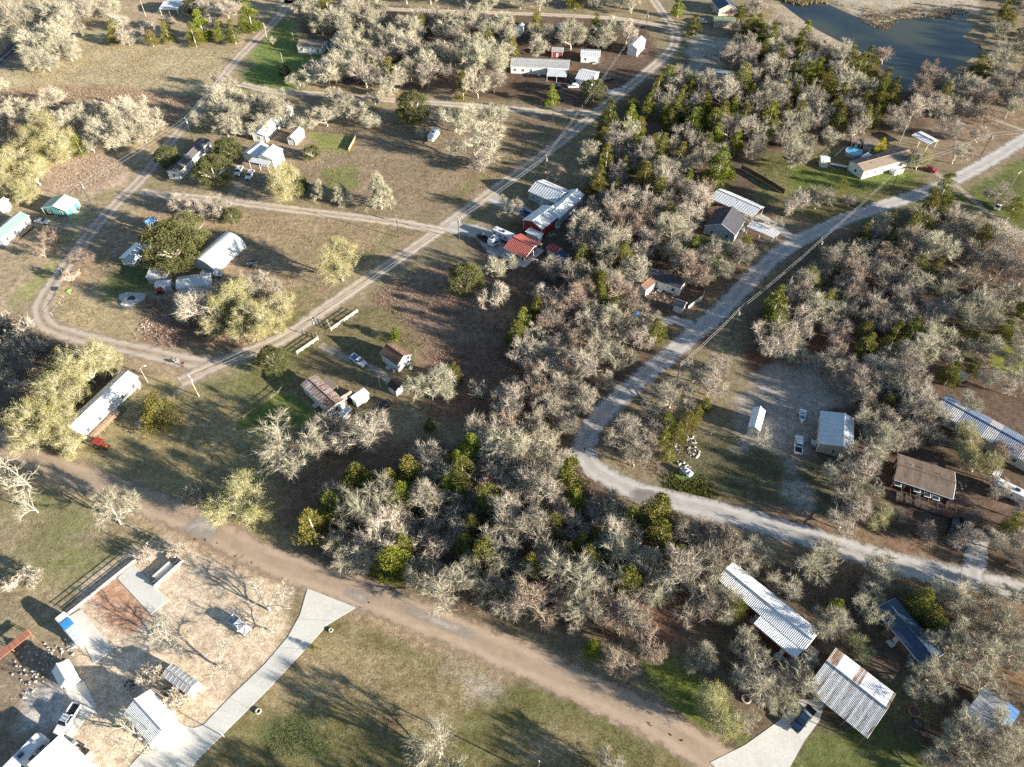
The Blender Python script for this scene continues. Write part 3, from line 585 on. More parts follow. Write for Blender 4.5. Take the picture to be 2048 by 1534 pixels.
def building(name, label, cat, A, B, C, he=2.7, rise=1.0, wall='siding_white', roof='metal_white', f=0.5, over=0.3, panels=0, panel_mats=None,
             win=True, door=True, open_=False, ridge_cap=True, door_col='white', seams=0.9, post='white', base=0.0, winz=None, size=None, group=None, sides='fblr'):
    cen, ang, L, W = rect(A, B, C, he)
    if size:
        L, W = size[0] or L, size[1] or W
    root = thing(name, label, cat, (cen.x, cen.y, 0), ang, group)
    keep(cen.x, cen.y, 0.4 * max(L, W) + 0.6)
    for t in (-0.4, -0.2, 0.2, 0.4): keep(cen.x + math.cos(ang) * L * t, cen.y + math.sin(ang) * L * t, W / 2 + 0.8)
    x0, x1, y0, y1 = -L / 2, L / 2, -W / 2, W / 2; yr = y0 + f * W; zr = he + rise
    th = 0.09
    rf = MB()
    if f > 0.01: rf.slab((x0, y0, he), (x1, y0, he), (x1, yr, zr), (x0, yr, zr), th)
    if f < 0.99: rf.slab((x0, yr, zr), (x1, yr, zr), (x1, y1, he), (x0, y1, he), th)
    ro = rf.build('roof', roof, root)
    if panels:
        pm = panel_mats or [roof]
        if f > 0.01: roof_slope(ro, 'roof_panel', x0 - .02, x1 + .02, y0 - .05, he - .01, yr, zr, panels, pm[0] if isinstance(pm[0], (list, tuple)) else pm)
        if f < 0.99: roof_slope(ro, 'roof_panel', x0 - .02, x1 + .02, y1 + .05, he - .01, yr, zr, panels, pm[1] if isinstance(pm[0], (list, tuple)) else pm)
    elif seams:
        sm = MB(); k = max(2, int(L / seams))
        for i in range(k + 1):
            x = x0 + 0.04 + (L - 0.08) * i / k
            if f > 0.01: sm.bar((x, y0, he + th + .01), (x, yr, zr + th + .01), 0.07, 0.07)
            if f < 0.99: sm.bar((x, yr, zr + th + .01), (x, y1, he + th + .01), 0.07, 0.07)
        tag(sm.build('roof_seam', roof, ro), kind='stuff')
    if ridge_cap and 0.05 < f < 0.95:
        rc = MB(); rc.bar((x0 - .03, yr, zr + th + (0.10 if panels else .02)), (x1 + .03, yr, zr + th + (0.10 if panels else .02)), 0.34, 0.34 ); rc.build('ridge_cap', roof, ro)
    wx0, wx1, wy0, wy1 = x0 + over, x1 - over, y0 + over, y1 - over
    def zroof(y):
        if y <= yr and f > 0.01: return he + rise * (y - y0) / max(1e-6, yr - y0)
        return he + rise * (y1 - y) / max(1e-6, y1 - yr)
    if open_:
        nx = max(2, int(L / 3.2) + 1)
        for i in range(nx):
            for y in (wy0, wy1):
                x = wx0 + (wx1 - wx0) * i / (nx - 1); o = MB().box((x, y, zroof(y) / 2), (0.14, 0.14, zroof(y) - 0.01)).build('post', post, root)
        for y in (wy0, wy1): MB().box((0, y, zroof(y) - 0.14), (L - 2 * over, 0.1, 0.2)).build('beam', post, root)
        return root, L, W
    prof = [(wy0, base), (wy1, base), (wy1, zroof(wy1) - 0.01)]
    if 0.01 < f < 0.99: prof.append((yr, zr - 0.01))
    prof.append((wy0, zroof(wy0) - 0.01))
    MB().xprism(prof, wx0, wx1).build('wall', wall, root)
    tr = MB()
    for x, y in ((wx0, wy0), (wx1, wy0), (wx0, wy1), (wx1, wy1)): tr.box((x, y, zroof(y) / 2 - 0.03 + base / 2), (0.16, 0.16, zroof(y) - base - 0.1))
    tag(tr.build('corner_trim', 'white' if wall != 'siding_white' else 'siding_grey', root), kind='stuff')
    fa = MB()
    for x in (x0 - 0.02, x1 + 0.02):
        if f > 0.01: fa.bar((x, y0, he), (x, yr, zr), 0.14, 0.14)
        if f < 0.99: fa.bar((x, yr, zr), (x, y1, he), 0.14, 0.14)
    tag(fa.build('fascia', 'white', root), kind='stuff')
    zc = winz or (base + min(1.55, he * 0.58))
    if win:
        wh = min(1.1, he - 1.3)
        kx = max(1, int((L - 1.0) / 3.4)); ky = max(1, int((W - 1.0) / 3.6))
        for i in range(kx):
            x = wx0 + (wx1 - wx0) * (i + 0.5) / kx
            if 'f' in sides and not (door and i == kx // 2): add_window(root, x, wy0 - 0.03, zc, 0, 0.9, wh)
            if 'b' in sides: add_window(root, x, wy1 + 0.03, zc, math.pi, 0.9, wh)
        for i in range(ky):
            y = wy0 + (wy1 - wy0) * (i + 0.5) / ky
            if 'l' in sides: add_window(root, wx0 - 0.03, y, zc, -math.pi / 2, 0.8, wh)
            if 'r' in sides: add_window(root, wx1 + 0.03, y, zc, math.pi / 2, 0.8, wh)
    if door:
        kx = max(1, int((L - 1.0) / 3.4)); i = kx // 2
        dx = wx0 + (wx1 - wx0) * (i + 0.5) / kx
        add_door(root, dx, wy0 - 0.05, 0, door_col, z0=base + 0.02)
        if L > 6:
            lbox(root, 'step', (dx, wy0 - 0.7, 0.12), (1.5, 1.1, 0.24), 'concrete'); lbox(root, 'air_conditioner', (wx1 - 1.3, wy0 - 0.55, 0.4), (0.8, 0.7, 0.8), 'steel', bevel=0.04)
            if 'shingle' in roof or 'mobile' in name:
                for t in (0.25, 0.45, 0.75): MB().cyl((x0 + L * t, yr + W * 0.16, zroof(yr + W * 0.16) + 0.25), 0.1, 0.5, 8).build('roof_vent', 'steel', root)
            gut = lbox(root, 'gutter', (0, y0 - 0.06, he - 0.03), (L, 0.12, 0.12), 'white')
    return root, L, W
def lbox(root, name, c, d, m, rz=0.0, bevel=0.0):
    o = MB().box(c, d, rz).build(name, m, root, bevel=bevel); return o

# --- upper left
r, L, W = building('cabin', 'teal walled cabin with pale green tin roof and open carport', 'house', (135, 423), (158, 400), (103, 393), 2.6, 1.5, 'siding_teal', 'metal_green_pale', f=0.42, size=(None, 9.5), sides='flr')
lbox(r, 'carport_opening', (-L / 2 + 0.28, W / 2 - 2.2, 1.15), (0.1, 3.2, 2.2), 'dark_steel')
lbox(r, 'porch_post', (L / 2 - 0.1, -W / 2 + 0.1, 1.3), (0.12, 0.12, 2.6), 'white')
r, L, W = building('mobile_home', 'long white mobile home with green metal roof and porch rail', 'mobile home', (12, 473), (47, 437), (27, 427), 3.0, 0.9, 'siding_white', 'metal_green', size=(13.5, 5.2))
for i in range(5): lbox(r, 'porch_post', (-4 + i * 2.2, -W / 2 - 1.5, 0.55), (0.1, 0.1, 1.1), 'wood')
lbox(r, 'porch_deck', (0.4, -W / 2 - 0.75, 0.35), (10, 1.6, 0.12), 'wood'); lbox(r, 'porch_rail', (0.4, -W / 2 - 1.5, 1.1), (9.2, 0.08, 0.08), 'wood')
building('shed', 'small white shed tucked under pale trees at the pasture edge', 'shed', (0, 420), (14, 398), (4, 392), 2.4, 0.6, 'siding_white', 'metal_white', win=False)
r, L, W = building('mobile_home', 'grey sided mobile home with charcoal shingle roof', 'mobile home', (366, 347), (421, 280), (393, 271), 3.0, 0.7, 'siding_white', 'shingle_grey', seams=0, size=(None, 5.0))
lbox(r, 'porch_deck', (2.5, -W / 2 - 1.2, 0.4), (3.2, 2.2, 0.7), 'wood'); lbox(r, 'porch_step', (2.5, -W / 2 - 2.5, 0.2), (1.6, 0.5, 0.4), 'wood')
building('metal_shop', 'pale metal shop with shadowed roof behind the twin white pickups', 'shed', (516, 316), (536, 292), (516, 278), 2.9, 1.0, 'siding_white', 'metal_white', win=False)
r, L, W = building('metal_shop', 'tall white metal shop with open front shelter facing two pickups', 'shed', (544, 318), (561, 298), (540, 291), 4.0, 1.0, 'siding_white', 'metal_white', win=False, size=(7.5, 6.0), f=0.6)
o = MB().slab((-L / 2 - 2.6, -W / 2 + 0.5, 2.9), (-L / 2 + 0.1, -W / 2 + 0.5, 3.1), (-L / 2 + 0.1, W / 2 + 2.5, 3.1), (-L / 2 - 2.6, W / 2 + 2.5, 2.9), 0.1).build('shelter_roof', 'metal_pale', r)
for y in (-W / 2 + 0.7, 1.2, W / 2 + 2.3): lbox(r, 'shelter_post', (-L / 2 - 2.45, y, 1.45), (0.12, 0.12, 2.9), 'white')
building('shed', 'long white shed beside the green fenced garden plot', 'shed', (573, 277), (592, 257), (608, 260), 2.6, 0.8, 'siding_white', 'metal_pale', win=False)
building('mobile_home', 'white mobile home mostly hidden under bare trees', 'mobile home', (533, 272), (583, 212), (560, 205), 3.0, 0.7, 'siding_white', 'metal_white')
building('house', 'white cottage with brown gable roof on the green corner lot', 'house', (592, 93), (642, 98), (653, 81), 3.0, 1.2, 'siding_white', 'shingle_tan', seams=0, size=(None, 7.5))
building('shed', 'narrow blue grey tin shed standing behind the white corner cottage', 'shed', (659, 91), (668, 70), (677, 71), 2.6, 0.9, 'siding_white', 'metal_bluegrey', win=False)
building('house', 'grey roofed house half hidden by a large bare tree', 'house', (608, 150), (655, 150), (662, 118), 2.8, 1.2, 'siding_white', 'shingle_grey', seams=0)
building('pole_barn', 'blue tin roofed pole barn by the clump of green trees', 'barn', (318, 18), (354, 20), (372, 1), 3.2, 1.0, roof='metal_pale', open_=True, f=0.5)
# --- upper middle
r, L, W = building('house', 'large pale house with long grey metal roof and front porch', 'house', (1020, 134), (1137, 139), (1141, 118), 3.2, 1.3, 'siding_white', 'metal_grey', size=(None, 9.0))
MB().slab((L / 2 - 9, -W / 2 - 6.2, 2.4), (L / 2 - 0.5, -W / 2 - 6.2, 2.4), (L / 2 - 0.5, -W / 2 - 0.0, 3.0), (L / 2 - 9, -W / 2 - 0.0, 3.0), 0.1).build('porch_roof', 'metal_pale', r)
for x in (L / 2 - 8.8, L / 2 - 4.7, L / 2 - 0.7): lbox(r, 'porch_post', (x, -W / 2 - 6.0, 1.2), (0.14, 0.14, 2.4), 'white')
building('house', 'white hip roofed house beside the leafy drive', 'house', (1150, 158), (1185, 163), (1204, 144), 2.9, 1.5, 'siding_white', 'metal_pale')
building('outbuilding', 'cream outbuilding with flat pale roof among bare trees', 'shed', (1161, 112), (1200, 114), (1200, 100), 2.9, 0.6, 'siding_white', 'metal_pale')
building('shed', 'little red shed with grey tin roof', 'shed', (1103, 104), (1126, 105), (1127, 95), 2.6, 0.7, 'siding_red', 'metal_grey', win=False)
building('barn', 'tall white barn with a bright gable roof beside the road fork', 'barn', (1254, 94), (1272, 76), (1293, 80), 3.6, 1.3, 'siding_white', 'metal_white', win=False)
building('mobile_home', 'small white trailer home half screened by grey trees', 'mobile home', (1030, 64), (1038, 48), (1048, 50), 2.8, 0.5, 'siding_white', 'metal_white')
building('house', 'house with black shingle roof among pale trees', 'house', (979, 53), (1015, 52), (1013, 41), 2.8, 1.4, 'siding_tan', 'shingle_dark', seams=0)
building('shed', 'pale flat roofed shed beyond the bare oaks', 'shed', (1116, 56), (1138, 56), (1137, 47), 2.6, 0.4, 'siding_grey', 'metal_pale', win=False)
building('house', 'pale brick house with navy roof by the pond track', 'house', (1436, 26), (1424, -6), (1455, -14), 3.2, 2.0, 'siding_pink', 'metal_navy', seams=0, size=(12, 9))
r, L, W = building('shed', 'tan shed with weathered green tin roof and one open end', 'shed', (1429, 44), (1471, 44), (1471, 33), 2.8, 0.7, 'siding_tan', 'metal_green_dark', win=False, door=False)
lbox(r, 'opening', (-L / 2 + 0.28, 0, 1.1), (0.1, 2.6, 2.2), 'dark_steel')
building('trailer', 'pale blue flat roofed trailer in the woods', 'trailer', (1427, 148), (1460, 152), (1463, 138), 2.6, 0.25, 'siding_grey', 'metal_pale', win=False, size=(9.5, 3.2))
# --- centre
r, L, W = building('house', 'pale blue house with metal gable roof beside the village road', 'house', (1061, 384), (1106, 405), (1135, 380), 3.3, 1.6, 'siding_blue', 'metal_pale', size=(11.5, 9.0))
building('house_wing', 'long pale metal roofed wing behind the red barn', 'house', (1121, 437), (1167, 389), (1141, 377), 3.4, 1.2, 'siding_grey', 'metal_white', win=False)
r, L, W = building('barn', 'red walled barn with pale blue metal roof', 'barn', (1083, 456), (1119, 427), (1089, 411), 3.6, 1.3, 'siding_red', 'metal_pale', size=(11.0, 8.0), sides='lr')
building('lean_to', 'small white lean to roof at the red barn gable', 'shed', (1051, 463), (1077, 477), (1084, 468), 2.2, 0.3, 'siding_white', 'metal_pale', win=False, f=0.99)
r, L, W = building('house', 'house with salmon red metal roof and posted porch', 'house', (1007, 496), (1051, 516), (1086, 487), 2.9, 1.5, 'siding_dark', 'metal_red', f=0.48, over=1.6, seams=0.6)
for i in range(4): lbox(r, 'porch_post', (-L / 2 + 0.3 + i * (L - 0.6) / 3, -W / 2 + 0.25, 1.43), (0.14, 0.14, 2.85), 'white')
for y in (0, W / 2 - 0.25): lbox(r, 'porch_post', (L / 2 - 0.25, y, 1.43), (0.14, 0.14, 2.85), 'white')
lbox(r, 'porch_floor', (0, -0.4, 0.1), (L + 1.0, W + 1.4, 0.2), 'concrete')
building('shed', 'small shed with crimson tin roof', 'shed', (1092, 498), (1113, 508), (1125, 497), 2.3, 0.8, 'siding_white', 'metal_crimson', win=False)
building('lean_to', 'slate grey lean to beside the crimson roofed shed', 'shed', (1106, 517), (1130, 525), (1134, 508), 2.1, 0.3, 'siding_grey', 'metal_navy', f=0.99, win=False)
# house with gable wall toward the lawn
r, L, W = building('house', 'blue grey house with dark shingle roof and white trimmed windows', 'house', (1473, 466), (1489, 440), (1430, 422), 3.1, 2.6, 'siding_blue', 'shingle_dark', seams=0, size=(11.0, 10.5))
building('carport', 'very long pale metal roof behind the blue grey house', 'carport', (1428, 402), (1494, 429), (1523, 410), 3.2, 0.8, roof='metal_pale', open_=True, f=0.62, size=(16.5, 8.0))
building('carport', 'low blue tin roof strip at the end of the long carport', 'carport', (1502, 455), (1541, 472), (1550, 463), 2.6, 0.15, roof='metal_pale', open_=True, f=0.99, size=(9.5, 4.0))
# right
r, L, W = building('mobile_home', 'long white mobile home with tan shingle roof beside the pool', 'mobile home', (1721, 338), (1824, 311), (1806, 301), 3.2, 1.0, 'siding_white', 'shingle_tan', seams=0, size=(24.0, 7.6))
for i, x in enumerate((-9, -6.5, -3, 1.5, 5, 8.5)): MB().cyl((x, 1.2 * (-1) ** i, 4.0), 0.12, 0.5, 8).build('roof_vent', 'dark_steel', r)
lbox(r, 'porch_deck', (3.0, -W / 2 - 1.3, 0.45), (4.0, 2.6, 0.9), 'white'); lbox(r, 'porch_rail', (3.0, -W / 2 - 2.55, 1.35), (4.0, 0.08, 0.9), 'white')
building('shed', 'little white storage shed at the end of the walkway', 'shed', (1642, 323), (1660, 324), (1659, 312), 2.5, 0.5, 'siding_white', 'metal_white', win=False)
r = thing('walkway', 'raised white ramp between the storage shed and mobile home', 'ramp', P(1682, 331), 0)
a, b = P(1660, 330), P(1703, 338); d = (b - a); ang = math.atan2(d.y, d.x); r.rotation_euler = (0, 0, ang); r.location = (a + b) / 2
lbox(r, 'deck', (0, 0, 0.6), (d.length, 1.5, 0.12), 'white')
for i in range(6): lbox(r, 'post', (-d.length / 2 + 0.2 + i * (d.length - 0.4) / 5, -0.7, 0.7), (0.1, 0.1, 1.4), 'wood_dark')
lbox(r, 'rail', (0, -0.7, 1.42), (d.length, 0.08, 0.08), 'wood_dark')
building('carport', 'open white metal carport on the dry grass', 'carport', (1855, 290), (1825, 270), (1839, 259), 3.0, 0.4, roof='metal_pale', open_=True, f=0.5)
building('shed', 'rust brown shed roof behind the round pool', 'shed', (1703, 287), (1724, 289), (1726, 274), 2.4, 0.5, 'wood_dark', 'metal_rust', win=False)
building('shed', 'tan roofed shed beside the yellow tree', 'shed', (1727, 291), (1757, 295), (1760, 280), 2.5, 0.8, 'siding_tan', 'shingle_tan', seams=0, win=False)
building('carport', 'small pale blue canopy between pool and mobile home', 'carport', (1721, 313), (1735, 320), (1750, 313), 2.5, 0.15, roof='metal_pale', open_=True, f=0.99)
# centre left lots
building('house', 'small white cottage with brown shingle gable roof', 'house', (759, 707), (794, 731), (824, 710), 3.0, 1.5, 'siding_white', 'shingle_brown', seams=0)
r, L, W = building('mobile_home', 'white trailer home with rust streaked tin roof', 'mobile home', (602, 769), (660, 819), (690, 803), 3.0, 0.5, 'siding_white', 'metal_rust', size=(None, 4.9))
building('carport', 'tan sheet roof porch attached beside the rusty trailer', 'carport', (638, 764), (661, 783), (678, 772), 2.7, 0.3, roof='shingle_tan', open_=True, f=0.99, post='wood', seams=0)
building('shed', 'shed with brown rusted hip roof between trailer and white lean to', 'shed', (677, 796), (699, 783), (709, 789), 2.3, 0.7, 'wood_dark', 'metal_rust', win=False)
building('shed', 'white lean to shed with pale tin roof by the bare oak', 'shed', (712, 806), (739, 787), (728, 777), 2.5, 0.4, 'siding_white', 'metal_pale', win=False, f=0.99)
building('trailer', 'small white storage trailer under the bare oak branches', 'trailer', (683, 833), (704, 818), (697, 812), 2.3, 0.3, 'siding_white', 'metal_white', win=False)
building('shed', 'tiny white shed with dark red rusted roof', 'shed', (773, 772), (792, 783), (811, 768), 2.4, 0.8, 'siding_white', 'metal_veryrust', win=False)
r, L, W = building('mobile_home', 'bright white metal roofed mobile home under pale trees with deck', 'mobile home', (165, 869), (276, 753), (245, 733), 3.0, 0.9, 'siding_white', 'metal_white', size=(None, 5.4))
for i in range(30): lbox(r, 'deck_plank', (-L / 2 + 1.2 + i * 0.3, -W / 2 - 1.2, 0.75), (0.28, 2.4, 0.06), 'plank')
for i in range(7): lbox(r, 'deck_post', (-L / 2 + 1.2 + i * 1.45, -W / 2 - 2.4, 0.85), (0.12, 0.12, 1.7), 'wood')
lbox(r, 'deck_rail', (-L / 2 + 5.5, -W / 2 - 2.4, 1.72), (9.0, 0.14, 0.08), 'plank'); lbox(r, 'deck_rail', (-L / 2 + 5.5, -W / 2 - 2.4, 1.25), (9.0, 0.1, 0.08), 'plank')
lbox(r, 'step', (-L / 2 + 11.2, -W / 2 - 1.6, 0.3), (1.6, 1.4, 0.5), 'wood_dark')
# quonset hut
cen, ang, L, W = rect((452, 547), (488, 500), (440, 471), 0.0); L, W = 15.0, 9.2
q = thing('quonset_hut', 'rounded white metal quonset hut with ribbed end wall', 'barn', (cen.x, cen.y, 0), ang); keep(cen.x, cen.y, 8.5)
arc = [(W / 2 * math.cos(t) , 4.3 * math.sin(t) ** 0.85) for t in np.linspace(0, math.pi, 19)]
mb = MB(); k = 30
for i in range(k + 1):
    s = 1.0 if i % 2 else 0.985
    for y, z in arc: mb.v.append((-L / 2 + L * i / k, y * s, max(0, z) * s))
mb.f = [(i * 19 + j, i * 19 + j + 1, (i + 1) * 19 + j + 1, (i + 1) * 19 + j) for i in range(k) for j in range(18)]
mb.build('shell', 'metal_white', q)
for sx in (-1, 1):
    e = MB(); e.add([(sx * (L / 2 - 0.15), y * 0.97, max(0, z) * 0.97) for y, z in arc], [tuple(range(19))]); w = e.build('end_wall', 'metal_grey', q)
    rb = MB()
    for y in np.arange(-4.2, 4.3, 0.5):
        zt = 4.3 * math.sin(math.acos(max(-1, min(1, y / (W / 2))))) ** 0.85 * 0.95
        rb.box((sx * (L / 2 - 0.10), y, zt / 2), (0.09, 0.2, zt))
    tag(rb.build('end_rib', 'metal_white', w), kind='stuff')
building('shed', 'white tin shed below the rounded hut', 'shed', (353, 575), (418, 571), (413, 549), 2.7, 0.8, 'siding_white', 'metal_pale', win=False, size=(9.5, 5.5))
building('shed', 'blue grey tin shelter under the big live oak', 'shed', (292, 554), (331, 558), (334, 541), 2.6, 0.3, 'siding_grey', 'metal_pale', f=0.99, win=False, door=False)
building('shed', 'small ribbed tin shed beside the red go cart', 'shed', (308, 574), (341, 575), (339, 559), 2.2, 0.6, 'siding_grey', 'metal_pale', win=False, size=(4.6, 3.2))
building('shed', 'pale blue tin lean to on the left of the live oak', 'shed', (242, 517), (273, 480), (290, 492), 2.7, 0.6, 'siding_blue', 'metal_pale', win=False, f=0.6)
building('shed', 'blue roofed shed peeking out above the live oak', 'shed', (296, 450), (314, 440), (306, 432), 2.8, 0.4, 'siding_blue', 'metal_blue', win=False)
# --- dark cottage with board fence
r, L, W = building('house', 'grey cottage with dark shingle roof inside a board fence', 'house', (1299, 554), (1349, 575), (1357, 556), 2.9, 0.9, 'siding_white', 'shingle_dark', seams=0, size=(12.0, 5.0))
building('house_wing', 'small white wing with brown shingles and red flashing', 'house', (1291, 578), (1310, 562), (1296, 553), 2.6, 0.7, 'siding_white', 'shingle_brown', seams=0, win=False, size=(5.5, 4.0))
building('shed', 'white shed with dark shingles at the fence corner', 'shed', (1346, 609), (1366, 618), (1372, 605), 2.5, 0.9, 'siding_white', 'shingle_grey', seams=0, win=False)
# --- right lots
building('shed', 'white metal shelter with rounded roof and open front', 'shed', (1520, 862), (1531, 822), (1507, 815), 3.2, 1.0, 'siding_white', 'metal_white', win=False, door=False)
r, L, W = building('house', 'tan cottage with pale metal saltbox roof beside the white pickup', 'house', (1637, 887), (1642, 822), (1708, 837), 3.4, 1.1, 'siding_tan', 'metal_pale', f=0.68, over=0.35, panels=8)
lbox(r, 'deck', (0.3, W / 2 + 0.0, 0.4), (2.6, 0.2, 0.1), 'wood')
building('house', 'weathered brown shingle house with skylit porch roof', 'house', (1789, 960), (1906, 998), (1911, 944), 3.2, 0.9, 'siding_dark', 'shingle_weather', seams=0)
for i, (x, y) in enumerate(((1796, 968), (1834, 980), (1855, 990), (1872, 996))):
    c = P(x, y, 2.6); o = thing('skylight', 'white framed skylight panel on the brown house porch', 'skylight', c, math.radians(-20), 'skylights on the brown house')
    lbox(o, 'frame', (0, 0, 0), (1.5, 1.3, 0.1), 'white'); lbox(o, 'pane', (0.3, 0, 0.06), (0.55, 1.0, 0.05), 'glass'); lbox(o, 'pane', (-0.35, 0, 0.06), (0.55, 1.0, 0.05), 'glass')
c = P(1855, 1003, 2.0); o = thing('porch', 'dark red wooden porch along the brown house', 'porch', (c.x, c.y, 0), math.radians(-23)); keep(c.x, c.y, 4)
for i in range(24): lbox(o, 'deck_plank', (-6 + i * 0.5, 0, 0.55), (0.46, 3.0, 0.08), 'wood_red' if i > 19 else 'wood_dark')
for i in range(6): lbox(o, 'post', (-5.8 + i * 2.3, -1.4, 1.2), (0.14, 0.14, 2.4), 'wood_dark')
lbox(o, 'beam', (0, -1.4, 2.4), (12, 0.16, 0.16), 'wood_dark'); lbox(o, 'rafter_frame', (0, 0.2, 2.42), (12, 0.12, 0.1), 'wood_dark')
for i in range(7): lbox(o, 'rafter', (-5.8 + i * 1.93, 0, 2.5), (0.1, 3.2, 0.1), 'wood_dark')
r, L, W = building('mobile_home', 'very long grey roofed trailer home under thin bare trees', 'mobile home', (1910, 836), (2044, 916), (2054, 886), 3.0, 0.6, 'siding_grey', 'metal_bluegrey', f=0.6, size=(26, 7.5), panels=9, panel_mats=['metal_bluegrey', 'metal_grey', 'metal_bluegrey'])
building('shed', 'little white shed with a dark window behind the long trailer', 'shed', (2035, 915), (2058, 930), (2068, 915), 2.4, 0.4, 'siding_white', 'metal_white')
building('carport', 'flat pale grey sheet roof by the motor home', 'carport', (1984, 950), (1998, 956), (2006, 942), 2.4, 0.2, roof='metal_pale', open_=True, f=0.99, post='wood')
# --- lower right
r, L, W = building('mobile_home', 'dark walled mobile home with long blue white tin roof', 'mobile home', (1441, 1161), (1603, 1292), (1633, 1262), 3.4, 0.6, 'siding_dark', 'metal_white', f=0.5, panels=30, size=(20.5, 5.6))
r2, L2, W2 = building('house_wing', 'wide blue white tin roofed extension of the dark mobile home', 'house', (1506, 1248), (1592, 1316), (1624, 1286), 3.15, 0.35, 'siding_dark', 'metal_white', f=0.99, panels=15, win=False)
lbox(r, 'porch_floor', (-L / 2 + 5, -W / 2 - 0.6, 0.35), (9, 1.4, 0.12), 'wood')
for i in range(5): lbox(r, 'porch_post', (-L / 2 + 0.8 + i * 2.2, -W / 2 - 1.2, 1.5), (0.12, 0.12, 3.0), 'wood')
WR = ['metal_white', 'metal_white', 'metal_grey']
r, L, W = building('pole_barn', 'big ribbed tin barn with rust stripes and white roof sheets', 'barn', (1612, 1376), (1735, 1477), (1791, 1389), 3.6, 1.3, roof='metal_grey', open_=True, f=0.60, panels=26,
    panel_mats=[['metal_grey', 'metal_pale', 'metal_grey', 'rust_streak', 'metal_pale', 'metal_grey', 'metal_grey', 'metal_pale', 'rust_streak', 'metal_grey', 'metal_pale', 'metal_grey', 'rust_streak'],
                ['metal_rust'] * 4 + ['metal_white'] * 7 + ['metal_rust', 'rust_streak', 'metal_rust'] + ['metal_white'] * 11 + ['metal_rust']], post='wood')
lbox(r, 'back_wall', (0, W / 2 - 0.4, 1.6), (L - 0.8, 0.12, 3.2), 'metal_rust')
building('shed', 'small tan flat roof between the tin barn and blue white trailer', 'shed', (1607, 1300), (1627, 1317), (1638, 1304), 2.4, 0.1, 'siding_tan', 'siding_tan', win=False, f=0.99, seams=0)
building('house', 'dark slate blue roofed cabin in the shade of a cedar', 'house', (1790, 1247), (1822, 1290), (1841, 1273), 3.0, 0.7, 'wood_dark', 'metal_navy', seams=0, size=(12.5, 5.5))
c = P(1800, 1279); o = thing('deck', 'grey plank deck with white benches beside the slate blue cabin', 'deck', (c.x, c.y, 0), math.radians(-43)); keep(c.x, c.y, 3)
for i in range(18): lbox(o, 'deck_plank', (-3.2 + i * 0.38, 0, 0.45), (0.35, 3.4, 0.07), 'wood')
for x in (-2.4, 0.6, 2.6): lbox(o, 'bench', (x, 1.5, 0.85), (1.3, 0.5, 0.7), 'white')
building('shed', 'grey sheet roofed shed with bright blue lean to', 'shed', (1939, 1437), (1978, 1381), (2008, 1406), 2.9, 0.2, 'siding_blue', 'metal_grey', f=0.99, win=False, size=(None, 4.6))
building('lean_to', 'bright blue lean to roof on the grey shed', 'shed', (1990, 1447), (2012, 1404), (2035, 1426), 2.5, 0.15, 'siding_blue', 'metal_blue', f=0.01, win=False, size=(5.5, 2.4))
building('shed', 'pale tin sheet roof lost in the central thicket', 'shed', (1253, 1115), (1282, 1133), (1286, 1122), 2.3, 0.2, 'siding_grey', 'metal_pale', win=False, f=0.99)
building('shed', 'tan plywood roof under bare trees past the clearing', 'shed', (1898, 743), (1928, 760), (1938, 750), 2.2, 0.2, 'siding_tan', 'siding_tan', win=False, f=0.99, seams=0)
# --- lower left
building('garage', 'bright white garage with half ribbed metal roof beside the drive', 'garage', (303, 1490), (248, 1427), (300, 1379), 3.0, 1.2, 'siding_white', 'metal_white', f=0.5, panels=14, win=False)
building('metal_shop', 'large ribbed white metal roof cut off by the lot corner', 'barn', (119, 1470), (205, 1542), (140, 1608), 3.2, 0.7, 'siding_white', 'metal_white', f=0.99, panels=24, win=False)
building('shed', 'small white metal shed with ribbed blue tinted slope', 'shed', (104, 1343), (124, 1375), (157, 1353), 2.6, 1.1, 'siding_white', 'metal_white', panels=5, win=False, f=0.45)
r, L, W = building('container', 'long white storage container with blue tarp on its roof', 'container', (110, 1238), (152, 1285), (171, 1272), 2.6, 0.06, 'siding_white', 'metal_white', f=0.5, win=False, door=True, seams=1.2, over=0.03, ridge_cap=False)
MB().box((-0.9, 0, 2.83), (2.1, 1.9, 0.06)).build('roof_tarp', 'blue', r)
r, L, W = building('trailer', 'grey enclosed cargo trailer with arched roof in the sandy yard', 'trailer', (329, 1350), (373, 1385), (388, 1363), 2.5, 0.35, 'siding_white', 'metal_grey', win=False, door=False, over=0.05, size=(6.8, 2.7))
MB().box((L / 2 + 0.6, 0, 0.55), (1.3, 0.1, 0.1)).build('tow_bar', 'dark_steel', r)
c = P(28, 1300); o = thing('equipment_rack', 'rust red slatted implement rack on posts', 'rack', (c.x, c.y, 0), math.radians(52)); keep(c.x, c.y, 4)
for i in range(8): lbox(o, 'slat', (-3.6 + i * 1.0, 0, 1.5), (0.92, 1.7, 0.08), 'rust')
for x in (-3.8, 0, 3.8):
    for y in (-0.7, 0.7): lbox(o, 'leg', (x, y, 0.73), (0.12, 0.12, 1.46), 'rust')
for y in (-0.7, 0.7): lbox(o, 'side_rail', (0, y, 1.4), (8.0, 0.12, 0.14), 'rust')
a, b = P(137, 1228), P(272, 1120); d = b - a; o = thing('retaining_wall', 'low pale retaining wall with dark pipe fence on top', 'wall', (a + b) / 2, math.atan2(d.y, d.x))
lbox(o, 'wall_body', (0, 0, 0.25), (d.length, 0.3, 0.5), 'concrete')
for i in range(11): lbox(o, 'post', (-d.length / 2 + 0.4 + i * (d.length - 0.8) / 10, 0.5, 0.6), (0.1, 0.1, 1.2), 'dark_steel')
for z in (0.5, 0.85, 1.18): lbox(o, 'rail', (0, 0.5, z), (d.length, 0.07, 0.08), 'dark_steel')
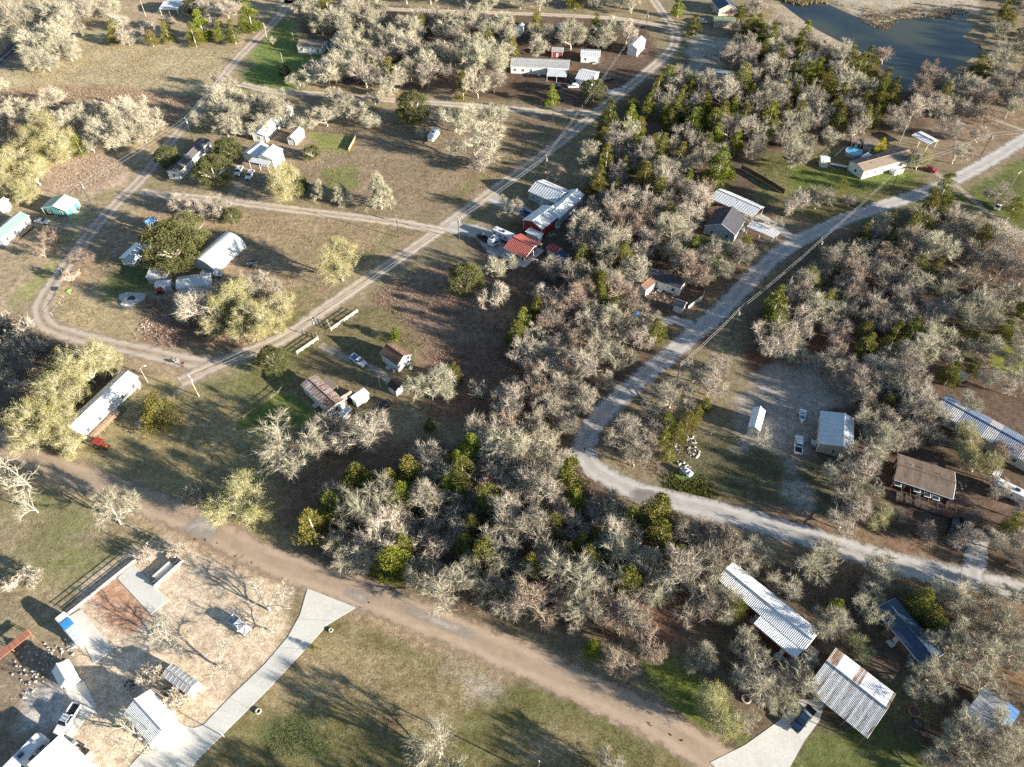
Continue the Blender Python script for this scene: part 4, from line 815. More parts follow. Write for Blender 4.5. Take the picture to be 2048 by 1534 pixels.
a, b = P(308, 1166), P(357, 1122); d = b - a; o = thing('trough', 'long white concrete trough with dark ends next to the slab', 'trough', (a + b) / 2, math.atan2(d.y, d.x)); keep(o.location.x, o.location.y, 3)
lbox(o, 'floor', (0, 0, 0.12), (d.length + 1.0, 2.2, 0.24), 'concrete'); 
for y in (-1.0, 1.0): lbox(o, 'side', (0, y, 0.45), (d.length + 1.0, 0.2, 0.7), 'concrete')
for x in (-d.length / 2 + 0.2, d.length / 2 - 0.6): MB().cyl((x, 0.2, 0.75), 0.62, 0.7, 14).build('tank', 'dark_steel', o)
lbox(o, 'end', (d.length / 2 + 0.45, 0, 0.45), (0.2, 2.2, 0.7), 'concrete')
# ---------------------------------------------------------------- vehicles
_wheel = {}
def wheel(parent, x, y, r=0.38, w=0.26):
    k = (round(r, 2), round(w, 2))
    if k not in _wheel:
        _wheel[k] = (MB().cyl((0, 0, 0), r, w, 14, 'y').mesh('tyre', 'tyre'), MB().cyl((0, 0, 0), r * 0.58, w + 0.03, 10, 'y').mesh('rim', 'rim'))
    o = link('wheel', _wheel[k][0], parent); o.location = (x, y, r); link('rim', _wheel[k][1], o)
def vehicle_root(name, label, cat, front, tail, z=0.9, group=None):
    a, b = P(*front, z), P(*tail, z); d = a - b; c = (a + b) / 2; keep(c.x, c.y, 3.2)
    return thing(name, label, cat, (c.x, c.y, 0.03), math.atan2(d.y, d.x), group)
def ysec(mb, secs, W):
    """side outline lofted across: secs = [(x, zlow, zhigh, half width low, half width high)]"""
    base = len(mb.v)
    for x, z0, z1, w0, w1 in secs:
        mb.v += [(x, -w0, z0), (x, w0, z0), (x, w1, z1), (x, -w1, z1)]
    n = len(secs)
    for i in range(n - 1):
        a = base + i * 4; b = a + 4
        for j in range(4): mb.f.append((a + j, a + (j + 1) % 4, b + (j + 1) % 4, b + j))
    mb.f.append((base, base + 1, base + 2, base + 3)); e = base + (n - 1) * 4; mb.f.append((e + 3, e + 2, e + 1, e))
    return mb
def pickup(label, paint_, front, tail, crew=True, bed='dark_steel', extra=None, L=5.7, group=None):
    o = vehicle_root('pickup_truck', label, 'pickup truck', front, tail, group=group); k = L / 5.7
    xb = -0.75 * k if crew else -0.2 * k      # rear of cab
    body = MB()
    ysec(body, [(2.83 * k, 0.5, 0.92, 0.88, 0.84), (2.7 * k, 0.42, 1.0, 0.97, 0.92), (1.35 * k, 0.40, 1.13, 1.0, 0.95), (xb, 0.40, 1.13, 1.0, 0.97)], 2.0)
    body.box(((xb - 2.82 * k) / 2, 0, 0.55), (xb + 2.82 * k, 1.96, 0.3))
    for s in (-1, 1): body.box(((xb - 2.82 * k) / 2, s * 0.92, 0.9), (xb + 2.82 * k, 0.15, 0.5))
    body.box((-2.78 * k, 0, 0.9), (0.1, 1.96, 0.5)); body.box((xb - 0.04, 0, 0.9), (0.1, 1.9, 0.5))
    body.build('body', paint_, o, bevel=0.035)
    lbox(o, 'bed_liner', ((xb - 2.75 * k) / 2, 0, 0.73), (xb + 2.6 * k, 1.66, 0.05), bed)
    cab = MB(); ysec(cab, [(1.32 * k, 1.10, 1.13, 0.92, 0.90), (0.72 * k, 1.10, 1.80, 0.92, 0.72), (xb + 0.2, 1.10, 1.82, 0.92, 0.74), (xb, 1.10, 1.40, 0.92, 0.84)], 2.0)
    c = cab.build('cab', paint_, o, bevel=0.03)
    ws = MB(); ws.add([(1.27 * k, -0.84, 1.19), (1.27 * k, 0.84, 1.19), (0.76 * k, 0.68, 1.79), (0.76 * k, -0.68, 1.79)], [(0, 1, 2, 3)])
    for v in range(4): x, y, z = ws.v[v]; ws.v[v] = (x + 0.05, y, z + 0.03)
    ws.build('windshield', 'glass', c)
    rw = MB(); rw.add([(xb - 0.01, -0.78, 1.38), (xb - 0.01, 0.78, 1.38), (xb + 0.17, 0.66, 1.79), (xb + 0.17, -0.66, 1.79)], [(0, 1, 2, 3)])
    for v in range(4): x, y, z = rw.v[v]; rw.v[v] = (x - 0.04, y, z + 0.03)
    rw.build('rear_window', 'glass', c)
    for s in (-1, 1):
        for x0, x1 in (((0.70, 0.02), (-0.06, -0.58)) if crew else ((0.7, 0.05),)):
            g = MB(); g.add([(x0 * k + 0.25, s * 0.925, 1.2), (x1 * k, s * 0.925, 1.2), (x1 * k, s * 0.80, 1.68), (x0 * k, s * 0.80, 1.68)], [(0, 1, 2, 3)]); g.build('side_window', 'glass', c)
        lbox(o, 'headlight', (2.74 * k, s * 0.70, 0.84), (0.14, 0.34, 0.2), 'lamp'); lbox(o, 'mirror', (1.05 * k, s * 1.08, 1.25), (0.14, 0.24, 0.2), paint_)
        lbox(o, 'tail_light', (-2.82 * k, s * 0.9, 0.95), (0.06, 0.14, 0.3), 'car_red')
    lbox(o, 'grille', (2.83 * k, 0, 0.74), (0.05, 1.2, 0.28), 'dark_steel'); lbox(o, 'bumper', (2.86 * k, 0, 0.52), (0.16, 1.9, 0.2), 'rim'); lbox(o, 'bumper', (-2.9 * k, 0, 0.52), (0.16, 1.8, 0.18), 'rim')
    for x in (1.8 * k, -1.75 * k):
        for s in (-1, 1): wheel(o, x, s * 0.86)
    if extra == 'toolbox': lbox(o, 'toolbox', (xb - 0.4, 0, 1.22), (0.55, 1.8, 0.32), 'steel')
    if extra == 'rack':
        for i in range(5): lbox(o, 'roof_slat', (0.35 - 0.22 * i, 0, 1.9), (0.08, 1.3, 0.06), 'rim')
    return o
def car(label, paint_, front, tail, suv=False, name='parked_car', cat='car', L=4.6, group=None):
    o = vehicle_root(name, label, cat, front, tail, 0.8, group); k = L / 4.6; h = 1.72 if suv else 1.42
    b = MB(); ysec(b, [(2.3 * k, 0.42, 0.66, 0.74, 0.70), (2.1 * k, 0.34, 0.80, 0.88, 0.82), (1.0 * k, 0.32, 0.98, 0.92, 0.86), (-1.6 * k, 0.32, 1.02, 0.92, 0.86), (-2.2 * k, 0.36, 0.98, 0.88, 0.80), (-2.3 * k, 0.44, 0.85, 0.8, 0.75)], 1.8)
    b.build('body', paint_, o, bevel=0.05)
    xr = -2.0 * k if suv else -1.75 * k
    c = MB(); ysec(c, [(1.05 * k, 0.95, 0.99, 0.86, 0.84), (0.35 * k, 0.95, h - 0.02, 0.86, 0.66), (-0.6 * k, 0.95, h, 0.86, 0.68), ((-1.6 if suv else -1.0) * k, 0.95, h - 0.06, 0.86, 0.66), (xr, 0.95, 1.01, 0.84, 0.80)], 1.8)
    cab = c.build('cabin', paint_, o, bevel=0.03)
    def quad(n, pts, dx): g = MB(); g.add([(x + dx, y, z + 0.03) for x, y, z in pts], [(0, 1, 2, 3)]); g.build(n, 'glass', cab)
    quad('windshield', [(1.0 * k, -0.78, 1.02), (1.0 * k, 0.78, 1.02), (0.38 * k, 0.62, h - 0.05), (0.38 * k, -0.62, h - 0.05)], 0.04)
    quad('rear_window', [(xr + 0.05, -0.72, 1.06), (xr + 0.05, 0.72, 1.06), ((-1.6 if suv else -1.02) * k, 0.6, h - 0.1), ((-1.6 if suv else -1.02) * k, -0.6, h - 0.1)], -0.04)
    for s in (-1, 1):
        for x0, x1 in ((0.45, -0.35), (-0.45, -1.1)):
            g = MB(); g.add([(x0 * k + 0.1, s * 0.872, 1.02), (x1 * k, s * 0.872, 1.02), (x1 * k, s * 0.74, h - 0.14), (x0 * k - 0.1, s * 0.74, h - 0.14)], [(0, 1, 2, 3)]); g.build('side_window', 'glass', cab)
        lbox(o, 'headlight', (2.18 * k, s * 0.62, 0.70), (0.14, 0.3, 0.14), 'lamp'); lbox(o, 'tail_light', (-2.24 * k, s * 0.66, 0.86), (0.1, 0.28, 0.14), 'car_red')
    for x in (1.42 * k, -1.4 * k):
        for s in (-1, 1): wheel(o, x, s * 0.8, 0.33, 0.22)
    return o
def camper(label, front, tail, L=8.0, nose=True, name='travel_trailer'):
    o = vehicle_root(name, label, 'camper', front, tail, 1.6)
    b = MB(); ysec(b, [(L / 2, 0.9, 1.9, 1.05, 1.0), (L / 2 - 0.5, 0.55, 2.85, 1.2, 1.15), (-L / 2 + 0.25, 0.55, 2.95, 1.2, 1.15), (-L / 2, 0.7, 2.7, 1.18, 1.1)], 2.4)
    b.build('body', 'car_white', o, bevel=0.09)
    for x in np.linspace(-L / 2 + 1.2, L / 2 - 1.6, max(2, int(L / 2.4))):
        w = MB().box((x, 0, 3.0), (0.5, 0.5, 0.14)).build('roof_vent', 'steel', o)
    lbox(o, 'air_conditioner', (0.2, 0, 3.08), (0.95, 0.75, 0.3), 'glass')
    for s in (-1, 1):
        for x in np.linspace(-L / 2 + 1.0, L / 2 - 1.5, 4): lbox(o, 'window', (x, s * 1.19, 1.75), (0.9, 0.06, 0.6), 'glass')
        lbox(o, 'stripe', (0, s * 1.195, 1.1), (L - 1.2, 0.04, 0.16), 'siding_blue')
        for x in (-0.9, 0.0): wheel(o, x, s * 1.02, 0.36, 0.24)
    if nose: MB().bar((L / 2 - 0.2, 0, 0.6), (L / 2 + 1.1, 0, 0.55), 0.14, 0.14).build('tow_bar', 'dark_steel', o)
    lbox(o, 'door', (L / 2 - 2.3, -1.2, 1.5), (0.7, 0.05, 1.8), 'siding_grey')
    return o
pickup('white crew cab pickup nosed out beside another white pickup', 'car_white', (472.6, 350), (481, 332.5), True)
pickup('white pickup in the shade nearest the tall white shop', 'car_white', (494, 358), (504, 340), True)
pickup('old pale blue white pickup on the grass by the brown roofed cottage', 'car_white', (730, 730), (703, 710.5), False, bed='car_blue')
pickup('white pickup with dark bed beside the tan saltbox cottage', 'car_white', (1599, 872), (1596.4, 906), True)
pickup('white pickup with black bed on the concrete slab by the ribbed shop', 'car_white', (117, 1464), (151, 1411), True)
pickup('navy pickup with steel toolbox parked by the tin barn', 'car_navy', (1589, 1458), (1624, 1416), True, extra='toolbox')
pickup('white pickup with cab cover under thin bare branches in the sandy yard', 'car_white', (493, 1262), (463, 1237), True, bed='steel', L=5.4)
pickup('dark blue pickup with pale bed by the red barn', 'car_blue', (1036, 419), (1056, 428), True, L=5.4)
pickup('brown open backed off roader on the pale parking pad', 'car_brown', (957, 468), (974, 480), False, L=4.6, extra='rack')
car('white sedan on the grass near the teal cabin', 'car_white', (94, 443), (72, 440), L=4.7)
car('white car with dark windows parked beside the long mobile home', 'car_white', (1851, 320), (1828, 307), True, L=5.0)
car('dark red car on the gravel by the long mobile home', 'car_red', (1869, 341), (1855, 335), True, L=4.6)
car('white suv parked on the shaded lawn below the large pale house', 'car_white', (1136, 172), (1157, 171), True, L=4.8)
car('dark blue car sheltered under the porch roof of the large pale house', 'car_navy', (1101, 172), (1122, 172), False)
car('black pickup like suv on the gravel drive by the cedar', 'car_black', (1903, 1070), (1909, 1040), True, L=5.2)
car('black suv next to another dark car on the gravel drive', 'car_black', (1932, 1066), (1930, 1040), True, L=4.9)
car('white car beside the round green cedar near the pond track', 'car_white', (1414, 44), (1400, 38), False)
car('dark car in the shade between the white houses', 'car_black', (1145, 162), (1157, 160), True)
car('black car at the end of the pale drive among the white houses', 'car_black', (1208, 160), (1220, 157), True)
car('small white cart on the side drive', 'car_white', (1992, 418), (1998, 411), True, L=2.6, name='golf_cart', cat='cart')
car('dark open topped cart parked beside the tiny white shed', 'car_black', (764, 813), (776, 804), False, L=3.4, name='garden_cart', cat='cart')
camper('pale travel trailer standing alone on the brown lawn', (858, 281), (876, 259), 7.2)
camper('long white fifth wheel camper beside the red roofed house', (983, 459), (1034, 482), 9.0)
camper('small rounded white teardrop trailer behind the off roader', (979, 487), (994, 478), 3.4, True)
camper('large white motor home at the edge of the bare trees', (2006, 975), (2056, 1000), 9.5, False, 'motor_home')
camper('pale blue motor home tucked against the ribbed metal shop', (75, 1488), (20, 1545), 8.5, False, 'motor_home')
o = vehicle_root('flatbed_truck', 'old grey flatbed truck below the rounded hut', 'truck', (438, 548), (404, 545), 1.0)
lbox(o, 'bed', (-0.9, 0, 1.05), (4.4, 2.2, 0.2), 'steel'); lbox(o, 'cab', (2.1, 0, 1.25), (1.5, 1.9, 1.5), 'car_white', bevel=0.12); lbox(o, 'bonnet', (3.2, 0, 0.95), (0.9, 1.7, 0.7), 'car_white', bevel=0.1)
lbox(o, 'windshield', (2.88, 0, 1.6), (0.06, 1.5, 0.5), 'glass')
for x in (2.7, -1.8):
    for s in (-1, 1): wheel(o, x, s * 0.85, 0.42)
c = P(505, 530); o = thing('flat_trailer', 'old utility trailer rusting in the grass by the bare trees', 'trailer', (c.x, c.y, 0), 0.4); keep(c.x, c.y, 3)
lbox(o, 'bed', (0, 0, 0.6), (3.6, 1.9, 0.1), 'steel'); lbox(o, 'rail', (0, 0.9, 0.85), (3.6, 0.06, 0.4), 'dark_steel'); lbox(o, 'rail', (0, -0.9, 0.85), (3.6, 0.06, 0.4), 'dark_steel'); MB().bar((1.8, 0, 0.55), (3.0, 0, 0.5), 0.1, 0.1).build('tow_bar', 'dark_steel', o)
for s in (-1, 1): wheel(o, -0.3, s * 1.05, 0.32, 0.2)
# red canopied tractor
o = vehicle_root('tractor', 'faded red canopied tractor below the white mobile home deck', 'tractor', (212, 893), (192, 886), 0.8)
lbox(o, 'hood', (1.1, 0, 1.0), (1.7, 0.75, 0.6), 'orange', bevel=0.06); lbox(o, 'canopy', (-0.4, 0, 2.1), (2.5, 1.9, 0.1), 'red')
for i in range(5): lbox(o, 'canopy_rib', (-1.4 + i * 0.5, 0, 2.18), (0.08, 1.9, 0.05), 'red')
for x in (-1.5, 0.6):
    for s in (-1, 1): lbox(o, 'canopy_post', (x, s * 0.85, 1.35), (0.08, 0.08, 1.45), 'dark_steel')
lbox(o, 'seat', (-0.7, 0, 1.1), (0.6, 0.6, 0.5), 'dark_steel'); lbox(o, 'chassis', (0.2, 0, 0.6), (3.2, 0.6, 0.35), 'dark_steel')
for s in (-1, 1): wheel(o, -0.8, s * 0.85, 0.68, 0.38); wheel(o, 1.5, s * 0.7, 0.4, 0.24)
# red go cart
o = vehicle_root('go_cart', 'little red roofed play cart by the junk pile', 'cart', (310, 586), (330, 582), 0.5)
lbox(o, 'roof', (0, 0, 1.6), (2.2, 1.6, 0.08), 'red'); lbox(o, 'body', (0, 0, 0.5), (2.4, 1.2, 0.3), 'dark_steel')
for x in (-0.9, 0.9):
    for s in (-1, 1): lbox(o, 'post', (x, s * 0.7, 1.05), (0.07, 0.07, 1.1), 'white'); wheel(o, x, s * 0.65, 0.28, 0.2)
# boat trailers
def boat(label, a, b, L=4.6):
    o = vehicle_root('boat', label, 'boat', a, b, 0.7); h = MB()
    secs = [(L / 2, 0.75, 0.95, 0.05, 0.08), (L / 2 - 0.8, 0.5, 1.0, 0.35, 0.6), (0, 0.42, 0.95, 0.5, 0.85), (-L / 2, 0.42, 0.92, 0.55, 0.85)]
    ysec(h, secs, 1.7); h.build('hull', 'car_white', o); lbox(o, 'cockpit', (-0.4, 0, 0.96), (L * 0.55, 1.1, 0.05), 'car_blue')
    for x in (-1.2, -0.2): lbox(o, 'seat', (x, 0, 1.1), (0.4, 1.0, 0.25), 'white')
    lbox(o, 'windscreen', (0.8, 0, 1.1), (0.1, 1.1, 0.3), 'glass'); MB().bar((L / 2, 0, 0.45), (L / 2 + 1.2, 0, 0.45), 0.1, 0.1).build('trailer_tongue', 'dark_steel', o)
    for s in (-1, 1): wheel(o, -0.4, s * 0.8, 0.3, 0.2)
boat('small white and blue boat on a trailer in the gravel yard', (1603, 846), (1606, 820), 4.4)
boat('upturned pale skiff and frame lying in the weeds by the gravel bend', (1366, 937), (1379, 948), 3.2)
# ATV with two people scale: dark utility trailer at the bend
o = vehicle_root('utility_trailer', 'black box utility trailer parked at the sharp gravel bend', 'trailer', (1150, 903), (1138, 935), 0.8)
lbox(o, 'bed', (0, 0, 0.6), (3.6, 1.9, 0.12), 'dark_steel')
for s in (-1, 1): lbox(o, 'side', (0, s * 0.92, 0.95), (3.6, 0.08, 0.7), 'dark_steel'); wheel(o, 0, s * 1.08, 0.34, 0.2)
lbox(o, 'end', (-1.78, 0, 0.95), (0.08, 1.9, 0.7), 'dark_steel'); lbox(o, 'load', (1.0, 0.1, 1.0), (1.0, 1.0, 0.5), 'steel'); MB().bar((1.8, 0, 0.5), (3.2, 0, 0.5), 0.12, 0.12).build('tow_bar', 'steel', o)
# person walking on the gravel road by the bend
def person(label, x, y, shirt, rz):
    c = P(x, y); o = thing('person', label, 'person', (c.x, c.y, 0.02), rz)
    me = bpy.data.meshes.new('body'); J = [(0, 0, .95), (0, 0, 1.2), (0, 0, 1.42), (0, 0, 1.52), (0, 0.01, 1.62), (0, 0.01, 1.74), (.2, 0, 1.4), (.27, .06, 1.13), (.25, .16, .9), (-.2, 0, 1.4), (-.27, -.08, 1.13), (-.25, -.02, .9), (.1, 0, .9), (.11, .14, .5), (.11, .05, .08), (.11, .2, .04), (-.1, 0, .9), (-.11, -.06, .5), (-.11, -.22, .1), (-.11, -.08, .05)]
    Ed = [(0, 1), (1, 2), (2, 3), (3, 4), (4, 5), (2, 6), (6, 7), (7, 8), (2, 9), (9, 10), (10, 11), (0, 12), (12, 13), (13, 14), (14, 15), (0, 16), (16, 17), (17, 18), (18, 19)]
    R = [.15, .15, .15, .065, .1, .095, .075, .055, .045, .075, .055, .045, .1, .075, .055, .045, .1, .075, .055, .045]
    me.from_pydata(J, Ed, []); ob = link('body', me, o); sk = ob.modifiers.new('s', 'SKIN'); ob.modifiers.new('d', 'SUBSURF').levels = 1
    for i, v in enumerate(me.skin_vertices[0].data): v.radius = (R[i], R[i]); v.use_root = i == 0
    me.materials.append(M[shirt]); 
    h = MB(); h.tube([(0, -.01, 1.70), (0, -.01, 1.78), (0, -.01, 1.84)], [.115, .105, .05], 10).build('hair', 'wood_dark', o, True)
person('person in dark clothes walking on the gravel bend', 1169, 903, 'car_navy', 0.5)
# ---------------------------------------------------------------- poles and wires
def pole(label, x, y, h, transformer=False, m='pole', lamp=False, r=0.14, group=None):
    c = P(x, y); o = thing('utility_pole' if not lamp else 'lamp_post', label, 'utility pole' if not lamp else 'lamp post', c, math.radians(35), group); keep(c.x, c.y, 0.8)
    MB().tube([(0, 0, -0.1), (0, 0, h)], [r, r * 0.7], 8).build('pole', m, o)
    if not lamp:
        MB().tube([(0, 0, h), (0, 0, h + 0.35)], [0.06, 0.09], 8).build('insulator', 'white', o); MB().tube([(0.18, 0, h - 0.75), (0.18, 0, h - 0.5)], [0.06, 0.08], 8).build('insulator', 'white', o)
    if transformer:
        MB().cyl((0.12, -0.42, h - 1.35), 0.29, 0.95, 12).build('transformer', 'steel', o); lbox(o, 'bracket', (0.05, -0.2, h - 1.3), (0.12, 0.3, 0.5), 'steel')
    if lamp:
        MB().tube([(0, 0, h - 0.2), (0.5, 0, h + 0.15), (1.1, 0, h + 0.2)], [0.04, 0.04, 0.04], 6).build('arm', 'steel', o); lbox(o, 'lamp_head', (1.35, 0, h + 0.15), (0.6, 0.28, 0.16), 'lamp')
    return Vector((c.x, c.y, h))
T = {}
T[1] = pole('utility pole with transformer by the road corner south of the fence', 398, 793, 8.2, True, 'pole_pale')
T[2] = pole('utility pole with transformer between two white entry fences', 634, 677, 7.8, True, 'pole')
T[5] = pole('utility pole with transformer at the lane junction by the pale pad', 918.6, 478.5, 8.4, True)
T[6] = pole('utility pole with transformer above the pale blue house', 1090, 357, 9.0, True)
T[13] = pole('utility pole with transformer at the far road fork', 1290, 70, 10.0, True)
T[3] = pole('dark utility pole with transformer beside the pale gravel road', 1461.4, 670, 9.8, True)
T[4] = pole('dark utility pole with transformer beside the curving road by the pasture', 1960, 315, 9.5, True)
T[14] = pole('thin utility pole in front of the long mobile home', 1783, 377, 9.0)
T[18] = pole('utility pole with transformer at the outer edge of the gravel curve', 1624, 528, 9.6, True)
T[21] = pole('utility pole beside the gravel road above the bend', 1349, 777, 9.4)
T[7] = pole('slim utility pole standing on the grass south of the sandy lane', 798, 475, 8.2, False, 'pole')
T[8] = pole('utility pole in the dark field corner by the upper lane', 1105, 250, 8.8)
T[9] = pole('utility pole with transformer beside the teal cabin', 183, 409, 8.4, True, 'pole')
T[19] = pole('utility pole with transformer under the bare trees on the loop road', 386, 281, 9.0, True)
T[20] = pole('utility pole with transformer at the green corner lot', 537, 88, 9.0, True, 'pole_pale')
T[10] = pole('dark utility pole beside the upper lane', 606, 203, 8.5, True)
pole('white lamp post near the end of the white mobile home', 296, 765, 5.5, lamp=True, m='pole_pale', r=0.08)
pole('short meter post between the cottage and the tiny shed', 761, 776, 3.4, m='pole_pale')
pole('tall pale bare pole behind the yellow tree', 1796, 292, 8.5, m='pole_pale')
pole('small lamp post on the grass across the curving road', 2022, 372, 5.0, lamp=True, m='pole_pale', r=0.08)
pole('slim pale pole at the top of the dry field', 292, 33, 7.0, m='pole_pale')
pole('white lamp post on the lawn beside the concrete drive', 448, 1473, 2.6, lamp=True, m='white', r=0.09)
pole('pale post standing in the green corner lawn', 587, 80, 3.0, m='pole_pale', r=0.09); pole('pale post beside the shrub on the green corner lawn', 565, 122, 3.2, m='pole_pale', r=0.09)
pole('utility pole at the foot of the bottom lawn', 1075, 1552, 9.5)
def wires(label, seq, group='overhead wires'):
    for off, dz in ((0.0, 0.3), (0.0, -0.85)):
        pts = []
        for a, b in zip(seq[:-1], seq[1:]):
            for t in np.linspace(0, 1, 11)[:-1 if b is not seq[-1] else None]:
                p = a.lerp(b, t); pts.append((p.x, p.y, p.z + dz - 4 * 0.7 * t * (1 - t)))
        tag(MB().tube(pts, [0.02] * len(pts), 4).build('power_line', 'wire'), label + (' upper wire' if dz > 0 else ' lower wire'), 'power line', group)
wires('overhead line along the village road', [T[1], T[2], T[5], T[6], T[13]])
wires('overhead line along the pale gravel road', [T[21], T[3], T[18], T[14], T[4], Vector((215, 250, 9.5))])
wires('overhead line along the loop road', [T[9], T[19], T[20]])
wires('service line across the sandy lane', [T[7], T[5]])
# ---------------------------------------------------------------- fences and yard things
def fence(name, label, pts, h=1.1, gap=2.4, m='white', rails=(0.5, 0.95), post=0.12, rail=0.1, boards=None, cat='fence'):
    w = [P(x, y) for x, y in pts]; c = w[0]; o = thing(name, label, cat, c, 0)
    pm = MB().box((0, 0, h / 2), (post, post, h)).mesh('post', m)
    for a, b in zip(w[:-1], w[1:]):
        d = b - a; k = max(1, int(round(d.length / gap))); ang = math.atan2(d.y, d.x)
        for i in range(k + 1):
            if i == k and b is not w[-1]: continue
            q = a + d * i / k - c; po = link('post', pm, o); po.location = q
        rm = MB().box((0, 0, 0), (d.length / k, rail * 0.5, rail)).mesh('rail', m)
        bm_ = MB().box((0, 0, h / 2), (d.length / k * 0.97, 0.04, h * 0.96)).mesh('fence_panel', boards) if boards else None
        for i in range(k):
            q = a + d * (i + 0.5) / k - c
            for z in rails:
                ro = link('rail', rm, o); ro.location = (q.x, q.y, z); ro.rotation_euler = (0, 0, ang)
            if boards:
                bo = link('fence_panel', bm_, o); bo.location = (q.x, q.y, 0.03); bo.rotation_euler = (0, 0, ang)
    return o
fence('rail_fence', 'white rail entry fence on the uphill side of the grass drive', [(655, 645), (663, 662), (716, 625)], 1.3, 2.0, 'white', (0.45, 0.85, 1.2))
fence('rail_fence', 'white rail entry fence on the downhill side of the grass drive', [(633, 671), (637, 680), (595, 709)], 1.3, 2.0, 'white', (0.45, 0.85, 1.2))
fence('wire_fence', 'white topped wire fence posts beside the rusty trailer', [(565, 775), (584, 785), (608, 806), (630, 824)], 1.2, 1.6, 'pole_pale', (0.9,), 0.09, 0.03)
fence('corral_fence', 'weathered rail corral on the green patch', [(488, 838), (557, 788), (566, 778)], 1.2, 2.2, 'wood', (0.5, 1.0), 0.12, 0.09)
fence('rail_fence', 'low white rail frame on the lawn beside the dirt road', [(250, 1050), (310, 1077), (296, 1090)], 1.0, 2.4, 'pole_pale', (0.6, 0.95))
fence('pasture_fence', 'dark post fence along the pale pasture track', [(1862, 212), (1915, 228), (1965, 243), (2045, 268)], 1.3, 3.2, 'wood_dark', (1.1,), 0.16, 0.06)
fence('board_fence', 'dark board fence along the lawn by the long carport', [(1482, 338), (1522, 360), (1568, 388)], 1.8, 2.2, 'wood_dark', (0.4, 1.5), 0.1, 0.08, 'wood_dark')
fence('board_fence', 'dark board fence behind the grey cottage yard', [(1361, 562), (1384, 573), (1407, 584)], 1.7, 2.2, 'wood_dark', (0.4, 1.5), 0.1, 0.08, 'wood_dark')
fence('picket_fence', 'white panel fence curving round the grey cottage yard', [(1407, 588), (1406, 596), (1376, 618)], 1.3, 1.8, 'white', (0.4, 1.1), 0.1, 0.08, 'siding_white')
fence('garden_fence', 'pale board fence at the end of the green garden plot', [(698, 302), (712, 276)], 1.2, 2.4, 'plank', (0.3, 0.7, 1.1), 0.12, 0.1, 'plank')
fence('garden_fence', 'thin post fence along the back of the green garden plot', [(612, 262), (712, 272)], 1.0, 2.8, 'wood', (0.8,), 0.1, 0.06)
fence('garden_fence', 'thin post fence along the front of the green garden plot', [(635, 298), (698, 302)], 1.0, 2.8, 'wood', (0.8,), 0.1, 0.06)
fence('pool_fence', 'dark slat fence round the swimming pool yard', [(1668, 318), (1700, 288), (1728, 294)], 1.5, 2.2, 'wood_dark', (0.4, 1.3), 0.1, 0.08)
fence('yard_fence', 'thin pale wire fence across the weedy yard', [(1395, 862), (1475, 890), (1530, 930)], 1.1, 4.0, 'pole_pale', (0.9,), 0.08, 0.03)
fence('wire_fence', 'pale post wire fence on the slope below the loop road bend', [(105, 632), (122, 610), (135, 585)], 1.4, 3.5, 'pole_pale', (1.0,), 0.1, 0.03)
fence('board_fence', 'long dark wooden edging beside the gravel yard', [(1395, 884), (1430, 900), (1490, 928)], 0.6, 3.0, 'wood_dark', (0.4,), 0.1, 0.08)
# swimming pool
c = P(1708, 303, 1.0); o = thing('swimming_pool', 'round above ground pool with bright blue water', 'pool', (c.x, c.y, 0)); keep(c.x, c.y, 4)
mb = MB(); n = 28
for r_, z in ((3.1, 0.0), (3.1, 1.25), (2.9, 1.25), (2.9, 1.05)):
    for j in range(n): mb.v.append((r_ * math.cos(j / n * 6.2832), r_ * math.sin(j / n * 6.2832), z))
mb.f = [(i * n + j, i * n + (j + 1) % n, (i + 1) * n + (j + 1) % n, (i + 1) * n + j) for i in range(3) for j in range(n)]
mb.build('pool_wall', 'siding_blue', o); MB().cyl((0, 0, 0.65), 2.92, 0.8, 28).build('water', 'pool_water', o)
# misc
def tank(label, x, y, L, r, m, rz):
    c = P(x, y); o = thing('propane_tank', label, 'tank', (c.x, c.y, 0), rz); MB().tube([(-L / 2, 0, r + .2), (-L / 2 + .25, 0, r + .2), (L / 2 - .25, 0, r + .2), (L / 2, 0, r + .2)], [r * .4, r, r, r * .4], 12).build('tank_body', m, o, True)
    for x_ in (-L / 4, L / 4): lbox(o, 'foot', (x_, 0, 0.15), (0.12, r * 1.4, 0.3), 'dark_steel')
    MB().cyl((0, 0, 2 * r + .25), 0.1, 0.2, 8).build('valve', 'steel', o)
tank('white propane tank on the grass behind the saltbox cottage', 1690, 940, 2.4, 0.5, 'white', 1.2)
tank('pale propane tank beside the brown roofed cottage', 822, 738, 1.6, 0.4, 'pole_pale', 1.3)
def ring(label, x, y, r, m='pole_pale', name='planter_ring'):
    c = P(x, y); o = thing(name, label, 'planter', (c.x, c.y, 0)); t = [(r * math.cos(a), r * math.sin(a), 0.2) for a in np.linspace(0, 6.2832, 17)]
    MB().tube(t, [0.16] * 17, 6).build('rim', m, o); MB().cyl((0, 0, 0.08), r, 0.12, 14).build('soil', 'wood_dark', o)
ring('round white tyre planter on the grass among bare trees', 1492, 1398, 0.8); ring('round stone ringed bed beside the shaded yard', 1476, 1350, 0.9); ring('white ring bed under the bare tree by the blue roof', 1480, 1298, 1.0)
ring('dark rusty fire ring near the tin barn', 1828, 1423, 1.0, 'rust', 'fire_ring'); ring('black burn barrel circle behind the tin barn', 1836, 1448, 1.0, 'dark_steel', 'fire_ring')
ring('pale tyre with plant on the lawn by the light post', 517, 1423, 0.45); ring('pale stone well cover on the lawn by the concrete apron', 662, 1261, 0.35)
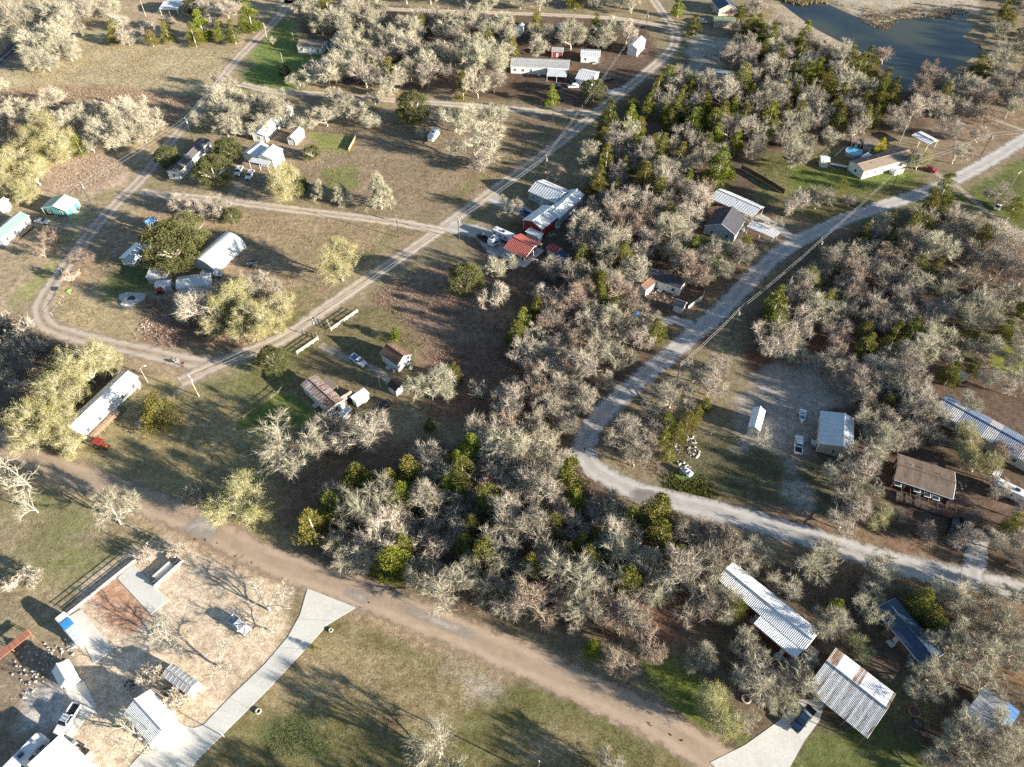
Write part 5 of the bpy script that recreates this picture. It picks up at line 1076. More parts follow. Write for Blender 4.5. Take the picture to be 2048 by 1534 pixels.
c = P(1271, 629, 0.6); o = thing('play_pool', 'bright blue plastic play pool under bare trees', 'play pool', (c.x, c.y, 0)); MB().tube([(0, 0, 0), (0, 0, 0.9), (0.05, 0, 0.92), (0.05, 0, 0.3)], [1.3, 1.5, 1.3, 1.2], 16).build('shell', 'blue', o, True)
c = P(1252, 622, 0.6); tag(MB().tube([(0, 0, 0), (0.1, 0, 0.7), (0.2, 0.1, 1.1)], [1.0, 1.1, 0.4], 9).build('tarp_heap', 'green_plastic'), 'pale green plastic heap beside the blue play pool', 'tarp').location = (c.x, c.y, 0)
c = P(1085, 568, 0.3); tag(MB().cyl((0, 0, 0.25), 0.9, 0.5, 14).build('satellite_dish', 'white'), 'pale round cover in the shade behind the red roofed house', 'cover').location = (c.x, c.y, 0)
c = P(141, 589); o = thing('umbrella', 'lime green garden canopy on the grass by the loop bend', 'canopy', (c.x, c.y, 0)); MB().tube([(0, 0, 1.5), (0, 0, 1.9)], [1.1, 0.1], 8).build('canopy_cloth', 'green_plastic', o); MB().cyl((0, 0, 0.8), 0.04, 1.6, 6).build('pole', 'white', o)
for x, y in ((1030, 1), (366, 733)):
    pass
c = P(368, 733); o = thing('mailbox', 'black and red mailbox stand at the road corner', 'mailbox', (c.x, c.y, 0), 0.3); lbox(o, 'post', (0, 0, 0.6), (0.2, 0.2, 1.2), 'wood_dark'); lbox(o, 'box', (0, 0, 1.3), (0.9, 0.5, 0.5), 'siding_dark', bevel=0.05)
q = P(1412, 488); keep(q.x, q.y, 8); q = P(1440, 505); keep(q.x, q.y, 5); q = P(1475, 1262); keep(q.x, q.y, 1)
# rubble, ash and junk: too many pieces to count
def rubble(name, label, spots, m, n, smin, smax, zmax=0.5):
    mb = MB()
    for x, y, r in spots:
        c = P(x, y)
        for i in range(n):
            a = RNG.random() * 6.283; d = r * math.sqrt(RNG.random()); s = RNG.uniform(smin, smax)
            mb.box((c.x + math.cos(a) * d, c.y + math.sin(a) * d, s * 0.25), (s, s * RNG.uniform(.5, 1), s * RNG.uniform(.4, .8)), RNG.random() * 3, (RNG.uniform(.5, .9), RNG.uniform(.5, .9)))
    return tag(mb.build(name, m), label, name.replace('_', ' '), None, 'stuff')
rubble('rubble', 'pale broken stone heaped along the ditch by the white shed', [(60, 1320, 3.5), (95, 1310, 3), (130, 1300, 2.5), (50, 1370, 3), (75, 1335, 3.5), (150, 1290, 1.5)], 'stone', 26, 0.1, 0.5)
rubble('rubble', 'strung out junk and stones beside the dark brush', [(300, 640, 2), (310, 620, 2), (290, 655, 2), (320, 600, 1.5), (350, 720, 1)], 'stone', 22, 0.1, 0.45)
rubble('debris', 'scattered pale debris in the ditch by the live oak', [(245, 470, 1.5), (235, 490, 1.5), (225, 505, 1.2)], 'ash', 12, 0.15, 0.5)
rubble('debris', 'scattered junk in the weeds at the bend yard', [(1385, 905, 2), (1365, 935, 2), (1350, 890, 1.5), (1385, 880, 1.5)], 'ash', 22, 0.15, 0.6)
rubble('debris', 'pots and junk round the cottages yard', [(1325, 590, 3), (1300, 600, 2.5), (1290, 610, 2), (1100, 468, 1.8), (1105, 470, 1), (1075, 520, 2), (1905, 985, 2), (1920, 970, 1.5)], 'ash', 16, 0.12, 0.5)
rubble('debris', 'tools and junk along the ribbed shop wall', [(150, 1490, 1), (160, 1500, 1), (170, 1508, 1), (260, 1370, 1), (352, 1395, 1.6), (338, 1385, 1.2), (300, 860, 1), (330, 845, 1)], 'dark_steel', 16, 0.15, 0.5)
rubble('asphalt_crumbs', 'dark lumps scattered on the brown dirt road', [(390, 1078, .3), (412, 1080, .3), (437, 1085, .3), (470, 1112, .5), (485, 1115, .4), (505, 1125, .3), (740, 1205, .3), (722, 1214, .2), (1302, 1426, .4), (1300, 1450, .3), (1340, 1470, .3), (1363, 1480, .3)], 'dark_steel', 4, 0.08, 0.25)
c = P(264, 598); mb = MB(); k = 14
for i, (rr, z) in enumerate(((3.4, 0.0), (2.7, 0.35), (1.7, 0.6), (1.0, 0.35))):
    for j in range(k):
        a = j / k * 6.283; q = rr * (1 + 0.25 * math.sin(3 * a + i) + RNG.uniform(-.1, .1)); mb.v.append((c.x + q * 1.15 * math.cos(a), c.y + q * math.sin(a), z + RNG.uniform(0, .12)))
mb.f = [(i * k + j, i * k + (j + 1) % k, (i + 1) * k + (j + 1) % k, (i + 1) * k + j) for i in range(3) for j in range(k)]
tag(mb.build('ash_heap', 'ash'), 'pale ash heap with a dark hollow on the corner lot', 'heap'); tag(MB().tube([(c.x, c.y, .2), (c.x, c.y, .5)], [.8, .95], 12).build('fire_pit', 'dark_steel'), 'dark fire pit hollow in the pale ash heap', 'fire pit')
# ---------------------------------------------------------------- trees
def veg_mat(name, c1, c2, c3, rough=0.85, hue=0.02, val=0.22, trans=0.0):
    m, n, l, b = new_mat(name)
    oi = n.new('ShaderNodeObjectInfo'); geo = n.new('ShaderNodeNewGeometry')
    tc = n.new('ShaderNodeTexCoord'); nz = n.new('ShaderNodeTexNoise'); nz.inputs['Scale'].default_value = 0.7; nz.inputs['Detail'].default_value = 3
    l.new(tc.outputs['Object'], nz.inputs['Vector'])
    ad = n.new('ShaderNodeMath'); ad.operation = 'MULTIPLY_ADD'; ad.inputs[1].default_value = 0.45; l.new(geo.outputs['Random Per Island'], ad.inputs[0])
    s2 = n.new('ShaderNodeMath'); s2.operation = 'MULTIPLY'; s2.inputs[1].default_value = 0.6; l.new(nz.outputs['Fac'], s2.inputs[0]); l.new(s2.outputs[0], ad.inputs[2])
    r = ramp(n, [(0.2, c1), (0.5, c2), (0.8, c3)]); l.new(ad.outputs[0], r.inputs[0])
    hs = n.new('ShaderNodeHueSaturation')
    a = n.new('ShaderNodeMapRange'); a.inputs[3].default_value = 0.5 - hue; a.inputs[4].default_value = 0.5 + hue; l.new(oi.outputs['Random'], a.inputs[0]); l.new(a.outputs[0], hs.inputs['Hue'])
    w = n.new('ShaderNodeTexWhiteNoise'); w.noise_dimensions = '1D'; l.new(oi.outputs['Random'], w.inputs['W'])
    v = n.new('ShaderNodeMapRange'); v.inputs[3].default_value = 1 - val; v.inputs[4].default_value = 1 + val; l.new(w.outputs['Value'], v.inputs[0]); l.new(v.outputs[0], hs.inputs['Value'])
    l.new(r.outputs[0], hs.inputs['Color']); l.new(hs.outputs[0], b.inputs['Base Color'])
    b.inputs['Roughness'].default_value = rough; b.inputs['Specular IOR Level'].default_value = 0.12
    return m
M['twig'] = veg_mat('grey_twigs', (0.26, 0.23, 0.185), (0.37, 0.33, 0.27), (0.48, 0.43, 0.355), hue=0.014, val=0.3)
M['bark'] = veg_mat('grey_bark', (0.32, 0.285, 0.235), (0.43, 0.39, 0.325), (0.54, 0.495, 0.42), hue=0.012, val=0.28)
M['twig_lichen'] = veg_mat('lichened_twigs', (0.28, 0.26, 0.19), (0.39, 0.365, 0.275), (0.50, 0.47, 0.36), hue=0.012)
M['twig_red'] = veg_mat('reddish_twigs', (0.24, 0.185, 0.145), (0.33, 0.26, 0.205), (0.41, 0.33, 0.265), hue=0.01)
M['bark_white'] = veg_mat('white_bark', (0.34, 0.31, 0.27), (0.44, 0.40, 0.35), (0.52, 0.48, 0.42), hue=0.005, val=0.1)
M['leaf_bud'] = veg_mat('yellow_green_buds', (0.19, 0.18, 0.055), (0.28, 0.26, 0.085), (0.37, 0.34, 0.13), hue=0.012)
M['leaf_cedar'] = veg_mat('cedar_foliage', (0.07, 0.08, 0.02), (0.14, 0.142, 0.034), (0.22, 0.205, 0.048), hue=0.022, val=0.25)
M['leaf_oak'] = veg_mat('live_oak_leaves', (0.06, 0.07, 0.026), (0.105, 0.112, 0.042), (0.155, 0.155, 0.062), hue=0.012)
M['leaf_lime'] = veg_mat('bright_foliage', (0.10, 0.13, 0.018), (0.16, 0.185, 0.025), (0.21, 0.22, 0.035), hue=0.01)
M['leaf_yellow'] = veg_mat('yellow_foliage', (0.30, 0.24, 0.02), (0.42, 0.34, 0.03), (0.5, 0.42, 0.05), hue=0.005)
M['brush'] = veg_mat('dead_brush', (0.16, 0.115, 0.082), (0.25, 0.185, 0.135), (0.34, 0.265, 0.20), hue=0.02)
M['brush_pale'] = veg_mat('pale_dead_weeds', (0.22, 0.16, 0.11), (0.31, 0.235, 0.17), (0.40, 0.32, 0.24), hue=0.015)
M['tuft'] = veg_mat('dry_tufts', (0.17, 0.13, 0.07), (0.26, 0.205, 0.115), (0.34, 0.28, 0.165), hue=0.02)
M['tuft_green'] = veg_mat('green_tufts', (0.06, 0.085, 0.02), (0.11, 0.135, 0.035), (0.17, 0.17, 0.06), hue=0.02)
def rvec(r, s=1.0): return Vector((r.gauss(0, s), r.gauss(0, s), r.gauss(0, s)))
def blade(mb, p, d, L, w, r):
    s = d.cross(Vector((r.gauss(0, 1), r.gauss(0, 1), r.gauss(0, 1)))); s = s.normalized() * w / 2 if s.length > 1e-4 else Vector((w / 2, 0, 0))
    o = len(mb.v); q = p + d * L; mb.v += [tuple(p - s), tuple(p + s), tuple(q)]; mb.f.append((o, o + 1, o + 2))
def bare_proto(seed, H=9.0, R=4.5, limbs=6, low=0.18, gnarl=0.16, dens=1.0, up=0.25, twig=0.036, conical=False, k3n=20, rad3=.028, k2n=6.3):
    """trunk mesh, crown mesh (twigs), list of twig tips"""
    r = random.Random(seed); T_, C_ = MB(), MB(); tips = []
    c0 = Vector((0, 0, H * 0.55))
    def inside(p):
        if conical:
            k = max(0.05, 1 - max(0, p.z) / H); return math.hypot(p.x, p.y) < R * k * 1.25
        return (p.x / R) ** 2 + (p.y / R) ** 2 + ((p.z - c0.z) / (H * 0.47)) ** 2 < 1.0 + r.uniform(-.12, .12)
    def path(p, d, L, rad, n, bend, rise):
        pts = [p.copy()]; rr = [rad]; d = d.normalized()
        for i in range(n):
            d = (d + rvec(r, bend) + Vector((0, 0, rise))).normalized(); q = pts[-1] + d * L / n
            if i > 0 and not inside(q): break
            pts.append(q); rr.append(rad * (1 - 0.72 * (i + 1) / n))
        return pts, rr, d
    th = H * low
    tp = [Vector((0, 0, -0.1)), Vector((r.gauss(0, .1), r.gauss(0, .1), th * .5)), Vector((r.gauss(0, .2), r.gauss(0, .2), th))]
    T_.tube(tp, [H * .026, H * .022, H * .02], 6)
    L1 = []
    if conical:
        top = [tp[-1] + (Vector((0, 0, H)) - tp[-1]) * t + Vector((r.gauss(0, .08), r.gauss(0, .08), 0)) for t in np.linspace(0, 1, 6)]
        T_.tube(top, [H * .022 * (1 - .9 * t) for t in np.linspace(0, 1, 6)], 5)
        for i in range(34):
            t = (i + .5) / 34; p = tp[-1].lerp(Vector((0, 0, H * .97)), t); a = i * 2.4 + r.uniform(-.4, .4)
            L1.append((p, Vector((math.cos(a), math.sin(a), .25 + .5 * t)), R * (1.02 - t) + .25, H * .007))
    else:
        for i in range(limbs):
            a = i / limbs * 6.283 + r.uniform(-.45, .45); el = r.uniform(.35, 1.25) if i else 1.45
            L1.append((tp[-1] - Vector((0, 0, r.uniform(0, th * .25))), Vector((math.cos(a) * math.cos(el), math.sin(a) * math.cos(el), math.sin(el))), r.uniform(.75, 1.0) * math.hypot(R, H * .6) * .95, H * .0125))
    for p, d, L, rad in L1:
        pts, rr, _ = path(p, d, L, rad, 6, gnarl, 0.0); T_.tube(pts, rr, 5, False)
        for k in range(2 if conical else 9):
            t = r.uniform(.25, 1.0); i = min(len(pts) - 2, int(t * (len(pts) - 1))); q = pts[i].lerp(pts[i + 1], t * (len(pts) - 1) - i) if len(pts) > 1 else pts[0]
            dd = (pts[i + 1] - pts[i]).normalized() + rvec(r, .6) + Vector((0, 0, up))
            p2, r2, _ = path(q, dd, L * r.uniform(.3, .55), max(.04, rad * .5), 4, gnarl * 1.3, .03); T_.tube(p2, r2, 4, False)
            if len(p2) < 2: continue
            for k2 in range(int(k2n * dens)):
                t2 = r.uniform(.15, 1.0); j = min(len(p2) - 2, int(t2 * (len(p2) - 1))); q2 = p2[j].lerp(p2[j + 1], t2 * (len(p2) - 1) - j)
                d2 = (p2[j + 1] - p2[j]).normalized() + rvec(r, .65) + Vector((0, 0, up))
                p3, r3, dl = path(q2, d2, r.uniform(.8, 1.7) * H / 9, rad3, 3, gnarl * 1.5, .03); C_.tube(p3, [max(.013, x) for x in r3], 3, False)
                for k3 in range(int(k3n * dens)):
                    j3 = r.randrange(len(p3)); d3 = (dl + rvec(r, .42) + Vector((0, 0, up * .5))).normalized(); Lb = r.uniform(.45, 1.5) * H / 9
                    blade(C_, p3[j3], d3, Lb, twig, r); tips.append(p3[j3] + d3 * Lb)
    return T_, C_, tips
def foliage(tips, r, k, size, spread):
    mb = MB()
    for t in tips:
        for i in range(k):
            p = t + rvec(r, spread); d = rvec(r); d = d.normalized() if d.length > .01 else Vector((0, 0, 1)); blade(mb, p, d, size * r.uniform(.6, 1.3), size * .8, r)
    return mb
def ever_proto(seed, H=7.0, R=2.2, kind='cedar', n=3200, leaf=0.26):
    r = random.Random(seed); T_, C_ = MB(), MB()
    T_.tube([(0, 0, -.1), (r.gauss(0, .05), 0, H * .4), (0, 0, H * .8)], [H * .02 + .06, H * .015 + .03, .02], 6)
    lob = []
    if kind == 'cedar':
        for i in range(34):
            t = r.uniform(.06, 1.0); k = (1 - t) ** .75 * (0.6 + .4 * min(1, t / .15)); a = r.random() * 6.283; q = R * k * r.uniform(.45, .95)
            lob.append((Vector((math.cos(a) * q, math.sin(a) * q, H * t * .96)), R * (.18 + .32 * k)))
    else:
        for i in range(8):
            a = i / 8 * 6.283; T_.tube([(0, 0, H * .2), (math.cos(a) * R * .4, math.sin(a) * R * .4, H * .5), (math.cos(a) * R * .75, math.sin(a) * R * .75, H * .68)], [H * .03, H * .018, .03], 5, False)
        for i in range(78):
            a = r.random() * 6.283; el = math.asin(r.uniform(-.85, 1.0)); q = R * r.uniform(.5, .88)
            lob.append((Vector((math.cos(a) * math.cos(el) * q, math.sin(a) * math.cos(el) * q, H * .48 + math.sin(el) * H * .42)), R * r.uniform(.15, .27)))
    tot = sum(s * s for _, s in lob)
    for c, s in lob:
        for i in range(int(n * s * s / tot)):
            d = rvec(r); d = d.normalized() if d.length > .01 else Vector((0, 0, 1)); 
            if d.z < -.3: d.z *= -.5
            p = c + d * s * (r.random() ** .35) ; out = (d + rvec(r, .5) + Vector((0, 0, .5 if kind == 'cedar' else .15))).normalized()
            blade(C_, p, out, leaf * r.uniform(.7, 1.5), leaf * (.62 if kind == 'cedar' else .85), r)
    return T_, C_
PROTO = {}
def reg(kind, T_, C_, tm, cm, H, R, extra=None):
    PROTO.setdefault(kind, []).append((T_.mesh('trunk', tm, False, False), C_.mesh('crown', cm, False, False), H, R, extra))
for i in range(9):
    H = 9.0; R = (4.6, 4.2, 5.0, 4.4, 3.8, 4.8, 4.5, 4.0, 5.2)[i]
    t, c, tips = bare_proto(100 + i, H, R, 5 + i % 3, .16 + .02 * (i % 4), .15 + .03 * (i % 3), 1.15)
    reg('lichen', t, c, 'bark', 'twig_lichen', H, R)
    t, c, tips = bare_proto(150 + i, H, R, 6 + i % 3, .15 + .02 * (i % 4), .17 + .03 * (i % 3), 1.15, .22, .042, False, 11, .04, 8.5)
    reg('bare', t, c, 'bark', 'twig', H, R)
    if i % 2: reg('red', t, c, 'bark', 'twig_red', H, R)
for i in range(4):
    t, c, tips = bare_proto(300 + i, 9.0, 4.8, 7, .12, .14, 1.2, .3)
    f = foliage(tips, random.Random(i), 2, .12, .14).mesh('foliage', 'leaf_bud', False, False); reg('bud', t, c, 'bark', 'twig_lichen', 9.0, 4.8, f)
for i in range(3):
    t, c, tips = bare_proto(400 + i, 9.0, 5.0, 6, .2, .2, 1.0, .2, .05); reg('white', t, c, 'bark_white', 'twig_lichen', 9.0, 5.0)
for i in range(4):
    t, c, tips = bare_proto(450 + i, 9.0, 5.0, 5, .2, .22, 1.0, .15, .036, False, 5, .036, 4.5); reg('thin', t, c, 'bark_white', 'twig_lichen', 9.0, 5.0)
for i in range(2):
    t, c, tips = bare_proto(420 + i, 9.0, 3.6, 6, .12, .14, 1.3, .2, .06, True); reg('cypress', t, c, 'bark', 'twig_lichen', 9.0, 3.6)
for i in range(5):
    t, c = ever_proto(500 + i, 7.0, (2.2, 2.6, 1.9, 2.4, 3.0)[i], 'cedar', 7500, .17); reg('cedar', t, c, 'bark', 'leaf_cedar', 7.0, (2.2, 2.6, 1.9, 2.4, 3.0)[i])
    if i < 3: reg('lime', t, c, 'bark', 'leaf_lime', 7.0, (2.2, 2.6, 1.9)[i])
    if i == 1: reg('yellow', t, c, 'bark', 'leaf_yellow', 7.0, 2.6)
for i in range(3):
    t, c = ever_proto(600 + i, 9.0, 5.0, 'oak', 17000, .21); reg('oak', t, c, 'bark', 'leaf_oak', 9.0, 5.0)
for i in range(4):
    t, c, tips = bare_proto(700 + i, 3.0, 1.9, 9, .06, .2, .55, .35, .045); reg('shrub', t, c, 'bark', 'twig', 3.0, 1.9); reg('shrub_red', t, c, 'bark', 'twig_red', 3.0, 1.9)
NAMES = {'bare': ('bare_tree', 'bare tree'), 'lichen': ('lichened_tree', 'lichened tree'), 'red': ('russet_tree', 'russet tree'), 'bud': ('budding_tree', 'budding tree'), 'white': ('white_barked_tree', 'bare tree'),
         'thin': ('thin_bare_tree', 'bare tree'), 'cypress': ('cypress_tree', 'cypress tree'), 'cedar': ('cedar_tree', 'cedar tree'), 'lime': ('cedar_tree', 'cedar tree'), 'yellow': ('yellow_tree', 'yellow tree'), 'oak': ('live_oak_tree', 'live oak'),
         'shrub': ('bare_shrub', 'shrub'), 'shrub_red': ('bare_shrub', 'shrub')}
PLACED = []; COUNT = {}
def plant(kind, X, Y, w, h, label, group=None, rz=None):
    ps = PROTO[kind]; t, c, H, R, ex = ps[RNG.randrange(len(ps))]
    name, cat = NAMES[kind]; o = thing(name, label, cat, (X, Y, 0), RNG.random() * 6.283 if rz is None else rz, group)
    s = w / (2 * R); o.scale = (s * RNG.uniform(.92, 1.08), s * RNG.uniform(.92, 1.08), h / H)
    link('trunk', t, o); cr = link('crown', c, o)
    if ex: link('foliage', ex, o)
    PLACED.append((X, Y, w / 2)); COUNT[name] = COUNT.get(name, 0) + 1
    return o
def T_(kind, x, y, w, label, group=None, hf=None):
    """x, y: crown centre on the sheet, w: crown width on the sheet"""
    wm = w * mpp(y)
    f = hf or {'thin': .8, 'bare': .85, 'lichen': .82, 'red': .85, 'bud': .8, 'white': .85, 'cypress': 1.3, 'cedar': 1.35, 'lime': 1.3, 'yellow': 1.1, 'oak': .72, 'shrub': .8, 'shrub_red': .8}[kind]
    h = wm * f; p = P(x, y, h * .52); return plant(kind, p.x, p.y, wm, h, label, group)
def many(kind, label, group, lst, hf=None):
    for x, y, w in lst: T_(kind, x, y, w, label, group, hf)
B, LI, BU, CE, OA = 'bare', 'lichen', 'bud', 'cedar', 'oak'
# paved road corner
many(LI, 'pale bare tree in the grove along the paved road', 'grove along the paved road', [(10, 30, 60), (38, 45, 58), (70, 18, 58), (-2, 72, 55), (70, 88, 72), (105, 70, 80), (132, 95, 62), (85, 112, 66), (138, 50, 60), (150, 18, 58), (182, 8, 55), (118, 32, 62), (100, 95, 60), (52, 75, 50), (215, 12, 45)])
many(B, 'bare tree along the top of the dry field', 'trees along the top of the dry field', [(236, 42, 42), (252, 72, 40), (297, 60, 34), (335, 45, 30), (430, 28, 42), (452, 16, 42), (478, 8, 36), (412, 12, 40)])
many(CE, 'dark cedar in the hedge along the top of the dry field', 'cedars along the top of the dry field', [(228, 62, 34), (300, 74, 26), (332, 62, 30), (440, 60, 34), (465, 62, 34), (385, 68, 34)])
T_(OA, 385, 12, 42, 'dark round evergreen beside the blue roofed pole barn'); T_('lime', 400, 48, 44, 'bright green cedar below the blue roofed pole barn'); T_('lime', 497, 28, 50, 'brightest yellow green conifer beside the loop road')
# left grove
many(LI, 'pale bare tree in the grove left of the loop road', 'grove left of the loop road', [(110, 195, 58), (75, 215, 52), (30, 215, 56), (130, 232, 52), (205, 240, 62), (172, 222, 56), (240, 222, 62), (270, 212, 56), (300, 240, 58), (190, 268, 52), (252, 262, 56), (286, 268, 44), (45, 248, 52), (8, 240, 52), (182, 290, 36), (10, 285, 52), (225, 285, 44)])
many(BU, 'yellow green budding tree in the grove left of the loop road', 'budding trees in the left grove', [(90, 262, 82), (112, 295, 74), (58, 292, 72), (28, 335, 76), (66, 345, 66), (18, 378, 64), (50, 385, 56)])
T_('lime', 156, 290, 32, 'small bright cedar at the edge of the left grove')
many(LI, 'bare tree clustered above the charcoal roofed mobile home', 'trees above the charcoal roofed home', [(460, 190, 64), (430, 215, 56), (405, 238, 46), (470, 230, 62), (500, 212, 56), (450, 252, 52), (490, 255, 52), (440, 165, 46), (418, 190, 42)])
T_(OA, 335, 313, 58, 'leafy evergreen oak at the left end of the charcoal roofed home'); T_(OA, 455, 297, 58, 'leafy evergreen oak right of the charcoal roofed home'); T_(OA, 425, 342, 78, 'broad evergreen oak in front of the charcoal roofed home')
many(B, 'bare tree beside the sandy lane above the big live oak', 'bare trees by the sandy lane', [(395, 415, 52), (365, 408, 48), (430, 412, 62)]); T_(OA, 463, 432, 46, 'small evergreen oak beside the sandy lane')
T_(OA, 338, 492, 118, 'huge dark live oak spreading over the tin sheds', hf=.8); T_(OA, 376, 462, 84, 'live oak crown rising behind the huge live oak', hf=.9)
many('red', 'pinkish bare tree by the teal cabin drive', 'pinkish trees by the cabin', [(97, 468, 46), (84, 502, 36)]); T_('red', 163, 512, 48, 'low spreading bare tree at the loop road edge', hf=.6); T_('shrub_red', 141, 548, 36, 'round brown shrub on the inside of the loop bend')
many('shrub', 'pale leafless thicket bush outside the loop bend', 'thicket outside the loop bend', [(38, 662, 62), (22, 692, 56), (62, 700, 50), (8, 722, 52), (45, 732, 46), (15, 748, 46), (80, 690, 40), (30, 770, 44), (12, 640, 40)])
many(BU, 'big pale green budding tree over the white mobile home', 'budding trees over the white home', [(170, 735, 112), (118, 785, 112), (75, 832, 104), (58, 872, 84), (122, 845, 84), (140, 892, 56), (205, 722, 66)])
T_(CE, 315, 815, 84, 'broad olive cedar on the grass beside the white mobile home', hf=.95)
T_('thin', 38, 948, 112, 'tall white barked tree beside the dirt road'); T_('thin', 60, 1008, 74, 'smaller white barked tree next to the tall white tree'); T_('white', 225, 1025, 96, 'white barked tree by the low white rail frame')
T_(BU, 480, 1005, 116, 'round yellow green budding tree at the dirt road edge'); T_('shrub', 392, 985, 64, 'leafless grey thicket beside the dirt road'); T_('shrub', 62, 1155, 52, 'round pale bare bush on the lower left lawn'); T_('shrub', 20, 1165, 44, 'dark twiggy bush at the lawn edge')
many(B, 'bare tree in the clump below the rounded hut', 'clump below the rounded hut', [(402, 612, 92), (530, 572, 64), (490, 565, 66), (452, 585, 60)])
many(BU, 'yellow green budding tree in the clump below the rounded hut', 'budding clump below the hut', [(470, 605, 92), (512, 640, 84), (560, 612, 64), (482, 655, 64), (420, 655, 54), (545, 650, 54), (440, 640, 54)])
T_(BU, 678, 527, 94, 'lone round budding tree on the open lawn', hf=.85)
T_(OA, 545, 720, 66, 'evergreen oak at the corner of the white entry fence', hf=1.0)
T_('white', 558, 895, 142, 'large pale barked bare tree below the rusty trailer', hf=.75); T_(B, 662, 868, 108, 'broad bare oak touching the rusty trailer', hf=.7); T_(B, 722, 862, 112, 'broad bare oak beside the small white trailer', hf=.75)
T_(LI, 862, 770, 98, 'round pale bare oak beside the tiny shed', hf=.85); T_(CE, 908, 742, 36, 'olive cedar behind the round pale oak'); T_(CE, 859, 848, 26, 'small slim cedar in the brown clearing'); T_('shrub', 952, 780, 48, 'leafless bush in the red brown field'); T_('lime', 790, 668, 28, 'small green tree behind the brown roofed cottage'); T_(OA, 930, 560, 84, 'leafy green tree left of the red roofed house', hf=.8); T_(B, 985, 595, 66, 'bare tree below the leafy green tree')
# lawn between lanes
many(LI, 'bare tree beside the hidden white mobile home', 'trees beside the hidden home', [(530, 215, 62), (560, 228, 60), (602, 242, 52), (520, 250, 52), (548, 190, 46)])
many(LI, 'bare tree in the row between upper lane and lawn', 'row between upper lane and lawn', [(650, 232, 52), (690, 215, 54), (722, 225, 48), (742, 237, 42), (668, 190, 38), (748, 192, 40)])
T_(OA, 826, 215, 72, 'dark leafy oak standing on the upper lane verge', hf=.85); T_(LI, 910, 230, 80, 'bare oak on the lawn right of the dark leafy oak'); T_(LI, 988, 222, 60, 'bare oak by the sandy upper lane'); T_(LI, 952, 285, 120, 'widest bare oak on the lawn beside the lone camper', hf=.62); T_(B, 845, 265, 30, 'small dead tree at the lone camper nose'); T_(B, 960, 328, 56, 'thin bare tree low on the lawn below the wide oak', hf=.5)
T_(BU, 562, 367, 80, 'budding tree in front of the tall white shop', hf=.85); T_(OA, 596, 372, 48, 'leafy bush tree beside the budding tree'); T_(OA, 622, 305, 40, 'small leafy tree at the garden plot corner')
T_('cypress', 640, 380, 36, 'smallest pale bare cypress on the lane verge', hf=1.05); T_('cypress', 682, 388, 40, 'middle pale bare cypress on the lane verge', hf=.95); T_('cypress', 758, 386, 54, 'tallest pale bare cypress on the lane verge', hf=1.3)
T_(LI, 650, 130, 84, 'bare oak in front of the grey roofed house'); T_(OA, 568, 142, 28, 'dark bush on the green corner lawn'); T_(LI, 592, 162, 36, 'small pale tree beside the upper lane bush'); T_(LI, 544, 82, 20, 'tiny pale tree by the road at the green lot')
T_('lime', 1104, 188, 32, 'bright green conifer on the lawn of the large pale house'); T_(OA, 1188, 180, 58, 'leafy oak beside the white suv'); T_('lime', 1358, 12, 30, 'round bright conifer near the far lane'); T_(CE, 1390, 48, 34, 'dark egg shaped cedar by the white car', hf=1.2)
T_('red', 1110, 350, 40, 'small russet bare tree above the pale blue house'); T_(LI, 1018, 415, 56, 'pale bare tree between the two parking pads'); T_(LI, 1000, 530, 66, 'bare tree in front of the red roofed porch'); T_(B, 1108, 535, 52, 'bare tree beside the slate lean to')
many(CE, 'olive cedar in the cedar wood between village road and pond', 'olive cedars in the pond wood', [(1317, 172, 36), (1265, 207, 34), (1280, 252, 36), (1356, 216, 40), (1386, 242, 42), (1340, 240, 36), (1290, 347, 46), (1270, 290, 36), (1490, 232, 40), (1460, 162, 28), (1406, 182, 28), (1225, 266, 28), (1310, 282, 32), (1558, 112, 38), (1700, 122, 46), (1742, 142, 46), (1772, 158, 38), (1720, 132, 40), (1250, 330, 30), (1376, 226, 30)])
many('lime', 'bright green cedar in the cedar wood between village road and pond', 'bright green cedars in the pond wood', [(1440, 330, 62), (1616, 152, 46), (1395, 236, 36), (1330, 225, 30), (1568, 180, 30), (1480, 250, 34), (1590, 185, 30)])
# right side singles
T_('yellow', 1762, 293, 34, 'bright yellow tree behind the long mobile home'); T_(CE, 1685, 364, 26, 'round clipped dark shrub on the mobile home lawn', hf=1.0); T_(CE, 1892, 372, 48, 'dark conical cedar at the drive fork'); T_(LI, 1590, 300, 76, 'leaning bare tree at the lawn edge'); T_(BU, 1840, 322, 46, 'yellowish shrub tree at the end of the long mobile home')
many(B, 'bare tree on the verge below the long board fence', 'trees below the board fence', [(1592, 402, 62), (1638, 396, 58), (1700, 402, 30)])
many('red', 'reddish bare tree at the pond shore', 'reddish trees at the pond', [(1862, 152, 62), (1846, 178, 46), (1770, 110, 40)])
many(B, 'bare tree on the dry pasture by the open carport', 'trees on the dry pasture', [(1900, 255, 50), (1915, 305, 54), (1800, 235, 60), (1830, 215, 64), (1880, 215, 50), (1960, 270, 36)])
T_(B, 2002, 388, 52, 'bare tree across the side drive'); T_(CE, 2030, 412, 40, 'dark cedar near the side drive cart'); T_('thin', 1503, 440, 40, 'thin yellowish tree at the blue grey house'); T_('thin', 1545, 445, 48, 'thin bare tree over the low blue tin strip')
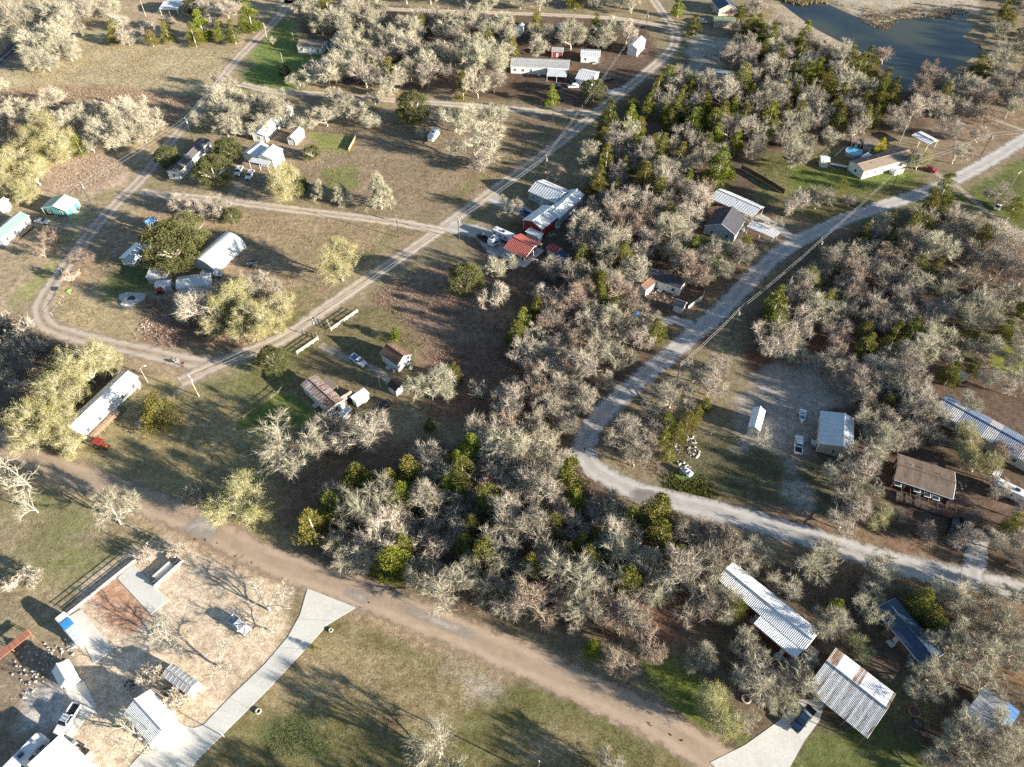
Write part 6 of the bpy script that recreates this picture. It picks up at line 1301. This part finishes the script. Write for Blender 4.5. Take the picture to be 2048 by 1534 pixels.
# far right yard
T_(BU, 1935, 878, 70, 'yellowish bare tree in front of the long grey trailer'); T_(BU, 1958, 925, 74, 'yellow green tree beside the flat grey sheet roof'); T_('red', 2015, 905, 56, 'brown twiggy tree in front of the long grey trailer'); T_(LI, 1940, 805, 50, 'thin grey tree over the end of the long trailer'); T_(B, 1995, 975, 52, 'bare tree beside the large motor home')
T_('thin', 1525, 873, 54, 'thin white tree in front of the rounded shelter'); T_(BU, 1760, 1035, 60, 'yellow tinted tree behind the gravel verge', hf=.8); T_('red', 1858, 1065, 52, 'tan leafed bare tree by the gravel drive'); T_(B, 1795, 1030, 40, 'thin bare tree above the gravel verge')
many('cedar', 'olive cedar in the row beside the bend yard', 'cedars beside the bend yard', [(1340, 905, 36), (1375, 840, 44), (1358, 862, 40), (1412, 808, 30), (1335, 840, 40), (1330, 870, 36), (1395, 825, 34)])
many(B, 'bare tree on the inner side of the gravel bend', 'trees inside the gravel bend', [(1250, 870, 84), (1285, 890, 64), (1310, 850, 56), (1270, 920, 50), (1345, 790, 84), (1420, 770, 70), (1390, 745, 60), (1300, 815, 50), (1440, 730, 56)])
# lower right singles
T_(CE, 1470, 1215, 64, 'large olive cedar against the dark walled mobile home', hf=1.1); T_('lime', 1186, 1292, 46, 'bright green cedar above the dirt road'); T_(BU, 1430, 1425, 104, 'pale bare tree in the green verge corner', hf=.8); T_(LI, 1400, 1318, 66, 'grey bare tree at the green patch'); T_(LI, 1495, 1440, 54, 'small bare tree beside the pale forecourt')
many(LI, 'grey bare tree crowding the left of the tin barn', 'trees left of the tin barn', [(1530, 1350, 104), (1590, 1370, 92), (1500, 1290, 70), (1560, 1400, 70), (1610, 1330, 60)])
many(LI, 'bare tree along the shaded south side of the gravel road', 'trees south of the gravel road', [(1620, 1130, 92), (1660, 1110, 66), (1570, 1170, 66), (1660, 1250, 84), (1740, 1215, 66), (1780, 1240, 50), (1770, 1130, 70), (1750, 1170, 56), (1905, 1190, 84), (1940, 1230, 80), (1890, 1280, 84), (1950, 1290, 92), (2010, 1260, 92), (2030, 1310, 70), (1985, 1200, 70), (2040, 1190, 60), (1865, 1350, 92), (1905, 1335, 70), (1840, 1380, 60), (1975, 1370, 84)])
many(LI, 'bare tree around the grey and blue shed', 'trees round the grey and blue shed', [(1960, 1480, 120), (2010, 1460, 84), (1990, 1520, 90), (1920, 1510, 90), (1880, 1540, 70), (2040, 1500, 60)])
many(CE, 'dark cedar around the slate blue cabin', 'cedars round the slate blue cabin', [(1848, 1195, 56), (1862, 1230, 62), (1838, 1215, 50), (1880, 1250, 44)])
T_('lime', 1675, 1212, 40, 'bright cedar behind the blue white trailer'); T_(BU, 1715, 1295, 62, 'yellow green thicket right of the small tan roof', hf=.6)
T_(LI, 875, 1500, 124, 'large pale bare tree on the bottom lawn', hf=.75); T_(LI, 1215, 1535, 72, 'bare treetop at the foot of the bottom lawn')
many(LI, 'tall bare tree past the foot of the bottom lawn', 'trees past the bottom lawn', [(700, 1640, 120), (1010, 1650, 130), (1330, 1640, 110), (560, 1660, 110)])
# sandy yard trees
T_('thin', 330, 1275, 104, 'bare tree with pale branches in the sandy yard', hf=.6); T_('thin', 430, 1320, 108, 'bare tree beside the cargo trailer', hf=.6); T_('thin', 530, 1205, 110, 'bare tree beside the concrete apron', hf=.6); T_('thin', 540, 1255, 80, 'low bare tree behind the covered pickup', hf=.6); T_('thin', 265, 1465, 124, 'bare tree spreading over the white garage', hf=.7); T_('shrub', 300, 1350, 60, 'low pale brush beside the cargo trailer'); T_('shrub', 355, 1398, 56, 'brush heap behind the white garage')
many('shrub', 'dark green bush by the long trough', 'bushes by the trough', [(290, 1112, 40), (350, 1102, 40)]); pass
T_('cedar', 628, 1297, 18, 'tiny round shrub beside the concrete drive', hf=1.0)
# ---- woods: filled with single trees at natural spacing
from collections import defaultdict
def clear_of(X, Y, r):
    for x, y, q in FOOT:
        if (X - x) ** 2 + (Y - y) ** 2 < (q + r) ** 2: return False
    for x, y, q in ROADS:
        if (X - x) ** 2 + (Y - y) ** 2 < (q + r) ** 2: return False
    return True
def wood(poly, n, label, group, mix, wm=(6.5, 9.5), gap=0.62, seed=1, clear=1.2, hmul=1.0):
    r = random.Random(seed); w = [P(x, y, 4.0) for x, y in poly]; px = [p.x for p in w]; py = [p.y for p in w]; k = 0; tries = 0
    pl = [(p.x, p.y) for p in w]
    while k < n and tries < n * 120:
        tries += 1; X = r.uniform(min(px), max(px)); Y = r.uniform(min(py), max(py))
        c = False
        for i in range(len(pl)):
            (ax, ay), (bx, by) = pl[i], pl[(i + 1) % len(pl)]
            if (ay > Y) != (by > Y) and X < (bx - ax) * (Y - ay) / (by - ay) + ax: c = not c
        if not c or not clear_of(X, Y, clear): continue
        kind = r.choices([m[0] for m in mix], [m[1] for m in mix])[0]; wd = r.uniform(*wm) * (.74 if kind in ('cedar', 'lime') else 1)
        if any((X - x) ** 2 + (Y - y) ** 2 < ((q + wd / 2) * gap) ** 2 for x, y, q in PLACED): continue
        hf = {'cedar': 1.4, 'lime': 1.35, 'shrub': .8, 'shrub_red': .8}.get(kind, .92) * hmul
        word = {'cedar': 'olive cedar', 'lime': 'bright green cedar', 'bud': 'yellowish budding tree', 'red': 'reddish bare tree', 'oak': 'leafy evergreen oak', 'shrub': 'leafless shrub', 'shrub_red': 'brown shrub', 'lichen': 'pale lichened bare tree'}.get(kind, 'bare grey tree')
        plant(kind, X, Y, wd, wd * hf * r.uniform(.88, 1.12), word + ' ' + label, word + 's ' + group); k += 1
    return k
MIXC = [('bare', 6), ('lichen', 3.5), ('cedar', 2.4), ('lime', .7), ('red', .5)]; MIXB = [('bare', 6), ('lichen', 3), ('red', 1.5), ('cedar', 1)]; MIXL = [('lichen', 6), ('bare', 2), ('cedar', .6)]
wood([(600, 1090), (660, 985), (760, 950), (900, 900), (1000, 890), (1120, 905), (1160, 985), (1280, 1025), (1480, 1085), (1470, 1150), (1420, 1210), (1340, 1230), (1240, 1210), (1200, 1240), (1020, 1215), (900, 1185), (760, 1140), (640, 1100)], 80, 'in the thicket between dirt road and gravel bend', 'in the central thicket', MIXC, (7.5, 13), .54, 5)
wood([(1180, 1180), (1300, 1180), (1330, 1280), (1250, 1330), (1190, 1270)], 7, 'on the strip above the dirt road', 'above the dirt road', MIXB, (6, 8), .62, 6)
wood([(1020, 640), (1150, 560), (1290, 590), (1330, 690), (1230, 780), (1150, 860), (1130, 900), (1000, 900), (940, 860), (1040, 760)], 48, 'in the russet wood west of the gravel road', 'in the russet wood', [('bare', 5), ('lichen', 2), ('red', 3), ('cedar', .7)], (7, 11.5), .6, 7)
wood([(1170, 420), (1230, 370), (1400, 380), (1410, 450), (1500, 490), (1430, 560), (1300, 530), (1250, 570), (1160, 560), (1130, 470)], 50, 'in the wood between the red barn and grey cottage', 'behind the red barn', MIXB, (7.5, 11.5), .55, 8)
wood([(1190, 260), (1270, 200), (1340, 150), (1440, 155), (1500, 50), (1580, 55), (1640, 74), (1700, 108), (1760, 152), (1815, 200), (1700, 265), (1560, 310), (1480, 300), (1430, 370), (1300, 390), (1180, 390), (1170, 320)], 130, 'in the cedar wood between village road and pond', 'in the pond wood', [('bare', 5), ('lichen', 2.5), ('cedar', 3.6), ('lime', 1.3)], (8, 12.5), .52, 9)
wood([(1500, 660), (1580, 560), (1680, 470), (1860, 410), (1960, 440), (2060, 490), (2080, 640), (1960, 660), (1860, 720), (1740, 730), (1640, 720), (1540, 700), (1490, 720)], 74, 'in the wood east of the gravel road', 'in the east wood', [('bare', 6), ('lichen', 2.5), ('red', 1.5), ('cedar', 2)], (7.5, 12.5), .55, 10)
wood([(1660, 720), (1800, 730), (1860, 780), (1880, 860), (1780, 900), (1740, 1000), (1690, 1040), (1680, 950), (1730, 900), (1720, 800)], 30, 'behind the saltbox cottage', 'behind the saltbox cottage', [('bare', 6), ('red', 1.5), ('lichen', 2), ('cedar', .5)], (6.5, 10), .54, 11)
wood([(1890, 620), (2070, 600), (2080, 800), (1980, 780), (1900, 750)], 12, 'on the clearing past the east wood', 'past the east wood', MIXB, (6, 9), .8, 12)
wood([(595, 5), (740, 25), (1010, 45), (1270, 55), (1250, 110), (1140, 105), (1030, 105), (1000, 190), (900, 190), (790, 180), (700, 170), (680, 60), (600, 55)], 80, 'in the grove between upper lane and far lane', 'in the far grove', MIXL, (10, 14), .5, 13, 1.0)
wood([(600, -10), (1280, -10), (1280, 25), (700, 5)], 16, 'beyond the far lane', 'beyond the far lane', MIXL, (9, 13), .7, 14)
wood([(1835, 205), (1900, 158), (1960, 112), (2060, 50), (2110, 235), (1990, 228), (1900, 220)], 32, 'on the far shore of the pond', 'on the far shore', MIXB, (8, 11), .6, 15)
wood([(1960, 0), (2100, -30), (2100, 60), (1970, 60)], 10, 'beside the pond corner', 'at the pond corner', [('cedar', 3), ('bare', 4)], (8, 11), .6, 16)
wood([(1480, 70), (1540, 10), (1480, -20), (1420, 60)], 5, 'behind the pale brick house', 'behind the brick house', MIXB, (7, 9), .7, 17)
wood([(1930, 1080), (2060, 1020), (2080, 1150), (1980, 1130)], 8, 'right of the gravel drive', 'by the gravel drive', MIXB, (6, 8), .7, 18)
wood([(1490, 1090), (1560, 1100), (1500, 1130), (1440, 1120)], 4, 'at the corner of the gravel road thicket', 'at the thicket corner', MIXC, (6, 8), .6, 19)
wood([(-120, 180), (0, 160), (40, 260), (0, 420), (-120, 420)], 12, 'at the far left grove edge', 'at the left grove edge', [('lichen', 3), ('bud', 3)], (9, 12), .62, 20)
# ---------------------------------------------------------------- undergrowth, weeds, grass: uncountable
def scatter(name, label, poly, n, h, w, m, seed, blades=5, lean=.5, clear=0.2, z=0):
    r = random.Random(seed); W = [P(x, y) for x, y in poly]; pl = [(p.x, p.y) for p in W]
    X = np.random.RandomState(seed).uniform(min(p[0] for p in pl), max(p[0] for p in pl), n * 3); Y = np.random.RandomState(seed + 1).uniform(min(p[1] for p in pl), max(p[1] for p in pl), n * 3)
    sd = sdist(pl, X, Y); ok = sd + 9 * fnoise(X, Y, 9, seed + 5, 3) > np.random.RandomState(seed + 6).uniform(-1.5, 3.5, n * 3)
    dens = fnoise(X, Y, 7, seed + 2, 3) + np.random.RandomState(seed + 3).uniform(-.25, .25, n * 3); ok &= dens > -.08
    if clear is not None and ROADS:
        RA = np.array(ROADS); FA = np.array(FOOT)
        for arr, ex in ((RA, 0.0), (FA, -0.6)):
            sel = np.where(ok)[0]
            for c0 in range(0, len(sel), 4000):
                s = sel[c0:c0 + 4000]; d2 = (X[s][:, None] - arr[:, 0]) ** 2 + (Y[s][:, None] - arr[:, 1]) ** 2
                ok[s] &= ~((d2 < (np.maximum(0.3, arr[:, 2] + ex)) ** 2).any(1))
    ids = np.where(ok)[0][:n]; mb = MB()
    for i in ids:
        s = r.uniform(.5, 1.4); p = Vector((X[i], Y[i], 0))
        for b in range(blades):
            d = Vector((r.gauss(0, lean), r.gauss(0, lean), 1)).normalized(); blade(mb, p + Vector((r.gauss(0, .1), r.gauss(0, .1), -.02)), d, h * s * r.uniform(.6, 1.2), w * r.uniform(.7, 1.3), r)
    me = mb.mesh(name, m, False, False); return tag(link(name, me), label, name.replace('_', ' '), None, 'stuff')
scatter('weeds', 'tall dead weeds on the red brown field', [(740, 590), (880, 520), (1010, 590), (1040, 720), (860, 730), (800, 660)], 4200, .42, .09, 'brush', 1, 4, .6)
scatter('weeds', 'red dead weeds in the clearing by the gravel bend', [(860, 720), (1040, 700), (1150, 780), (1140, 900), (1000, 900), (880, 830)], 3400, .36, .09, 'brush', 2, 4, .7)
scatter('weeds', 'rusty weeds inside the gravel bend', [(1190, 840), (1330, 800), (1400, 900), (1330, 960), (1220, 930)], 2200, .35, .09, 'brush', 3, 4, .7)
scatter('weeds', 'pale tall weeds on the dry field', [(130, 80), (300, 90), (480, 105), (440, 160), (390, 205), (250, 190), (20, 200), (-40, 170)], 6000, .45, .12, 'tuft', 4, 4, .6)
scatter('weeds', 'brown tall weeds below the dry field', [(0, 180), (200, 175), (400, 200), (350, 260), (0, 300)], 4200, .45, .12, 'brush_pale', 5, 4, .6)
scatter('weeds', 'pinkish tall weeds beside the teal cabin', [(90, 320), (180, 305), (255, 325), (245, 368), (180, 388), (90, 388)], 1700, .45, .11, 'brush_pale', 6, 4, .6)
scatter('weeds', 'dark thicket weeds below the tin sheds', [(290, 600), (400, 590), (600, 600), (560, 670), (460, 700), (300, 690)], 2600, .7, .11, 'brush', 7, 5, .6)
scatter('undergrowth', 'twiggy undergrowth in the central thicket', [(600, 1100), (660, 970), (900, 890), (1130, 910), (1280, 1020), (1490, 1090), (1400, 1240), (1200, 1260), (900, 1200)], 5000, .9, .07, 'brush', 8, 5, .7)
scatter('undergrowth', 'twiggy undergrowth in the pond wood', [(1190, 260), (1340, 150), (1500, 60), (1800, 190), (1680, 270), (1480, 310), (1300, 400), (1170, 400)], 4200, 1.0, .09, 'brush', 9, 5, .7)
scatter('undergrowth', 'twiggy undergrowth in the east wood', [(1490, 700), (1600, 530), (1860, 410), (2080, 490), (2080, 660), (1860, 740)], 4600, .9, .08, 'brush', 10, 5, .7)
scatter('undergrowth', 'leaf strewn undergrowth in the russet wood', [(1020, 640), (1160, 420), (1400, 380), (1500, 490), (1330, 680), (1150, 860), (1000, 880)], 5000, .8, .08, 'brush', 11, 5, .7)
scatter('undergrowth', 'brown undergrowth south of the gravel road', [(1490, 1100), (1800, 1150), (2080, 1220), (2080, 1534), (1840, 1500), (1800, 1330), (1640, 1290)], 4200, .55, .06, 'brush', 12, 5, .7)
scatter('undergrowth', 'grey thicket scrub outside the loop bend', [(-60, 640), (60, 640), (180, 700), (280, 745), (120, 860), (-60, 850)], 3000, .9, .08, 'brush', 13, 5, .6)
scatter('grass', 'short olive grass on the bottom lawn', [(655, 1255), (712, 1218), (1000, 1335), (1250, 1440), (1400, 1534), (1400, 1620), (360, 1620), (420, 1520), (560, 1370)], 12000, .16, .05, 'tuft', 14, 3, .7)
scatter('grass', 'green grass tufts on the bottom lawn', [(655, 1255), (712, 1218), (1000, 1335), (1250, 1440), (1400, 1534), (1300, 1620), (500, 1620), (560, 1370)], 7000, .16, .05, 'tuft_green', 15, 3, .7)
scatter('grass', 'dry grass tufts on the lower left lawn', [(-100, 930), (180, 995), (330, 1065), (270, 1130), (150, 1230), (-100, 1280)], 6000, .2, .06, 'tuft', 16, 3, .7)
scatter('grass', 'dry grass tufts beside the white mobile home', [(190, 780), (380, 755), (500, 800), (520, 900), (600, 970), (430, 1030), (200, 930)], 5000, .22, .07, 'tuft', 17, 3, .7)
scatter('grass', 'green grass on the verge of the dirt road', [(1270, 1300), (1360, 1320), (1440, 1400), (1480, 1480), (1400, 1470), (1290, 1370)], 2600, .2, .06, 'tuft_green', 18, 3, .7)
scatter('grass', 'grass tufts on the cottage lot', [(590, 650), (760, 610), (860, 690), (800, 800), (640, 850), (480, 860), (480, 760)], 4500, .2, .07, 'tuft_green', 19, 3, .7)
scatter('ground_ivy', 'flat dark green ivy patch on the bottom lawn', [(535, 1480), (548, 1455), (575, 1452), (590, 1432), (622, 1440), (640, 1462), (665, 1470), (640, 1488), (628, 1508), (590, 1500), (560, 1512)], 700, .22, .10, 'leaf_oak', 30, 4, .9)
scatter('grass', 'dry grass tufts on the brown lawn between the lanes', [(480, 255), (880, 220), (1160, 245), (960, 410), (840, 440), (500, 395)], 9000, .3, .09, 'tuft', 31, 3, .7)
scatter('grass', 'dry grass tufts around the rounded hut lot', [(310, 400), (860, 460), (780, 520), (600, 620), (400, 600), (200, 560), (200, 470)], 7000, .3, .09, 'tuft', 32, 3, .7)
scatter('grass', 'dry grass tufts on the shaded right hand yards', [(1340, 880), (1480, 860), (1700, 960), (1660, 1040), (1330, 990)], 3000, .2, .07, 'tuft', 33, 3, .7)
scatter('grass', 'olive grass tufts on the mobile home lawn', [(1500, 310), (1640, 300), (1860, 350), (1840, 390), (1640, 450), (1520, 400)], 4000, .3, .1, 'tuft_green', 34, 3, .7)
scatter('grass', 'green weeds at the bend yard', [(1345, 945), (1435, 975), (1435, 1002), (1330, 985)], 900, .5, .14, 'tuft_green', 20, 5, .6)
scatter('grass', 'dry grass tufts inside the loop bend', [(105, 590), (250, 540), (310, 640), (280, 700), (130, 655)], 2600, .25, .08, 'tuft', 21, 3, .7)
scatter('reeds', 'pale reeds along the pond shore', [(1650, 0), (1700, 22), (1740, 50), (1770, 60), (1800, 40), (1930, 30), (1940, 8), (1760, 20)], 1500, 1.2, .18, 'tuft', 22, 5, .4, None)
scatter('reeds', 'pale reeds by the sandy bank', [(1560, 0), (1640, -12), (1650, 8), (1590, 16)], 900, 1.6, .2, 'tuft', 23, 5, .4, None)
print('TREES', COUNT, sum(COUNT.values()))
